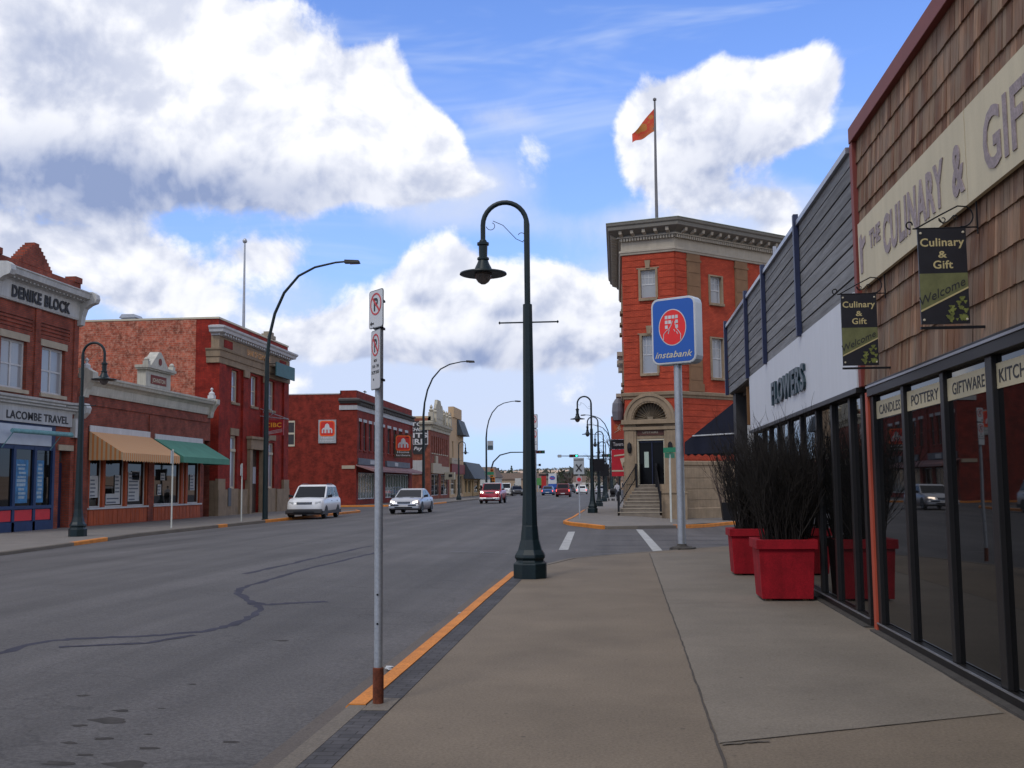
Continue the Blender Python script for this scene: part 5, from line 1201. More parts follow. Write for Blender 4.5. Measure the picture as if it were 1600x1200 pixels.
F = [(j*(nu+1)+i, j*(nu+1)+i+1, (j+1)*(nu+1)+i+1, (j+1)*(nu+1)+i) for j in range(nv) for i in range(nu)]
nvx = len(vs); b.add(vs + [(x, y+.012, z) for x, y, z in vs], F + [tuple(q+nvx for q in f[::-1]) for f in F])
fo = b.build('flag', flagmat(), None, smooth=True, fix=False); fo.location = (2.35, 56.0, 15.05); tag(fo, 'red and gold flag flying from the rooftop flagpole', 'flag')

# ================================================================ STREET FURNITURE
M_globe = mat('lamp_glass', (0.10, .085, .08), .25, n=(5, .2))
def make_lamp(label, loc, rot, cross=True):
    t = thing('street_lamp', label, 'street lamp', loc, rot, 'dark green gooseneck street lamps')
    b = MB(); b.lathe([(.285, -.05), (.285, .05), (.285, .235), (.24, .27), (.235, .30), (.265, .33), (.255, .38), (.205, .46), (.16, .62), (.135, .85)], (0, 0, 0), 8); b.build('base', M_lampg, t, bevel=.012)
    b = MB(); b.lathe([(.132, .84), (.115, 1.4), (.098, 2.6), (.082, 4.35), (.080, 4.50), (.02, 4.52)], (0, 0, 0), 8); b.build('pole', M_lampg, t)
    pts = [(0, 0, 4.5), (0, 0, 5.2), (0, 0, 5.86)] + [(-.37+.37*math.cos(R_(a)), 0, 5.87+.38*math.sin(R_(a))) for a in range(12, 181, 12)] + [(-.74, 0, 5.6), (-.74, 0, 5.42)]
    b = MB(); b.tube(pts, [.05]*3 + [.042]*(len(pts)-3), 10); b.lathe([(.05, 0), (.065, .02), (.065, .05), (.05, .07)], (-.74, 0, 5.55), 12); b.build('arm', M_lampg, t, smooth=True)
    b = MB(); S = spiral((-.60, 5.86), .085, .05, 190, 430, 10) 
    b.tube(S, .006, 5); b.tube([(-.60+.03, 0, 5.94), (-.40, 0, 5.86), (-.18, 0, 5.62), (-.06, 0, 5.56)], .006, 5); b.tube(spiral((-.10, 5.66), .09, .05, -70, 150, 10), .006, 5)
    b.build('scroll', M_lampg, t)
    h = MB(); h.lathe([(.04, .56), (.10, .54), (.10, .50), (.075, .49), (.07, .30), (.10, .28), (.10, .25), (.082, .24), (.105, .18), (.135, .12), (.155, .075), (.24, .052), (.392, .022), (.398, .0), (.38, -.008), (.15, .02), (.10, .08)], (-.74, 0, 4.97+.06), 28)
    hd = h.build('lamp_shade', M_lampg, t, smooth=True)
    g_ = MB(); g_.lathe([(.14, .06), (.145, .0), (.13, -.07), (.09, -.13), (.04, -.165), (.005, -.172)], (-.74, 0, 5.03), 20); g_.build('globe', M_globe, hd, smooth=True)
    if cross:
        b = MB(); b.tube([(-.47, 0, 4.20), (.50, 0, 4.20)], .013, 6)
        for x in (-.47, .50): b.lathe([(.005, -.025), (.022, 0), (.005, .025)], (x, 0, 4.20), 8)
        b.build('banner_bar', M_lampg, t)
    return t
lamp = make_lamp('dark green gooseneck street lamp standing alone nearest the camera at the pavement edge', (-1.44, 17.34, 0), 0)
for lab, loc, rot in (('dark green gooseneck lamp on the far corner pavement beside the diagonal orange kerb', (-1.35, 57.0, 0), 0),
    ('dark green gooseneck lamp just beyond the corner lamp with a black panel at mid height', (-1.30, 74.4, 0), 0),
    ('third gooseneck lamp beyond the corner, also carrying a black panel', (-1.20, 95, 0), 0),
    ('small distant gooseneck lamp furthest along the right-hand pavement', (-1.25, 118, 0), 0),
    ('gooseneck lamp across the road in front of the blue shop front', (-17.25, 32.6, 0), 180),
    ('small gooseneck lamp across the road in front of the sand-coloured stucco block', (-17.0, 113, 0), 180)):
    dup(lamp, loc, rot, lab)
for lab, y, x in (('black square panel mounted on the second lamp beyond the corner', 74.3, -1.30), ('black square panel mounted on the third lamp beyond the corner', 94.9, -1.20)):
    o = MB().box(x-.62, x+.45, y-.22, y-.15, 2.15+(.25 if y < 80 else .1), 3.3).build('sign_panel', M_black); tag(o, lab, 'sign', 'black panels on lamp posts')
    bb_ = MB(); bb_.box(-.05+x, .05+x, y-.15, y-.12, 2.5, 3.2); bb_.build('bracket', M_black, o)

def make_tall(label, loc, rot):
    t = thing('street_light', label, 'street light', loc, rot, 'tall curved-arm street lights')
    b = MB(); b.lathe([(.16, 0), (.16, .04), (.12, .06), (.115, .5)], (0, 0, 0), 10); b.build('base', M_lampg, t)
    b = MB(); b.tube([(0, 0, .0), (0, 0, 4), (0, 0, 7.6), (.10, 0, 8.7), (.35, 0, 9.8), (.8, 0, 10.8), (1.5, 0, 11.6), (2.3, 0, 12.0), (3.3, 0, 12.2), (3.9, 0, 12.24)], [.135, .12, .105, .08, .075, .07, .062, .055, .048, .045], 10); b.build('pole', M_lampg, t, smooth=True)
    b = MB(); b.hexa([(3.75, -.14, 12.14), (4.5, -.17, 12.12), (4.5, .17, 12.12), (3.75, .14, 12.14)], [(3.75, -.10, 12.32), (4.45, -.12, 12.27), (4.45, .12, 12.27), (3.75, .10, 12.32)]); h = b.build('lamp_head', M_black, t, bevel=.02)
    b = MB(); b.box(4.0, 4.42, -.11, .11, 12.105, 12.13); b.build('lens', M_globe, h)
    return t
tall = make_tall('tall black curved-arm street light in front of the scarlet brick bank', (-16.55, 48.7, 0), 0)
dup(tall, (-16.6, 90, 0), 0, 'tall curved-arm street light at the far end of the hardware store')
dup(tall, (-16.6, 134, 0), 0, 'tall curved-arm street light with a small white banner, last on the left')
dup(tall, (-1.0, 163, 0), 180, 'distant curved-arm street light on the right, nearer of the pair above the lamps')
dup(tall, (-.9, 190, 0), 180, 'distant curved-arm street light on the right, further of the pair above the lamps')
bn = MB(); bn.box(-16.45, -15.7, 133.96, 133.99, 6.0, 7.2); bn = bn.build('banner', M_signg); tag(bn, 'small white and dark banner hanging on the last tall street light', 'banner')
b = MB(); b.box(-16.4, -15.75, 133.94, 133.959, 6.1, 6.6); b.build('emblem', mat('banner_dark', (.04, .07, .09), .7), bn)

# ---- no-parking signs
M_sheet = mat('sign_sheet', (0.46, .48, .50), .35, n=(3, .06)); M_sred = mat('sign_red_ring', (0.42, 0.012, 0.02), .4); M_sback = mat('sign_edge', (.10, .11, .12), .5)
def rrect(w, h, rad, cx=0, cz=0): return [(cx+dx*(w-rad)+rad*math.cos(R_(t)), cz+dz*(h-rad)+rad*math.sin(R_(t))) for dx, dz, t0 in ((1,1,0),(-1,1,90),(-1,-1,180),(1,-1,270)) for t in (t0, t0+30, t0+60, t0+90)]
def np_plate(root, M, w, h, ringz, rr, lines):
    b = MB(); b.prism(rrect(w/2, h/2, .022), 'y', -.002, .003); p = b.build('sign_plate', M_sback, root, M)
    b = MB(); b.prism(rrect(w/2-.006, h/2-.006, .018), 'y', -.0035, -.002); b.build('face', M_sheet, p, M)
    b = MB()
    outer = arcpts(0, ringz, rr, 0, 360, 32)[:-1]; inner = arcpts(0, ringz, rr-.012, 0, 360, 32)[:-1]
    for k in range(32):
        k2 = (k+1) % 32
        b.hexa([(outer[k][0], -.0055, outer[k][1]), (outer[k2][0], -.0055, outer[k2][1]), (inner[k2][0], -.0055, inner[k2][1]), (inner[k][0], -.0055, inner[k][1])],
               [(outer[k][0], -.0036, outer[k][1]), (outer[k2][0], -.0036, outer[k2][1]), (inner[k2][0], -.0036, inner[k2][1]), (inner[k][0], -.0036, inner[k][1])])
    s = (rr-.008)*.707; q = .0055
    b.prism([(-s-q, ringz+s-q), (-s+q, ringz+s+q), (s+q, ringz-s+q), (s-q, ringz-s-q)], 'y', -.0062, -.0036)
    b.build('ring', M_sred, p, M)
    b = MB(); text(b, 'P', -.028, ringz-rr*.58, rr*1.16, .058, y=-.0036, th=.0012, bold=.03); b.build('symbol', M_letter, p, M); b = MB()
    if lines:
        for i, (tx, ww, hh) in enumerate(lines): text(b, tx, 0, ringz-rr-.042-.042*i, hh, ww, y=-.0036, th=.001, bold=.01, center=True)
    else: b.prism([(-w/2+.018, -h/2+.035), (-w/2+.042, -h/2+.052), (-w/2+.042, -h/2+.041), (-w/2+.075, -h/2+.041), (-w/2+.075, -h/2+.029), (-w/2+.042, -h/2+.029), (-w/2+.042, -h/2+.018)], 'y', -.0048, -.0036)
    b.build('lettering' if lines else 'arrow', M_letter, p, M)
def np_sign(label, loc, rot1, rot2, rust=True):
    t = thing('parking_sign', label, 'road sign', loc)
    b = MB(); b.tube([(0, 0, .0), (0, 0, 2.20), (0, 0, 2.86)], .030, 14); po = b.build('pole', M_galv, t, smooth=True)
    b = MB(); b.lathe([(.038, 0), (.038, .245), (.031, .25)], (0, 0, 0), 14)
    b.build('sleeve', M_rust, t, smooth=True)
    b = MB()
    for z in (2.25, 2.62, 2.82): b.box(-.036, .036, -.036, .036, z, z+.015)
    b.tube([(0, -.031, .55), (0, -.034, .55)], .008, 6); b.tube([(0, -.031, .75), (0, -.034, .75)], .008, 6); b.build('clamp', M_black, t)
    Ma = Matrix.Translation((-.01, -.055, 2.762)) @ Matrix.Rotation(R_(rot1), 4, 'Z'); Mb = Matrix.Translation((-.01, -.06, 2.397)) @ Matrix.Rotation(R_(rot2), 4, 'Z')
    np_plate(t, Ma, .205, .275, .035, .080, None)
    np_plate(t, Mb, .205, .425, .105, .080, [('MON', .06, .022), ('7 AM - 7 PM', .14, .024), ('EXCEPT BUSES', .16, .024)])
    return t
np_sign('grey pole with two white no-parking plates and a rusty sleeve at its foot', (-1.68, 7.37, 0), -48, -58)
np_sign('no-parking plates seen edge-on behind the nearest street lamp', (-1.62, 20.9, 0), -40, -40)

# ---- bank machine sign on its pole
t = thing('bank_sign', 'blue lightbox sign reading instabank with a red oval keypad emblem on a grey pole', 'sign', (1.46, 25.0, 0))
b = MB(); b.tube([(0, 0, -.02), (0, 0, 4.35)], .095, 16); b.build('pole', M_galv, t, smooth=True)
b = MB(); b.lathe([(.30, -.02), (.29, .03), (.13, .07), (.10, .12)], (0, 0, 0), 14)
rg = random.Random(9)
for k in range(26):
    a = rg.uniform(0, 6.28); d = rg.uniform(.15, .34); b.lathe([(rg.uniform(.02, .05), 0), (.03, .03), (.003, rg.uniform(.03, .06))], (d*math.cos(a), d*math.sin(a), 0), 6)
b.build('base', mat('dirt_collar', (.05, .045, .04), .95, n=(12, .4)), t)
Mi = Matrix.Translation((0, 0, 0)) @ Matrix.Rotation(R_(-31), 4, 'Z')
b = MB(); b.prism(rrect(.585, .79, .17, 0, 5.09), 'y', -.17, .17); cab = b.build('cabinet', mat('cabinet_grey', (.40, .43, .45), .4, n=(2, .08)), t, Mi, bevel=.012)
b = MB(); b.prism(rrect(.565, .77, .155, 0, 5.09), 'y', -.176, -.171); b.build('rim', M_white, cab, Mi)
b = MB(); b.prism(rrect(.535, .74, .14, 0, 5.09), 'y', -.181, -.1765); fc = b.build('sign_face', mat('sign_blue', (0.006, 0.075, 0.34), .4, n=(2, .05)), cab, Mi)
el = lambda a, c: [(-.02+a*math.cos(R_(k*10)), 5.17+c*math.sin(R_(k*10))) for k in range(36)]
b = MB(); b.prism(el(.362, .435), 'y', -.184, -.1815); b.build('emblem', M_white, fc, Mi)
b = MB(); b.prism(el(.342, .413), 'y', -.187, -.1845); b.build('emblem', mat('emblem_red', (.60, .012, .012), .35), fc, Mi)
b = MB()
for j in range(3):
    for i in range(4):
        if (i, j) in ((2, 1), (1, 2), (2, 2)): continue
        x = -.175+.09*i; z = 5.415-.115*j; b.box(x-.036, x+.036, -.190, -.1875, z-.040, z+.040)
for P in ([(-.26, 4.88), (-.25, 5.02), (-.18, 5.09), (-.10, 5.14), (-.05, 5.22), (-.01, 5.32)], [(.05, 5.30), (.06, 5.22), (.10, 5.12), (.16, 5.05), (.20, 4.98), (.19, 4.86)], [(-.13, 5.02), (-.10, 5.12)], [(.02, 5.12), (.05, 5.06)], [(.09, 5.06), (.12, 5.0)]):
    b.tube([(x, -.188, z) for x, z in P], .010, 5)
b.build('emblem', M_white, fc, Mi)
b = MB(); text(b, 'instabank', -.49, 4.46, .155, .98, y=-.1815, th=.005, bold=.012, shear=.35); b.build('lettering', M_cream, fc, Mi)

# ---- warning sign, street-name sign and others on poles
t = thing('crossing_sign', 'pale square board with a dark saltire on a thin pole beside the corner lamp', 'road sign', (-1.73, 48.0, 0))
b = MB(); b.tube([(0, 0, 0), (0, 0, 2.7)], .035, 8); b.build('pole', M_galv, t)
b = MB(); b.box(-.24, .24, -.06, -.045, 1.98, 2.72); p = b.build('sign_plate', M_signg, t)
b = MB(); b.prism([(-.15, 2.12), (-.10, 2.08), (.15, 2.40), (.10, 2.44)], 'y', -.066, -.061); b.prism([(.15, 2.12), (.10, 2.08), (-.15, 2.40), (-.10, 2.44)], 'y', -.072, -.067); b.box(-.22, .22, -.066, -.061, 2.60, 2.64); b.build('symbol', M_letter, p)
b = MB(); b.box(-.13, .13, -.055, -.045, 1.55, 1.90); q = b.build('sign_plate', mat('grey_plate', (.32, .27, .27), .6), t)
b = MB(); b.lathe([(.09, -.062), (.09, -.056)], (0, 0, 1.74), 16, ax='y'); b.build('symbol', M_sred, q)
t = thing('street_name_sign', 'thin pale post topped with small green street-name blades near the stone steps', 'road sign', (2.30, 47.0, -drop(2.3, 47)))
b = MB(); b.tube([(0, 0, 0), (0, 0, 2.95)], .045, 8); b.build('pole', mat('pale_post', (.45, .46, .42), .6), t)
M_stg = mat('street_green', (.02, .17, .09), .5)
b = MB(); b.box(-.38, .38, -.02, .02, 2.80, 3.02); b.build('name_plate', M_stg, t, Matrix.Rotation(R_(55), 4, 'Z'))
b = MB(); b.box(-.38, .38, -.02, .02, 3.04, 3.26); b.build('name_plate', M_stg, t, Matrix.Rotation(R_(-50), 4, 'Z'))
for lab, x, y, h in (('thin white post at the kerb in front of the green awning', -17.0, 39.2, 3.0), ('thin pale post at the kerb in front of the bank door', -16.9, 46.5, 2.6)):
    t = thing('kerb_post', lab, 'post', (x, y, 0), 0, 'thin posts on the far kerb')
    b = MB(); b.tube([(0, 0, 0), (0, 0, h)], .03, 8); b.build('pole', mat('pale_post', (.45, .46, .42), .6), t); b = MB(); b.box(-.05, .0, -.15, .15, h-.55, h-.05); b.build('sign_plate', M_signg, t, Matrix.Rotation(R_(10), 4, 'Z'))
t = thing('street_name_sign', 'green name blade low on a pole across the far junction', 'road sign', (-10.6*1.62, 137.5, 0))
b = MB(); b.tube([(0, 0, 0), (0, 0, 3.4)], .05, 8); b.build('pole', M_galv, t); b = MB(); b.box(-.1, 1.1, -.02, .02, 2.9, 3.3); b.build('name_plate', M_stg, t)

# ---- red banner sign on the left face of the wedge building
t = thing('projecting_sign', 'tall red and black projecting sign with pale emblem on the wedge building street side', 'sign', (.45, 58.0, 0))
b = MB(); b.box(-.75, .0, -.06, .06, 3.95, 5.15); p1 = b.build('panel', mat('russet_panel', (.33, .045, .025), .6, n=(4, .2)), t)
b = MB(); b.prism([(-.74, 5.22), (-.74, 5.0), (-.05, 5.22)], 'y', -.05, .05); b.box(-.76, 0, -.07, .07, 3.42, 3.94); p2 = b.build('panel', M_black, t)
b = MB(); b.box(-.75, 0, -.06, .06, 1.95, 3.41); p3 = b.build('panel', mat('crimson_panel', (.42, .008, .02), .5), t)
b = MB(); rg = random.Random(2)
b.lathe([(.24, -.075), (.24, -.066)], (-.38, 0, 4.6), 18, ax='y')
p4 = b.build('emblem', M_ochre, p1)
b = MB()
for k in range(7): b.tube([(-.58+rg.uniform(0, .3), -.08, 4.3+rg.uniform(0, .5)), (-.4+rg.uniform(0, .3), -.08, 4.35+rg.uniform(0, .5))], .012, 5)
b.build('emblem', M_cream, p1)
b = MB(); text(b, 'Tavern', -.38, 3.6, .2, .55, y=-.072, bold=.02, center=True); b.build('lettering', M_whiteg, p2)
b = MB(); b.hexa([(-.62, -.08, 3.02), (0.1, -.08, 3.10), (0.1, -.062, 3.10), (-.62, -.062, 3.02)], [(-.62, -.08, 3.09), (.1, -.08, 3.18), (.1, -.062, 3.18), (-.62, -.062, 3.09)]); b.prism([(-.3, 2.9), (.1, 3.0), (.1, 2.3), (-.1, 2.2)], 'y', -.08, -.062); b.box(-.75, 0, -.075, -.062, 2.2, 2.28)
b.build('emblem', M_cream, p3)
b = MB(); b.box(-.7, .0, -.02, .02, 5.15, 5.2); b.build('bracket', M_black, t)

# ---- hanging signs of the gift shop
M_sgold = mat('gold_letter', (.42, .35, .17), .5); M_sblk = mat('sign_black', (.014, .014, .018), .4, n=(8, .3)); M_sgrn = mat('sign_olive', (.12, .125, .05), .5, n=(9, .3)); M_slea = mat('leaf_print', (.13, .145, .035), .5, n=(22, .6))
def hang_sign(label, loc):
    t = thing('hanging_sign', label, 'hanging sign', loc, 0, 'black and olive hanging signs of the gift shop')
    x0, x1 = -.385, -.055; T, Bz = 0.68, 0.0
    b = MB(); b.box(x0, x1, -.008, .008, Bz, T); bd = b.build('board', M_sblk, t)
    b = MB(); b.prism([(x0+.001, .36), (x1-.001, .36), (x1-.001, .25), (x0+.001, .09)], 'y', -.0095, -.0081); b.build('band', M_sgrn, bd)
    b = MB(); rg = random.Random(3)
    b.prism([(x0+.001, .10), (x1-.001, .262), (x1-.001, .25), (x0+.001, .087)], 'y', -.0105, -.0096); b.build('stripe', M_sgold, bd)
    b = MB()
    for k in range(26):
        cx = x1-.02-abs(rg.gauss(0, .06)); cz = .03+abs(rg.gauss(.05, .06)); cz = min(cz, .20+(cx-x1)*.45); cx = max(cx, x0+.06)
        s = rg.uniform(.008, .018); b.prism([(cx+s*math.cos(a)*(1+.4*math.sin(3*a)), cz+s*math.sin(a)*(1+.4*math.sin(3*a))) for a in [k2*.7 for k2 in range(9)]], 'y', -.0098-.0002*k, -.0081)
    b.build('leaf_print', M_slea, bd)
    b = MB(); cx = (x0+x1)/2
    text(b, 'Culinary', cx, .555, .060, .30, y=-.0082, th=.002, bold=.018, center=True); text(b, '&', cx, .472, .05, .06, y=-.0082, th=.002, bold=.018, center=True); text(b, 'Gift', cx, .395, .058, .135, y=-.0082, th=.002, bold=.018, center=True); b.build('lettering', M_sgold, bd)
    b = MB(); text(b, 'Welcome', x0+.012, .135, .062, .34, y=-.0108, th=.0015, bold=.0, shear=.45, ang=R_(25)); b.build('lettering', M_letter, bd)
    b = MB()
    for x, z in ((x0+.02, T-.03), (x1-.02, T-.03), (x0+.02, .03), (x1-.02, .03)): b.lathe([(.009, -.014), (.006, -.016)], (x, 0, z), 8, ax='y'); b.lathe([(.009, -.014), (.009, -.008)], (x, 0, z), 8, ax='y'); b.build('screw', M_cream, bd); b = MB()
    b = MB(); zt = T+.006
    b.tube([(x0-.03, 0, zt), (.03, 0, zt)], .0055, 6)                           # upper bar
    b.tube([(x0-.01, 0, zt), (-.22, 0, zt+.095), (-.10, 0, zt+.155)] + spiral((-.075, zt+.08), .078, .075, 80, -100, 10)[1:] , .0055, 6)
    b.tube(spiral((x0-.045, zt+.03), .034, .012, -90, -380, 12), .0055, 6)
    b.tube(spiral((-.205, zt+.062), .028, .010, 160, 480, 10), .004, 5); b.tube([(-.23, 0, zt+.07), (-.205, 0, zt+.032), (-.165, 0, zt+.05), (-.13, 0, zt+.09), (-.105, 0, zt+.075)], .004, 5); b.tube(spiral((-.115, zt+.07), .02, .008, 60, 380, 9), .004, 5)
    b.tube([(.03, 0, zt-.05), (.03, 0, zt+.20)], .006, 6)
    b.box(x0-.005, .075, -.012, .012, -.035, -.017); b.box(.062, .085, -.012, .012, -.06, .03); b.build('bracket', M_black, t)
    return t
# the sign sways on a bracket fixed to the cladding
hs = hang_sign('black and olive hanging sign reading Culinary & Gift Welcome, nearer and larger of the two', (2.53, 7.6, 2.60))
dup(hs, (2.53, 10.2, 2.60), 0, 'black and olive hanging sign reading Culinary & Gift, further one beside the white fascia')

# ---- red planters with bare shrubs
M_plred = mat('planter_red', (0.23, 0.005, 0.011), .75, n=(3, .3), fine=.2, spec=.2, streak=.15)
def planter(label, loc, w, h, d):
    t = thing('planter', label, 'planter', loc, 0, 'square red planters by the flower shop')
    b = MB(); b.hexa([(-w/2+.03, -d/2+.03, .03), (w/2-.03, -d/2+.03, .03), (w/2-.03, d/2-.03, .03), (-w/2+.03, d/2-.03, .03)], [(-w/2, -d/2, h-.12), (w/2, -d/2, h-.12), (w/2, d/2, h-.12), (-w/2, d/2, h-.12)])
    b.build('box', M_plred, t, bevel=.008)
    b = MB(); o = .035
    b.box(-w/2-o, w/2+o, -d/2-o, -d/2+.05, h-.12, h); b.box(-w/2-o, w/2+o, d/2-.05, d/2+o, h-.12, h); b.box(-w/2-o, -w/2+.05, -d/2+.05, d/2-.05, h-.12, h); b.box(w/2-.05, w/2+o, -d/2+.05, d/2-.05, h-.12, h); b.build('rim', M_plred, t, bevel=.006)
    b = MB(); b.box(-w/2+.05, w/2-.05, -d/2+.05, d/2-.05, h-.10, h-.05); b.build('soil', mat('soil', (.03, .022, .016), .95, n=(12, .4)), t)
    b = MB()
    for x in (-1, 1):
        for y in (-1, 1): b.box(x*(w/2-.12)-.04, x*(w/2-.12)+.04, y*(d/2-.12)-.04, y*(d/2-.12)+.04, -.0, .03)
    b.build('foot', mat('foot_wood', (.12, .07, .03), .8), t)
def shrub(label, loc, n, hgt, spread, r0=.007, seed=1, cat='shrub', dens=3, m=None, group=None):
    t = thing('bare_shrub', label, cat, loc, 0, group)
    rg = random.Random(seed); b = MB(); tw = MB()
    def grow(b, p, d, ln, r, depth):
        pts = [Vector(p)]; dd = Vector(d).normalized(); ns = 5 if depth == 0 else 3
        for k in range(ns):
            dd = (dd + Vector((rg.gauss(0, .13), rg.gauss(0, .13), rg.gauss(.04, .10)))).normalized(); pts.append(pts[-1] + dd*ln/ns)
        b.tube(pts, [r*(1-.75*k/ns) for k in range(ns+1)], 3, caps=False)
        if depth < 2:
            for k in range(dens if depth == 0 else 2):
                i = rg.randint(1, ns); q = pts[i]
                nd = (dd + Vector((rg.gauss(0, .42), rg.gauss(0, .42), rg.uniform(.2, .8)))).normalized(); grow(tw, q, nd, ln*rg.uniform(.3, .5), r*.55, depth+1)
    for k in range(n):
        a = rg.uniform(0, 2*PI); q = rg.random()**.6; o = Vector((math.cos(a)*spread*.28*q, math.sin(a)*spread*.28*q, 0))
        lean = rg.uniform(.02, .26)*(.4+q); grow(b, o, (math.cos(a)*lean, math.sin(a)*lean, 1), hgt*rg.uniform(.62, 1.0), r0, 0)
    m = m or mat('dark_twig', (.010, .007, .005), .9, n=(5, .3))
    b.build('stems', m, t, fix=False); tw.build('twigs', m, t, fix=False)
    return t
planter('square red planter box nearest the camera against the flower shop windows', (2.13, 14.22, 0), .70, .78, .70)
planter('square red planter box further along, partly hidden by the nearer one', (2.15, 18.0, 0), .62, .76, .62)
GS = 'dark bare shrubs in the red planters'
shrub('dark bare twiggy shrub filling the nearer red planter', (2.18, 14.22, .70), 135, 1.24, 1.2, seed=1, group=GS, dens=9, r0=.010)
shrub('dark bare twiggy shrub in the further red planter', (2.22, 18.0, .70), 125, 1.28, 1.1, seed=2, group=GS, dens=9, r0=.011)
t = thing('planter', 'small black pot on the pavement by the stone base of the wedge building', 'planter', (5.25, 51.5, -.25))
b = MB(); b.hexa([(-.28, -.28, 0), (.28, -.28, 0), (.28, .28, 0), (-.28, .28, 0)], [(-.36, -.36, .85), (.36, -.36, .85), (.36, .36, .85), (-.36, .36, .85)]); b.build('pot', M_black, t)
shrub('sparse bare branching shrub in the small black pot', (5.25, 51.5, .55), 18, 2.0, 1.5, seed=5, r0=.02, dens=6, m=mat('brown_twig', (.06, .04, .035), .9))

# ---- traffic signals at the far junction
M_ylw = mat('signal_yellow', (.45, .16, .02), .6)
def sig_head(root, x, y, z, horiz, lit, m):
    b = MB()
    if horiz: b.box(x, x+1.25, y-.15, y+.15, z-.2, z+.2)
    else: b.box(x-.2, x+.2, y-.15, y+.15, z-.62, z+.62)
    h = b.build('signal_head', m, root, bevel=.03)
    for k, (nm, colr) in enumerate((('r', (.12, .01, .01)), ('a', (.12, .06, .01)), ('g', (.01, .10, .05)))):
        on = (k == 2 and lit)
        q = MB(); cx, cz = (x+.22+.4*k, z) if horiz else (x, z+.4-.4*k)
        q.lathe([(.13, -.19), (.13, -.151)], (cx, y, cz), 12, ax='y')
        q.build('lens', mat('lens_on', (.02, .5, .35), .3, emit=(.05, 1.0, .65), estr=2.5) if on else mat('lens_off_'+nm, colr, .3), h)
        q = MB(); q.tube([(cx+.15*math.cos(R_(a)), y-.30, cz+.15*math.sin(R_(a))) for a in range(0, 181, 20)], .012, 4); q.build('visor', M_black, h)
t = thing('traffic_signal', 'curved mast-arm traffic signal with orange heads at the left of the far junction', 'traffic light', (-16.6, 139, 0))
b = MB(); b.tube([(0, 0, 0), (0, 0, 3.6), (.3, 0, 4.6), (1.2, 0, 5.5), (2.6, 0, 5.85), (6.8, 0, 5.85)], [.13, .12, .1, .09, .08, .06], 8); b.build('mast_arm', M_lampg, t, smooth=True)
sig_head(t, .15, -.2, 3.1, False, False, M_ylw); sig_head(t, .35, -.3, 2.0, False, False, M_ylw); sig_head(t, 5.9, -.2, 5.85, True, False, M_black)
b = MB(); b.box(5.6, 5.8, -.1, .1, 4.0, 4.3); b.box(6.3, 6.6, -.1, .1, 4.0, 4.3); b.tube([(5.7, 0, 4.15), (6.5, 0, 4.15)], .03, 5); b.build('camera_box', M_black, t)
t = thing('traffic_signal', 'mast-arm traffic signal with a lit green lamp, reaching left from behind the red sign', 'traffic light', (.3, 147, 0))
b = MB(); b.tube([(0, 0, 0), (0, 0, 5.5)], .13, 8); b.tube([(0, 0, 5.4), (-8.6, 0, 5.52)], [.1, .05], 8); b.tube([(0, 0, 4.7), (-4, 0, 5.4)], .03, 5); b.build('mast_arm', M_lampg, t)
sig_head(t, -6.9, -.2, 5.5, True, True, M_black); sig_head(t, -2.4, -.2, 5.5, True, False, M_black)
b = MB(); b.box(-8.5, -8.0, -.1, .1, 5.3, 5.7); b.build('camera_box', M_signg, t)

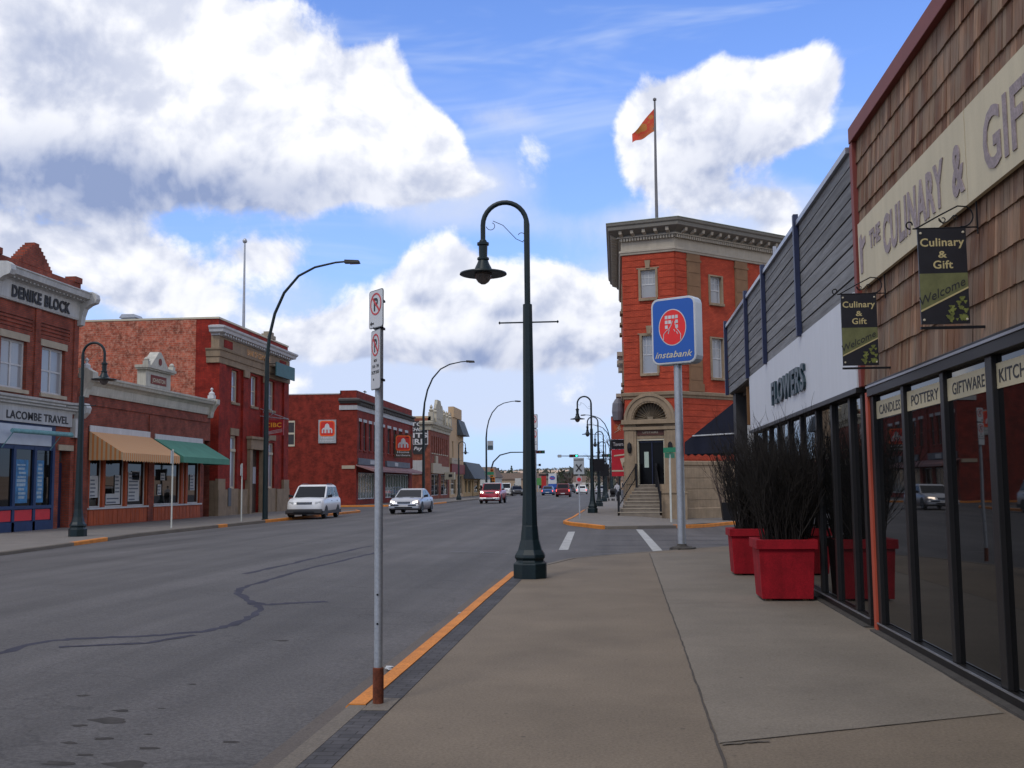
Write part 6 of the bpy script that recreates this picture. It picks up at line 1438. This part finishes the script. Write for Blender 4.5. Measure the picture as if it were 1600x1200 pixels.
# ================================================================ VEHICLES
M_tyre = mat('tyre', (.012, .012, .013), .85); M_rim = mat('rim_alloy', (.25, .26, .28), .4, metal=.6)
M_cglass = glass('car_glass', (.010, .012, .018), .10, .12)
M_chr = mat('chrome', (.45, .46, .48), .25, metal=.9)
def lit(name, c, s): return mat(name, c, .3, emit=c, estr=s)
M_head_on = lit('headlight_on', (1.0, .82, .66), 5.0); M_head_off = mat('headlight_off', (.42, .44, .45), .15); M_tail_on = lit('taillight_on', (1.0, .10, .08), 2.2); M_tail = mat('taillight', (.25, .01, .01), .3)
def car(name, label, cat, loc, rot, paint, Ln, Wd, Ht, hood, belt, ws0, ws1, rs1, rs0, lower=None, heads='off', tails='off', roof=None, bumper=None, wheel_r=.31, nose=.3, clear=.2, tailh=None, grille=True, rake=.74, scoop=False, rails=False):
    """front faces -y; ws0/ws1 windscreen foot/top, rs1/rs0 rear glass top/foot, as y from the nose"""
    t = thing(name, label, cat, loc, rot)
    w = Wd/2; L0_ = -Ln/2; tz = tailh or belt; lo_ = lower or paint
    st = [(0.0, .70, .42, hood-nose), (.06, .84, .34, hood-nose*.7), (.22, .95, .26, hood-nose*.30), (.55, .99, .22, hood-nose*.08), (ws0*.7, 1.0, clear, hood+ (belt-hood)*.35), (ws0, 1.0, clear, belt-.02), ((ws0+rs0)/2, 1.0, clear, belt), (rs0, 1.0, clear, belt), (Ln-.35, .985, .24, tz+.0), (Ln-.10, .93, .30, tz-.04), (Ln, .82, .40, tz-.14)]
    vs = []; k = 9
    for y, wf, zl, zt in st:
        W_ = w*wf; h = zt-zl
        half = [(0, zl), (W_*.88, zl), (W_*.97, zl+h*.12), (W_, zl+h*.38), (W_*.995, zl+h*.62), (W_*.965, zt-h*.13), (W_*.90, zt-h*.03), (W_*.55, zt+.015), (0, zt+.03)]
        ring = [(x, z) for x, z in half] + [(-x, z) for x, z in half[-2:0:-1]]
        vs += [(x, L0_+y, z) for x, z in ring]
    n = 2*k-2; F = [(i*n+j, i*n+(j+1) % n, (i+1)*n+(j+1) % n, (i+1)*n+j) for i in range(len(st)-1) for j in range(n)] + [tuple(range(n))[::-1], tuple((len(st)-1)*n+j for j in range(n))]
    b = MB(); b.add(vs, F); b.build('body', paint, t, smooth=True)
    # cabin
    bw, tw_ = w*.90, w*rake
    lo4 = [(-bw, L0_+ws0, belt-.03), (bw, L0_+ws0, belt-.03), (bw, L0_+rs0, belt-.03), (-bw, L0_+rs0, belt-.03)]
    hi4 = [(-tw_, L0_+ws1, Ht-.07), (tw_, L0_+ws1, Ht-.07), (tw_, L0_+rs1, Ht-.07), (-tw_, L0_+rs1, Ht-.07)]
    b = MB(); b.hexa(lo4, hi4); cb = b.build('cabin', paint, t, bevel=.03)
    b = MB(); m_ = .86; ym = (ws1+rs1)/2
    b.hexa(hi4, [(-tw_*m_, L0_+ws1+.18, Ht), (tw_*m_, L0_+ws1+.18, Ht), (tw_*m_, L0_+rs1-.15, Ht), (-tw_*m_, L0_+rs1-.15, Ht)]); b.build('roof', roof or paint, t, bevel=.03)
    if rails:
        b = MB()
        for s_ in (-1, 1): b.tube([(s_*tw_*.85, L0_+ws1+.4, Ht), (s_*tw_*.85, L0_+ws1+.5, Ht+.05), (s_*tw_*.85, L0_+rs1-.5, Ht+.05), (s_*tw_*.85, L0_+rs1-.4, Ht)], .018, 5)
        b.build('roof_rail', M_black, t)
    b = MB(); b.plate((lo4[0], lo4[1], hi4[1], hi4[0]), .05, (.04, .05), .008, .01); b.build('windscreen', M_cglass, cb)
    b = MB(); b.plate((lo4[2], lo4[3], hi4[3], hi4[2]), .08, (.12, .08), .008, .01); b.build('rear_window', M_cglass, cb)
    for s_, q in ((1, (lo4[1], lo4[2], hi4[2], hi4[1])), (-1, (lo4[3], lo4[0], hi4[0], hi4[3]))):
        nspl = 3 if Ln > 4.6 and rs1 > 3.6 else 2
        for j in range(nspl):
            a, c = j/nspl, (j+1)/nspl; 
            if s_ < 0: a, c = 1-c, 1-a
            b = MB(); b.plate(q, (a+.025, 1-c+.025), (.10, .08), .008, .01); b.build('side_window', M_cglass, cb)
    # wheels, arches
    for yw in (.86, Ln-.92):
        for s_ in (-1, 1):
            b = MB(); cx = s_*(w-.11); b.lathe([(wheel_r*.62, -.10), (wheel_r*.93, -.10), (wheel_r, -.06), (wheel_r, .06), (wheel_r*.93, .10), (wheel_r*.62, .10)], (cx, L0_+yw, wheel_r), 20, ax='x'); wh = b.build('wheel', M_tyre, t, smooth=True)
            b = MB(); xo = cx+s_*.085; b.lathe([(wheel_r*.62, 0), (wheel_r*.60, .022*s_), (wheel_r*.2, .01*s_), (.03, .03*s_)], (xo, L0_+yw, wheel_r), 14, ax='x'); b.build('rim', M_rim, wh)
            b = MB(); b.prism([(L0_+yw+(wheel_r+.07)*math.cos(R_(a)), wheel_r+(wheel_r+.07)*math.sin(R_(a))) for a in range(-20, 201, 20)], 'x', s_*(w*.90), s_*(w+.004)); b.build('wheel_arch', M_black, t)
    # front
    hz = hood-nose*.75
    for s_ in (-1, 1):
        b = MB(); b.hexa([(s_*w*.58, L0_-.01, hz-.06), (s_*w*.84, L0_+.09, hz-.07), (s_*w*.84, L0_+.30, hz-.07), (s_*w*.58, L0_+.2, hz-.06)], [(s_*w*.58, L0_+.01, hz+.06), (s_*w*.84, L0_+.10, hz+.09), (s_*w*.84, L0_+.30, hz+.09), (s_*w*.58, L0_+.2, hz+.06)])
        b.build('headlight', M_head_on if heads == 'on' else M_head_off, t, bevel=.02)
        b = MB(); b.box(s_*w*.62, s_*w*.92, L0_+Ln-.13, L0_+Ln+.005-.02, tz-.38, tz-.14); b.build('taillight', M_tail_on if tails == 'on' else M_tail, t, bevel=.015)
        b = MB(); b.hexa([(s_*w*.93, L0_+ws0+.25, belt), (s_*(w+.17), L0_+ws0+.22, belt+.0), (s_*(w+.17), L0_+ws0+.32, belt), (s_*w*.93, L0_+ws0+.36, belt)], [(s_*w*.93, L0_+ws0+.25, belt+.10), (s_*(w+.17), L0_+ws0+.22, belt+.15), (s_*(w+.17), L0_+ws0+.32, belt+.15), (s_*w*.93, L0_+ws0+.36, belt+.10)]); b.build('mirror', M_black, t, bevel=.015)
    if grille:
        b = MB(); b.box(-w*.40, w*.40, L0_-.012, L0_+.1, hz-.07, hz+.05); g_ = b.build('grille', M_black, t, bevel=.01)
        b = MB()
        for k_ in range(3): b.box(-w*.38, w*.38, L0_-.020, L0_-.0125, hz-.055+.04*k_, hz-.043+.04*k_)
        b.build('slats', M_chr, g_)
    b = MB(); b.box(-w*.93, w*.93, L0_-.06, L0_+.28, .30, .52); b.build('bumper', bumper or paint, t, bevel=.04)
    b = MB(); b.box(-w*.93, w*.93, L0_+Ln-.25, L0_+Ln+.06, .32, .55); b.build('bumper', bumper or paint, t, bevel=.04)
    b = MB(); b.box(-w*.6, w*.6, L0_-.068, L0_-.061, .22, .34) if False else b.box(-w*.55, w*.55, L0_-.068, L0_-.0605, .33, .40); b.build('air_intake', M_black, t)
    b = MB(); b.box(-.26, .26, L0_+Ln+.061 if tails == 'on' or heads == 'off' else L0_-.072, L0_+Ln+.068 if tails == 'on' or heads == 'off' else L0_-.069, .40, .52); b.build('number_plate', M_white, t)
    b = MB()
    for s_ in (-1, 1):
        for yy in ((ws0+.55), (ws0+rs0)/2+.25): b.box(s_*(w+.001)-.006, s_*(w+.001)+.006, L0_+yy-.004, L0_+yy+.004, .35, belt-.08) if False else b.box(s_*w*.985-.012, s_*w*.985+.012, L0_+yy+.5, L0_+yy+.66, belt-.2, belt-.17)
    b.build('door_handle', M_black, t)
    if scoop:
        b = MB()
        for s_ in (-1, 1): b.box(s_*w*.35-.11, s_*w*.35+.11, L0_+.75, L0_+.95, hood-.02, hood+.035)
        b.build('hood_vent', M_black, t)
    return t
silver = mat('silver_paint', (.36, .37, .40), .28, metal=.35, n=(1, .03), spec=.6); whitep = mat('white_car_paint', (.62, .63, .64), .25, n=(1, .03), spec=.6); redp_ = mat('red_car_paint', (.32, .006, .02), .25, n=(1, .04), spec=.6)
M_cladg = mat('dark_cladding', (.035, .035, .038), .6)
v = car('minivan', 'white minivan parked at the far kerb in front of the bank', 'van', (-15.6, 53.6, -.09), 4, whitep, 4.75, 1.88, 1.72, 1.05, 1.08, 1.15, 1.95, 4.15, 4.6, heads='off', rake=.80, bumper=M_cladg, nose=.32, rails=True, clear=.25)
b = MB(); b.box(-.95, .95, -2.3, 2.3, .26, .42); b.build('side_cladding', M_cladg, v)
c_ = car('sedan', 'silver sedan with lit headlights driving toward the camera', 'car', (-11.75, 60.0, -.02), 0, silver, 4.75, 1.80, 1.40, .86, .92, 1.35, 2.15, 3.35, 4.1, heads='on', nose=.30, scoop=True)
b = MB(); b.box(-.72, .72, -2.445, -2.438, .46, .52); b.build('grille', M_black, c_)
c_ = car('pickup_truck', 'red pickup truck with pale roof and chrome bumper driving toward the camera', 'truck', (-10.75, 91.5, -.02), -1, redp_, 4.9, 1.85, 1.78, 1.10, 1.15, 1.35, 1.95, 2.9, 3.2, heads='on', roof=M_whiteg, bumper=M_chr, wheel_r=.37, nose=.22, clear=.42, rake=.84)
car('sedan', 'small blue car with brake lights on heading away beyond the nearest lamp', 'car', (-10.3, 158, -.02), 180, mat('blue_car_paint', (.03, .08, .20), .3), 4.5, 1.76, 1.42, .85, .92, 1.2, 1.95, 3.2, 3.9, tails='on')
car('suv', 'dark red sport utility vehicle heading away with a rear lamp glowing', 'car', (-6.9, 136, -.02), 180, mat('maroon_car_paint', (.10, .012, .018), .3), 4.6, 1.85, 1.72, 1.05, 1.08, 1.2, 1.9, 4.0, 4.4, tails='on', rake=.8, wheel_r=.34)
car('sedan', 'white car heading away ahead of the dark red one', 'car', (-5.9, 176, -.02), 180, whitep, 4.6, 1.78, 1.42, .85, .92, 1.2, 1.95, 3.3, 4.0, tails='on')
car('suv', 'dark grey car beyond the dark red one at the far junction', 'car', (-8.9, 200, -.02), 180, mat('grey_car_paint', (.05, .06, .07), .3), 4.6, 1.82, 1.7, 1.05, 1.08, 1.2, 1.9, 4.0, 4.4)
car('sedan', 'dark parked car left of the nearest lamp post, far down the street', 'car', (-15.6, 164, -.1), 10, mat('black_car_paint', (.02, .022, .025), .3), 4.5, 1.8, 1.55, .95, 1.0, 1.2, 1.9, 3.4, 4.0)
car('van', 'white van parked far down the left side beside the dark parked car', 'van', (-17.6, 166, -.1), 6, whitep, 5.0, 1.95, 2.0, 1.15, 1.2, 1.0, 1.6, 4.6, 4.8, rake=.86)
car('minivan', 'pale van half hidden behind the mansard-roofed shop corner', 'van', (-21.5, 171.0, -.1), 80, silver, 4.8, 1.9, 1.8, 1.05, 1.1, 1.1, 1.8, 4.3, 4.6, rake=.8)
car('sedan', 'small white car parked across the far junction behind the red pickup', 'car', (-20.0, 178.0, -.3), 40, whitep, 4.4, 1.76, 1.42, .85, .92, 1.2, 1.95, 3.2, 3.9)
car('sedan', 'pale car parked far away on the right of the roadway', 'car', (-2.9, 182, -.1), 180, silver, 4.5, 1.76, 1.45, .85, .92, 1.2, 1.95, 3.2, 3.9)

# ---- person with a pushchair on the far pavement
def person(label, loc, rot):
    me = bpy.data.meshes.new('person'); V = [(0,0,.92),(0,0,1.12),(0,-.01,1.34),(0,-.02,1.46),(0,-.04,1.54),(0,-.05,1.66),(.10,0,.88),(.11,-.08,.48),(.10,.02,.08),(.10,-.12,.04),(-.10,0,.88),(-.11,.10,.48),(-.10,.22,.10),(-.10,.12,.04),
         (.19,-.01,1.38),(.24,-.10,1.12),(.16,-.34,1.02),(-.19,-.01,1.38),(-.24,-.10,1.12),(-.16,-.34,1.02)]
    E_ = [(0,1),(1,2),(2,3),(3,4),(4,5),(0,6),(6,7),(7,8),(8,9),(0,10),(10,11),(11,12),(12,13),(2,14),(14,15),(15,16),(2,17),(17,18),(18,19)]
    me.from_pydata(V, E_, []); o = bpy.data.objects.new('person', me); COL.objects.link(o)
    m = o.modifiers.new('skin', 'SKIN'); R = [.14,.13,.15,.06,.08,.10,.10,.07,.05,.04,.10,.07,.05,.04,.065,.048,.036,.065,.048,.036]
    for i, vv in enumerate(me.skin_vertices[0].data): vv.radius = (R[i], R[i]*.85); vv.use_root = (i == 0)
    o.modifiers.new('sub', 'SUBSURF').levels = 2; o.modifiers['sub'].render_levels = 2
    me.materials.append(mat('pale_jacket', (.40, .40, .42), .8)); o.location = loc; o.rotation_euler = (0, 0, R_(rot))
    tag(o, label, 'person')
    b = MB(); b.lathe([(.02, -.02), (.105, .0), (.12, .06), (.10, .14), (.03, .18)], (0, -.03, 1.60), 12); b.build('hair', mat('dark_hair', (.03, .02, .015), .8), o)
    b = MB(); b.lathe([(.155, 0), (.16, .12), (.13, .2)], (0, 0, .80), 12); b.tube([(.10, 0, .9), (.11, -.08, .48), (.10, .02, .10)], [.115, .085, .065], 10); b.tube([(-.10, 0, .9), (-.11, .10, .48), (-.10, .22, .12)], [.115, .085, .065], 10); b.build('trousers', mat('grey_trousers', (.10, .10, .12), .9), o)
person('person in a pale jacket pushing a pushchair along the far pavement', (-.05, 99, 0), -25)
t = thing('pushchair', 'black pushchair on the far pavement in front of a walking person', 'pushchair', (-.42, 98.2, 0), -25)
b = MB(); b.hexa([(-.22, -.35, .35), (.22, -.35, .35), (.22, .1, .40), (-.22, .1, .40)], [(-.22, -.30, .45), (.22, -.30, .45), (.24, .25, .95), (-.24, .25, .95)]); b.build('seat', M_black, t, bevel=.03)
b = MB(); b.lathe([(.26, -.24), (.30, -.1), (.30, .1), (.26, .24)], (0, .05, .85), 12, ax='x'); b.build('hood', M_black, t)
for x in (-.26, .26):
    b = MB(); b.tube([(x, .45, 1.02), (x, 0, .55), (x, -.4, .12)], .015, 5); b.tube([(x, 0, .55), (x, .3, .12)], .015, 5); b.build('frame', M_galv, t)
    for y in (-.4, .3): b = MB(); b.lathe([(.12, -.02), (.12, .02)], (x, y, .12), 12, ax='x'); b.build('wheel', M_tyre, t)
b = MB(); b.tube([(-.26, .45, 1.02), (.26, .45, 1.02)], .018, 6); b.build('handle', M_black, t)

# ================================================================ FAR BACKGROUND
def far_building(name, label, cat, x, y, w, d, h, m, roofm, gable=1.2, nwin=4):
    t = thing(name, label, cat, (x, y, -.4))
    b = MB(); b.box(-w/2, w/2, 0, d, 0, h); b.build('wall', m, t)
    b = MB()
    if gable: b.hexa([(-w/2-.4, -.4, h), (w/2+.4, -.4, h), (w/2+.4, d+.4, h), (-w/2-.4, d+.4, h)], [(-w/2+.6, d*.4, h+gable), (w/2-.6, d*.4, h+gable), (w/2-.6, d*.6, h+gable), (-w/2+.6, d*.6, h+gable)])
    else: b.box(-w/2-.2, w/2+.2, -.2, d+.2, h, h+.25)
    b.build('roof', roofm, t)
    for k in range(nwin):
        cx = -w/2+w*(k+.5)/nwin; b = MB(); b.box(cx-.6, cx+.6, -.05, -.001, 1.0, 2.4); q = b.build('window', M_whiteg, t)
        b = MB(); b.box(cx-.5, cx+.5, -.07, -.051, 1.1, 2.3); b.build('pane', M_cglass, q)
brn = mat('brown_roof', (.12, .085, .065), .9); tanw = mat('tan_wall', (.30, .22, .15), .9); whw = mat('pale_wall', (.40, .40, .38), .8)
far_building('store', 'low brown-roofed store right of the mansard shop', 'shop', -33, 215, 16, 14, 3.6, whw, brn, 2.2)
far_building('store', 'long tan flat-roofed store behind the red pickup', 'shop', -26.5, 262, 18, 14, 3.3, tanw, brn, 0, 6)
far_building('house', 'pale house with pitched roof left of the nearest lamp, far away', 'house', -33, 330, 9, 9, 3.4, whw, brn, 2.4, 3)
far_building('house', 'small tan house with brown roof just left of the nearest lamp, far away', 'house', -24, 300, 8, 9, 3.2, tanw, brn, 2.2, 2)
far_building('house', 'distant pale house behind the dark red vehicle', 'house', -12, 420, 12, 9, 3.2, whw, brn, 2.2, 3)
far_building('house', 'distant low building on the right edge of the far street', 'house', 6.5, 330, 14, 9, 3.2, tanw, brn, 2.0, 3)
t = thing('pylon_sign', 'plain red pylon sign far down the street beside the fuel station', 'sign', (-16.5, 238, -.2))
b = MB(); b.box(-.55, .55, -.2, .2, 0, 4.1); b.build('panel', mat('pylon_red', (.35, .02, .015), .5), t); b = MB(); b.box(-1.1, 1.1, -.25, .25, 3.8, 4.15); b.build('cap', M_black, t)
t = thing('fuel_sign', 'white and blue fuel station sign with a red oval emblem far down the street', 'sign', (-15.6, 255, -.2))
b = MB(); b.box(-1.0, 1.0, -.15, .15, 2.0, 4.5); p = b.build('panel', M_white, t); b = MB(); b.box(-1.0, 1.0, -.17, .17, -.0, 1.98); b.build('panel', mat('fuel_blue', (.015, .07, .30), .5), t)
b = MB(); b.prism([(.7*math.cos(R_(a)), 3.4+.5*math.sin(R_(a))) for a in range(0, 360, 20)], 'y', -.17, -.151); e = b.build('emblem', mat('fuel_oval', (.03, .10, .35), .5), p)
b = MB(); text(b, 'Esso', 0, 3.2, .4, 1.0, y=-.171, bold=.03, center=True); b.build('lettering', M_sred, p)
for lab, x, y, mm, w_ in (('short green sign board beside the red pylon', -17.5, 236, mat('green_board', (.06, .20, .05), .6), 1.2), ('small pale sign board among the far parked vehicles', -22.5, 240, whw, 1.4)):
    t = thing('roadside_sign', lab, 'sign', (x, y, -.3)); b = MB(); b.box(-w_/2, w_/2, -.1, .1, 1.8, 3.4); b.build('panel', mm, t); b = MB(); b.tube([(0, 0, 0), (0, 0, 1.8)], .08, 6); b.build('pole', M_galv, t)

# leafless trees and the far wood
def foliage_mat(name, c1, c2):
    if name in MT: return MT[name]
    m, t, bb = newmat(name); ND = t.nodes; LK = t.links.new
    at = ND.new('ShaderNodeAttribute'); at.attribute_name = 'tint'; mx = ND.new('ShaderNodeMix'); mx.data_type = 'RGBA'; LK(at.outputs['Fac'], mx.inputs['Factor']); mx.inputs[6].default_value = c4(c1); mx.inputs[7].default_value = c4(c2)
    LK(mx.outputs[2], bb.inputs['Base Color']); bb.inputs['Roughness'].default_value = .95; MT[name] = m; return m
def far_tree(label, x, y, h, seed, kind):
    t = thing('spruce_tree' if kind else 'bare_tree', label, 'tree', (x, y, -.5 - (6*ss(y, 400, 900) if y > 400 else 0)), 0, 'dark trees along the far end of the street')
    rg = random.Random(seed); b = MB(); b.tube([(0, 0, 0), (0, 0, h*.9)], [h*.02, h*.004], 5); b.build('trunk', M_tree, t)
    b = MB()
    if kind:
        for k in range(420):
            q = rg.random(); z = h*(.08+.92*q); rr_ = h*.24*(1-q)*rg.uniform(.5, 1.05)+.05; a = rg.uniform(0, 6.28); s = h*.035
            c = Vector((rr_*math.cos(a), rr_*math.sin(a), z)); u = Vector((rg.gauss(0, 1), rg.gauss(0, 1), rg.gauss(0, .5))).normalized()*s; v_ = Vector((rg.gauss(0, 1), rg.gauss(0, 1), rg.gauss(0, .6))).normalized()*s
            b.add([c-u, c+v_, c+u], [(0, 1, 2)], 0, rg.random())
        b.build('crown', foliage_mat('spruce', (.018, .035, .018), (.045, .07, .03)), t, fix=False)
    else:
        def gr(p, d, ln, r, dep):
            q = p; pts = [p]
            for k in range(3): d = (d+Vector((rg.gauss(0, .2), rg.gauss(0, .2), rg.gauss(.03, .1)))).normalized(); q = q+d*ln/3; pts.append(q)
            b.tube(pts, [r, r*.8, r*.6, r*.45], 3, caps=False)
            if dep < 4:
                for k in range(3): gr(pts[rg.randint(1, 3)], (d+Vector((rg.gauss(0, .55), rg.gauss(0, .55), rg.gauss(.1, .3)))).normalized(), ln*.66, r*.55, dep+1)
        for k in range(4): gr(Vector((0, 0, h*.2)), Vector((rg.gauss(0, .4), rg.gauss(0, .4), 1)).normalized(), h*.34, h*.014, 0)
        b.build('crown', mat('bare_crown', (.075, .055, .05), .95), t, fix=False)
far_tree('leafless tree rising behind the red projecting sign', .1, 176, 13, 1, 0)
far_tree('leafless tree at the right edge of the far street, beyond the lamps', -2.2, 235, 9, 8, 0)
places = [(-44, 300, 8), (-38, 380, 9), (-30, 400, 8), (-27, 350, 7), (-20, 380, 8), (-14.5, 340, 7.5), (-9.5, 350, 7), (-6, 330, 8), (-3.6, 360, 8), (2, 350, 9), (5.5, 390, 10), (-17, 430, 9)]
word = ['first', 'second', 'third', 'fourth', 'fifth', 'sixth', 'seventh', 'eighth', 'ninth', 'tenth', 'eleventh', 'twelfth']
for i, (x, y, h) in enumerate(sorted(places)):
    far_tree('dark tree at the far end of the street, %s from the left' % word[i], x, y, h, 20+i, (i*7) % 3 != 0)
b = MB(); rg = random.Random(77)
for k in range(34000):
    y = rg.uniform(520, 980); x = rg.uniform(-.34, .16)*y; z = terr(x, y); h = 10.5+1.3*math.sin(x*.05)+1.0*math.sin(x*.13+y*.02)
    c = Vector((x, y, z+h*rg.random()**.7)); s = rg.uniform(1.6, 3.0); u = Vector((rg.gauss(0, 1), rg.gauss(0, 1), rg.gauss(0, .8))).normalized()*s; v_ = Vector((rg.gauss(0, 1), rg.gauss(0, 1), rg.gauss(0, .8))).normalized()*s
    b.add([c-u, c+v_, c+u], [(0, 1, 2)], 0, rg.random())
o = b.build('woodland', foliage_mat('far_wood', (.030, .040, .034), (.060, .065, .050)), None, fix=False); o['kind'] = 'stuff'
b = MB()
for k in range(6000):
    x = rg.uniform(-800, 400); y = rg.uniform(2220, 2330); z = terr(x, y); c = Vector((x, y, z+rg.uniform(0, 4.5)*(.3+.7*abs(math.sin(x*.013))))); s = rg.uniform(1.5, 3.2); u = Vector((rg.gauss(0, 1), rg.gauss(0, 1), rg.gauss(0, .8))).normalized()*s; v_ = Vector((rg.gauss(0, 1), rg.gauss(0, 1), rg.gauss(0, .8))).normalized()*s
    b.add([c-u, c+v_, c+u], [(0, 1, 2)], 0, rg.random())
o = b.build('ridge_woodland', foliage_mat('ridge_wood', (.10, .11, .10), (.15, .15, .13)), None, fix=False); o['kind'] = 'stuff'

# scraps of litter along the near kerb
for i, (lab, x, y, z, s) in enumerate((('crumpled white paper scrap in the gutter just beyond the no-parking pole', -2.02, 9.3, -.10, .05), ('small white scrap lying in the gutter halfway to the nearest lamp', -1.98, 13.3, -.10, .04), ('brown leaf litter scrap against the orange kerb', -1.97, 11.4, -.10, .035))):
    rg = random.Random(i); b = MB()
    for k in range(7):
        c = Vector((rg.uniform(-s, s)*.6, rg.uniform(-s, s)*.6, .012+rg.random()*s*.2)); an = rg.uniform(0, 3); u = Vector((math.cos(an), math.sin(an), rg.uniform(-.25, .25)))*s*.7; v_ = Vector((-math.sin(an), math.cos(an), rg.uniform(-.25, .25)))*s*.7
        b.hexa([c-u, c+v_, c+u, c-v_], [c-u+Vector((0, 0, .003)), c+v_+Vector((0, 0, .003)), c+u+Vector((0, 0, .003)), c-v_+Vector((0, 0, .003))])
    o = b.build('litter', M_paper if i < 2 else mat('dead_leaf', (.10, .05, .02), .9)); o.location = (x, y, z); tag(o, lab, 'litter')
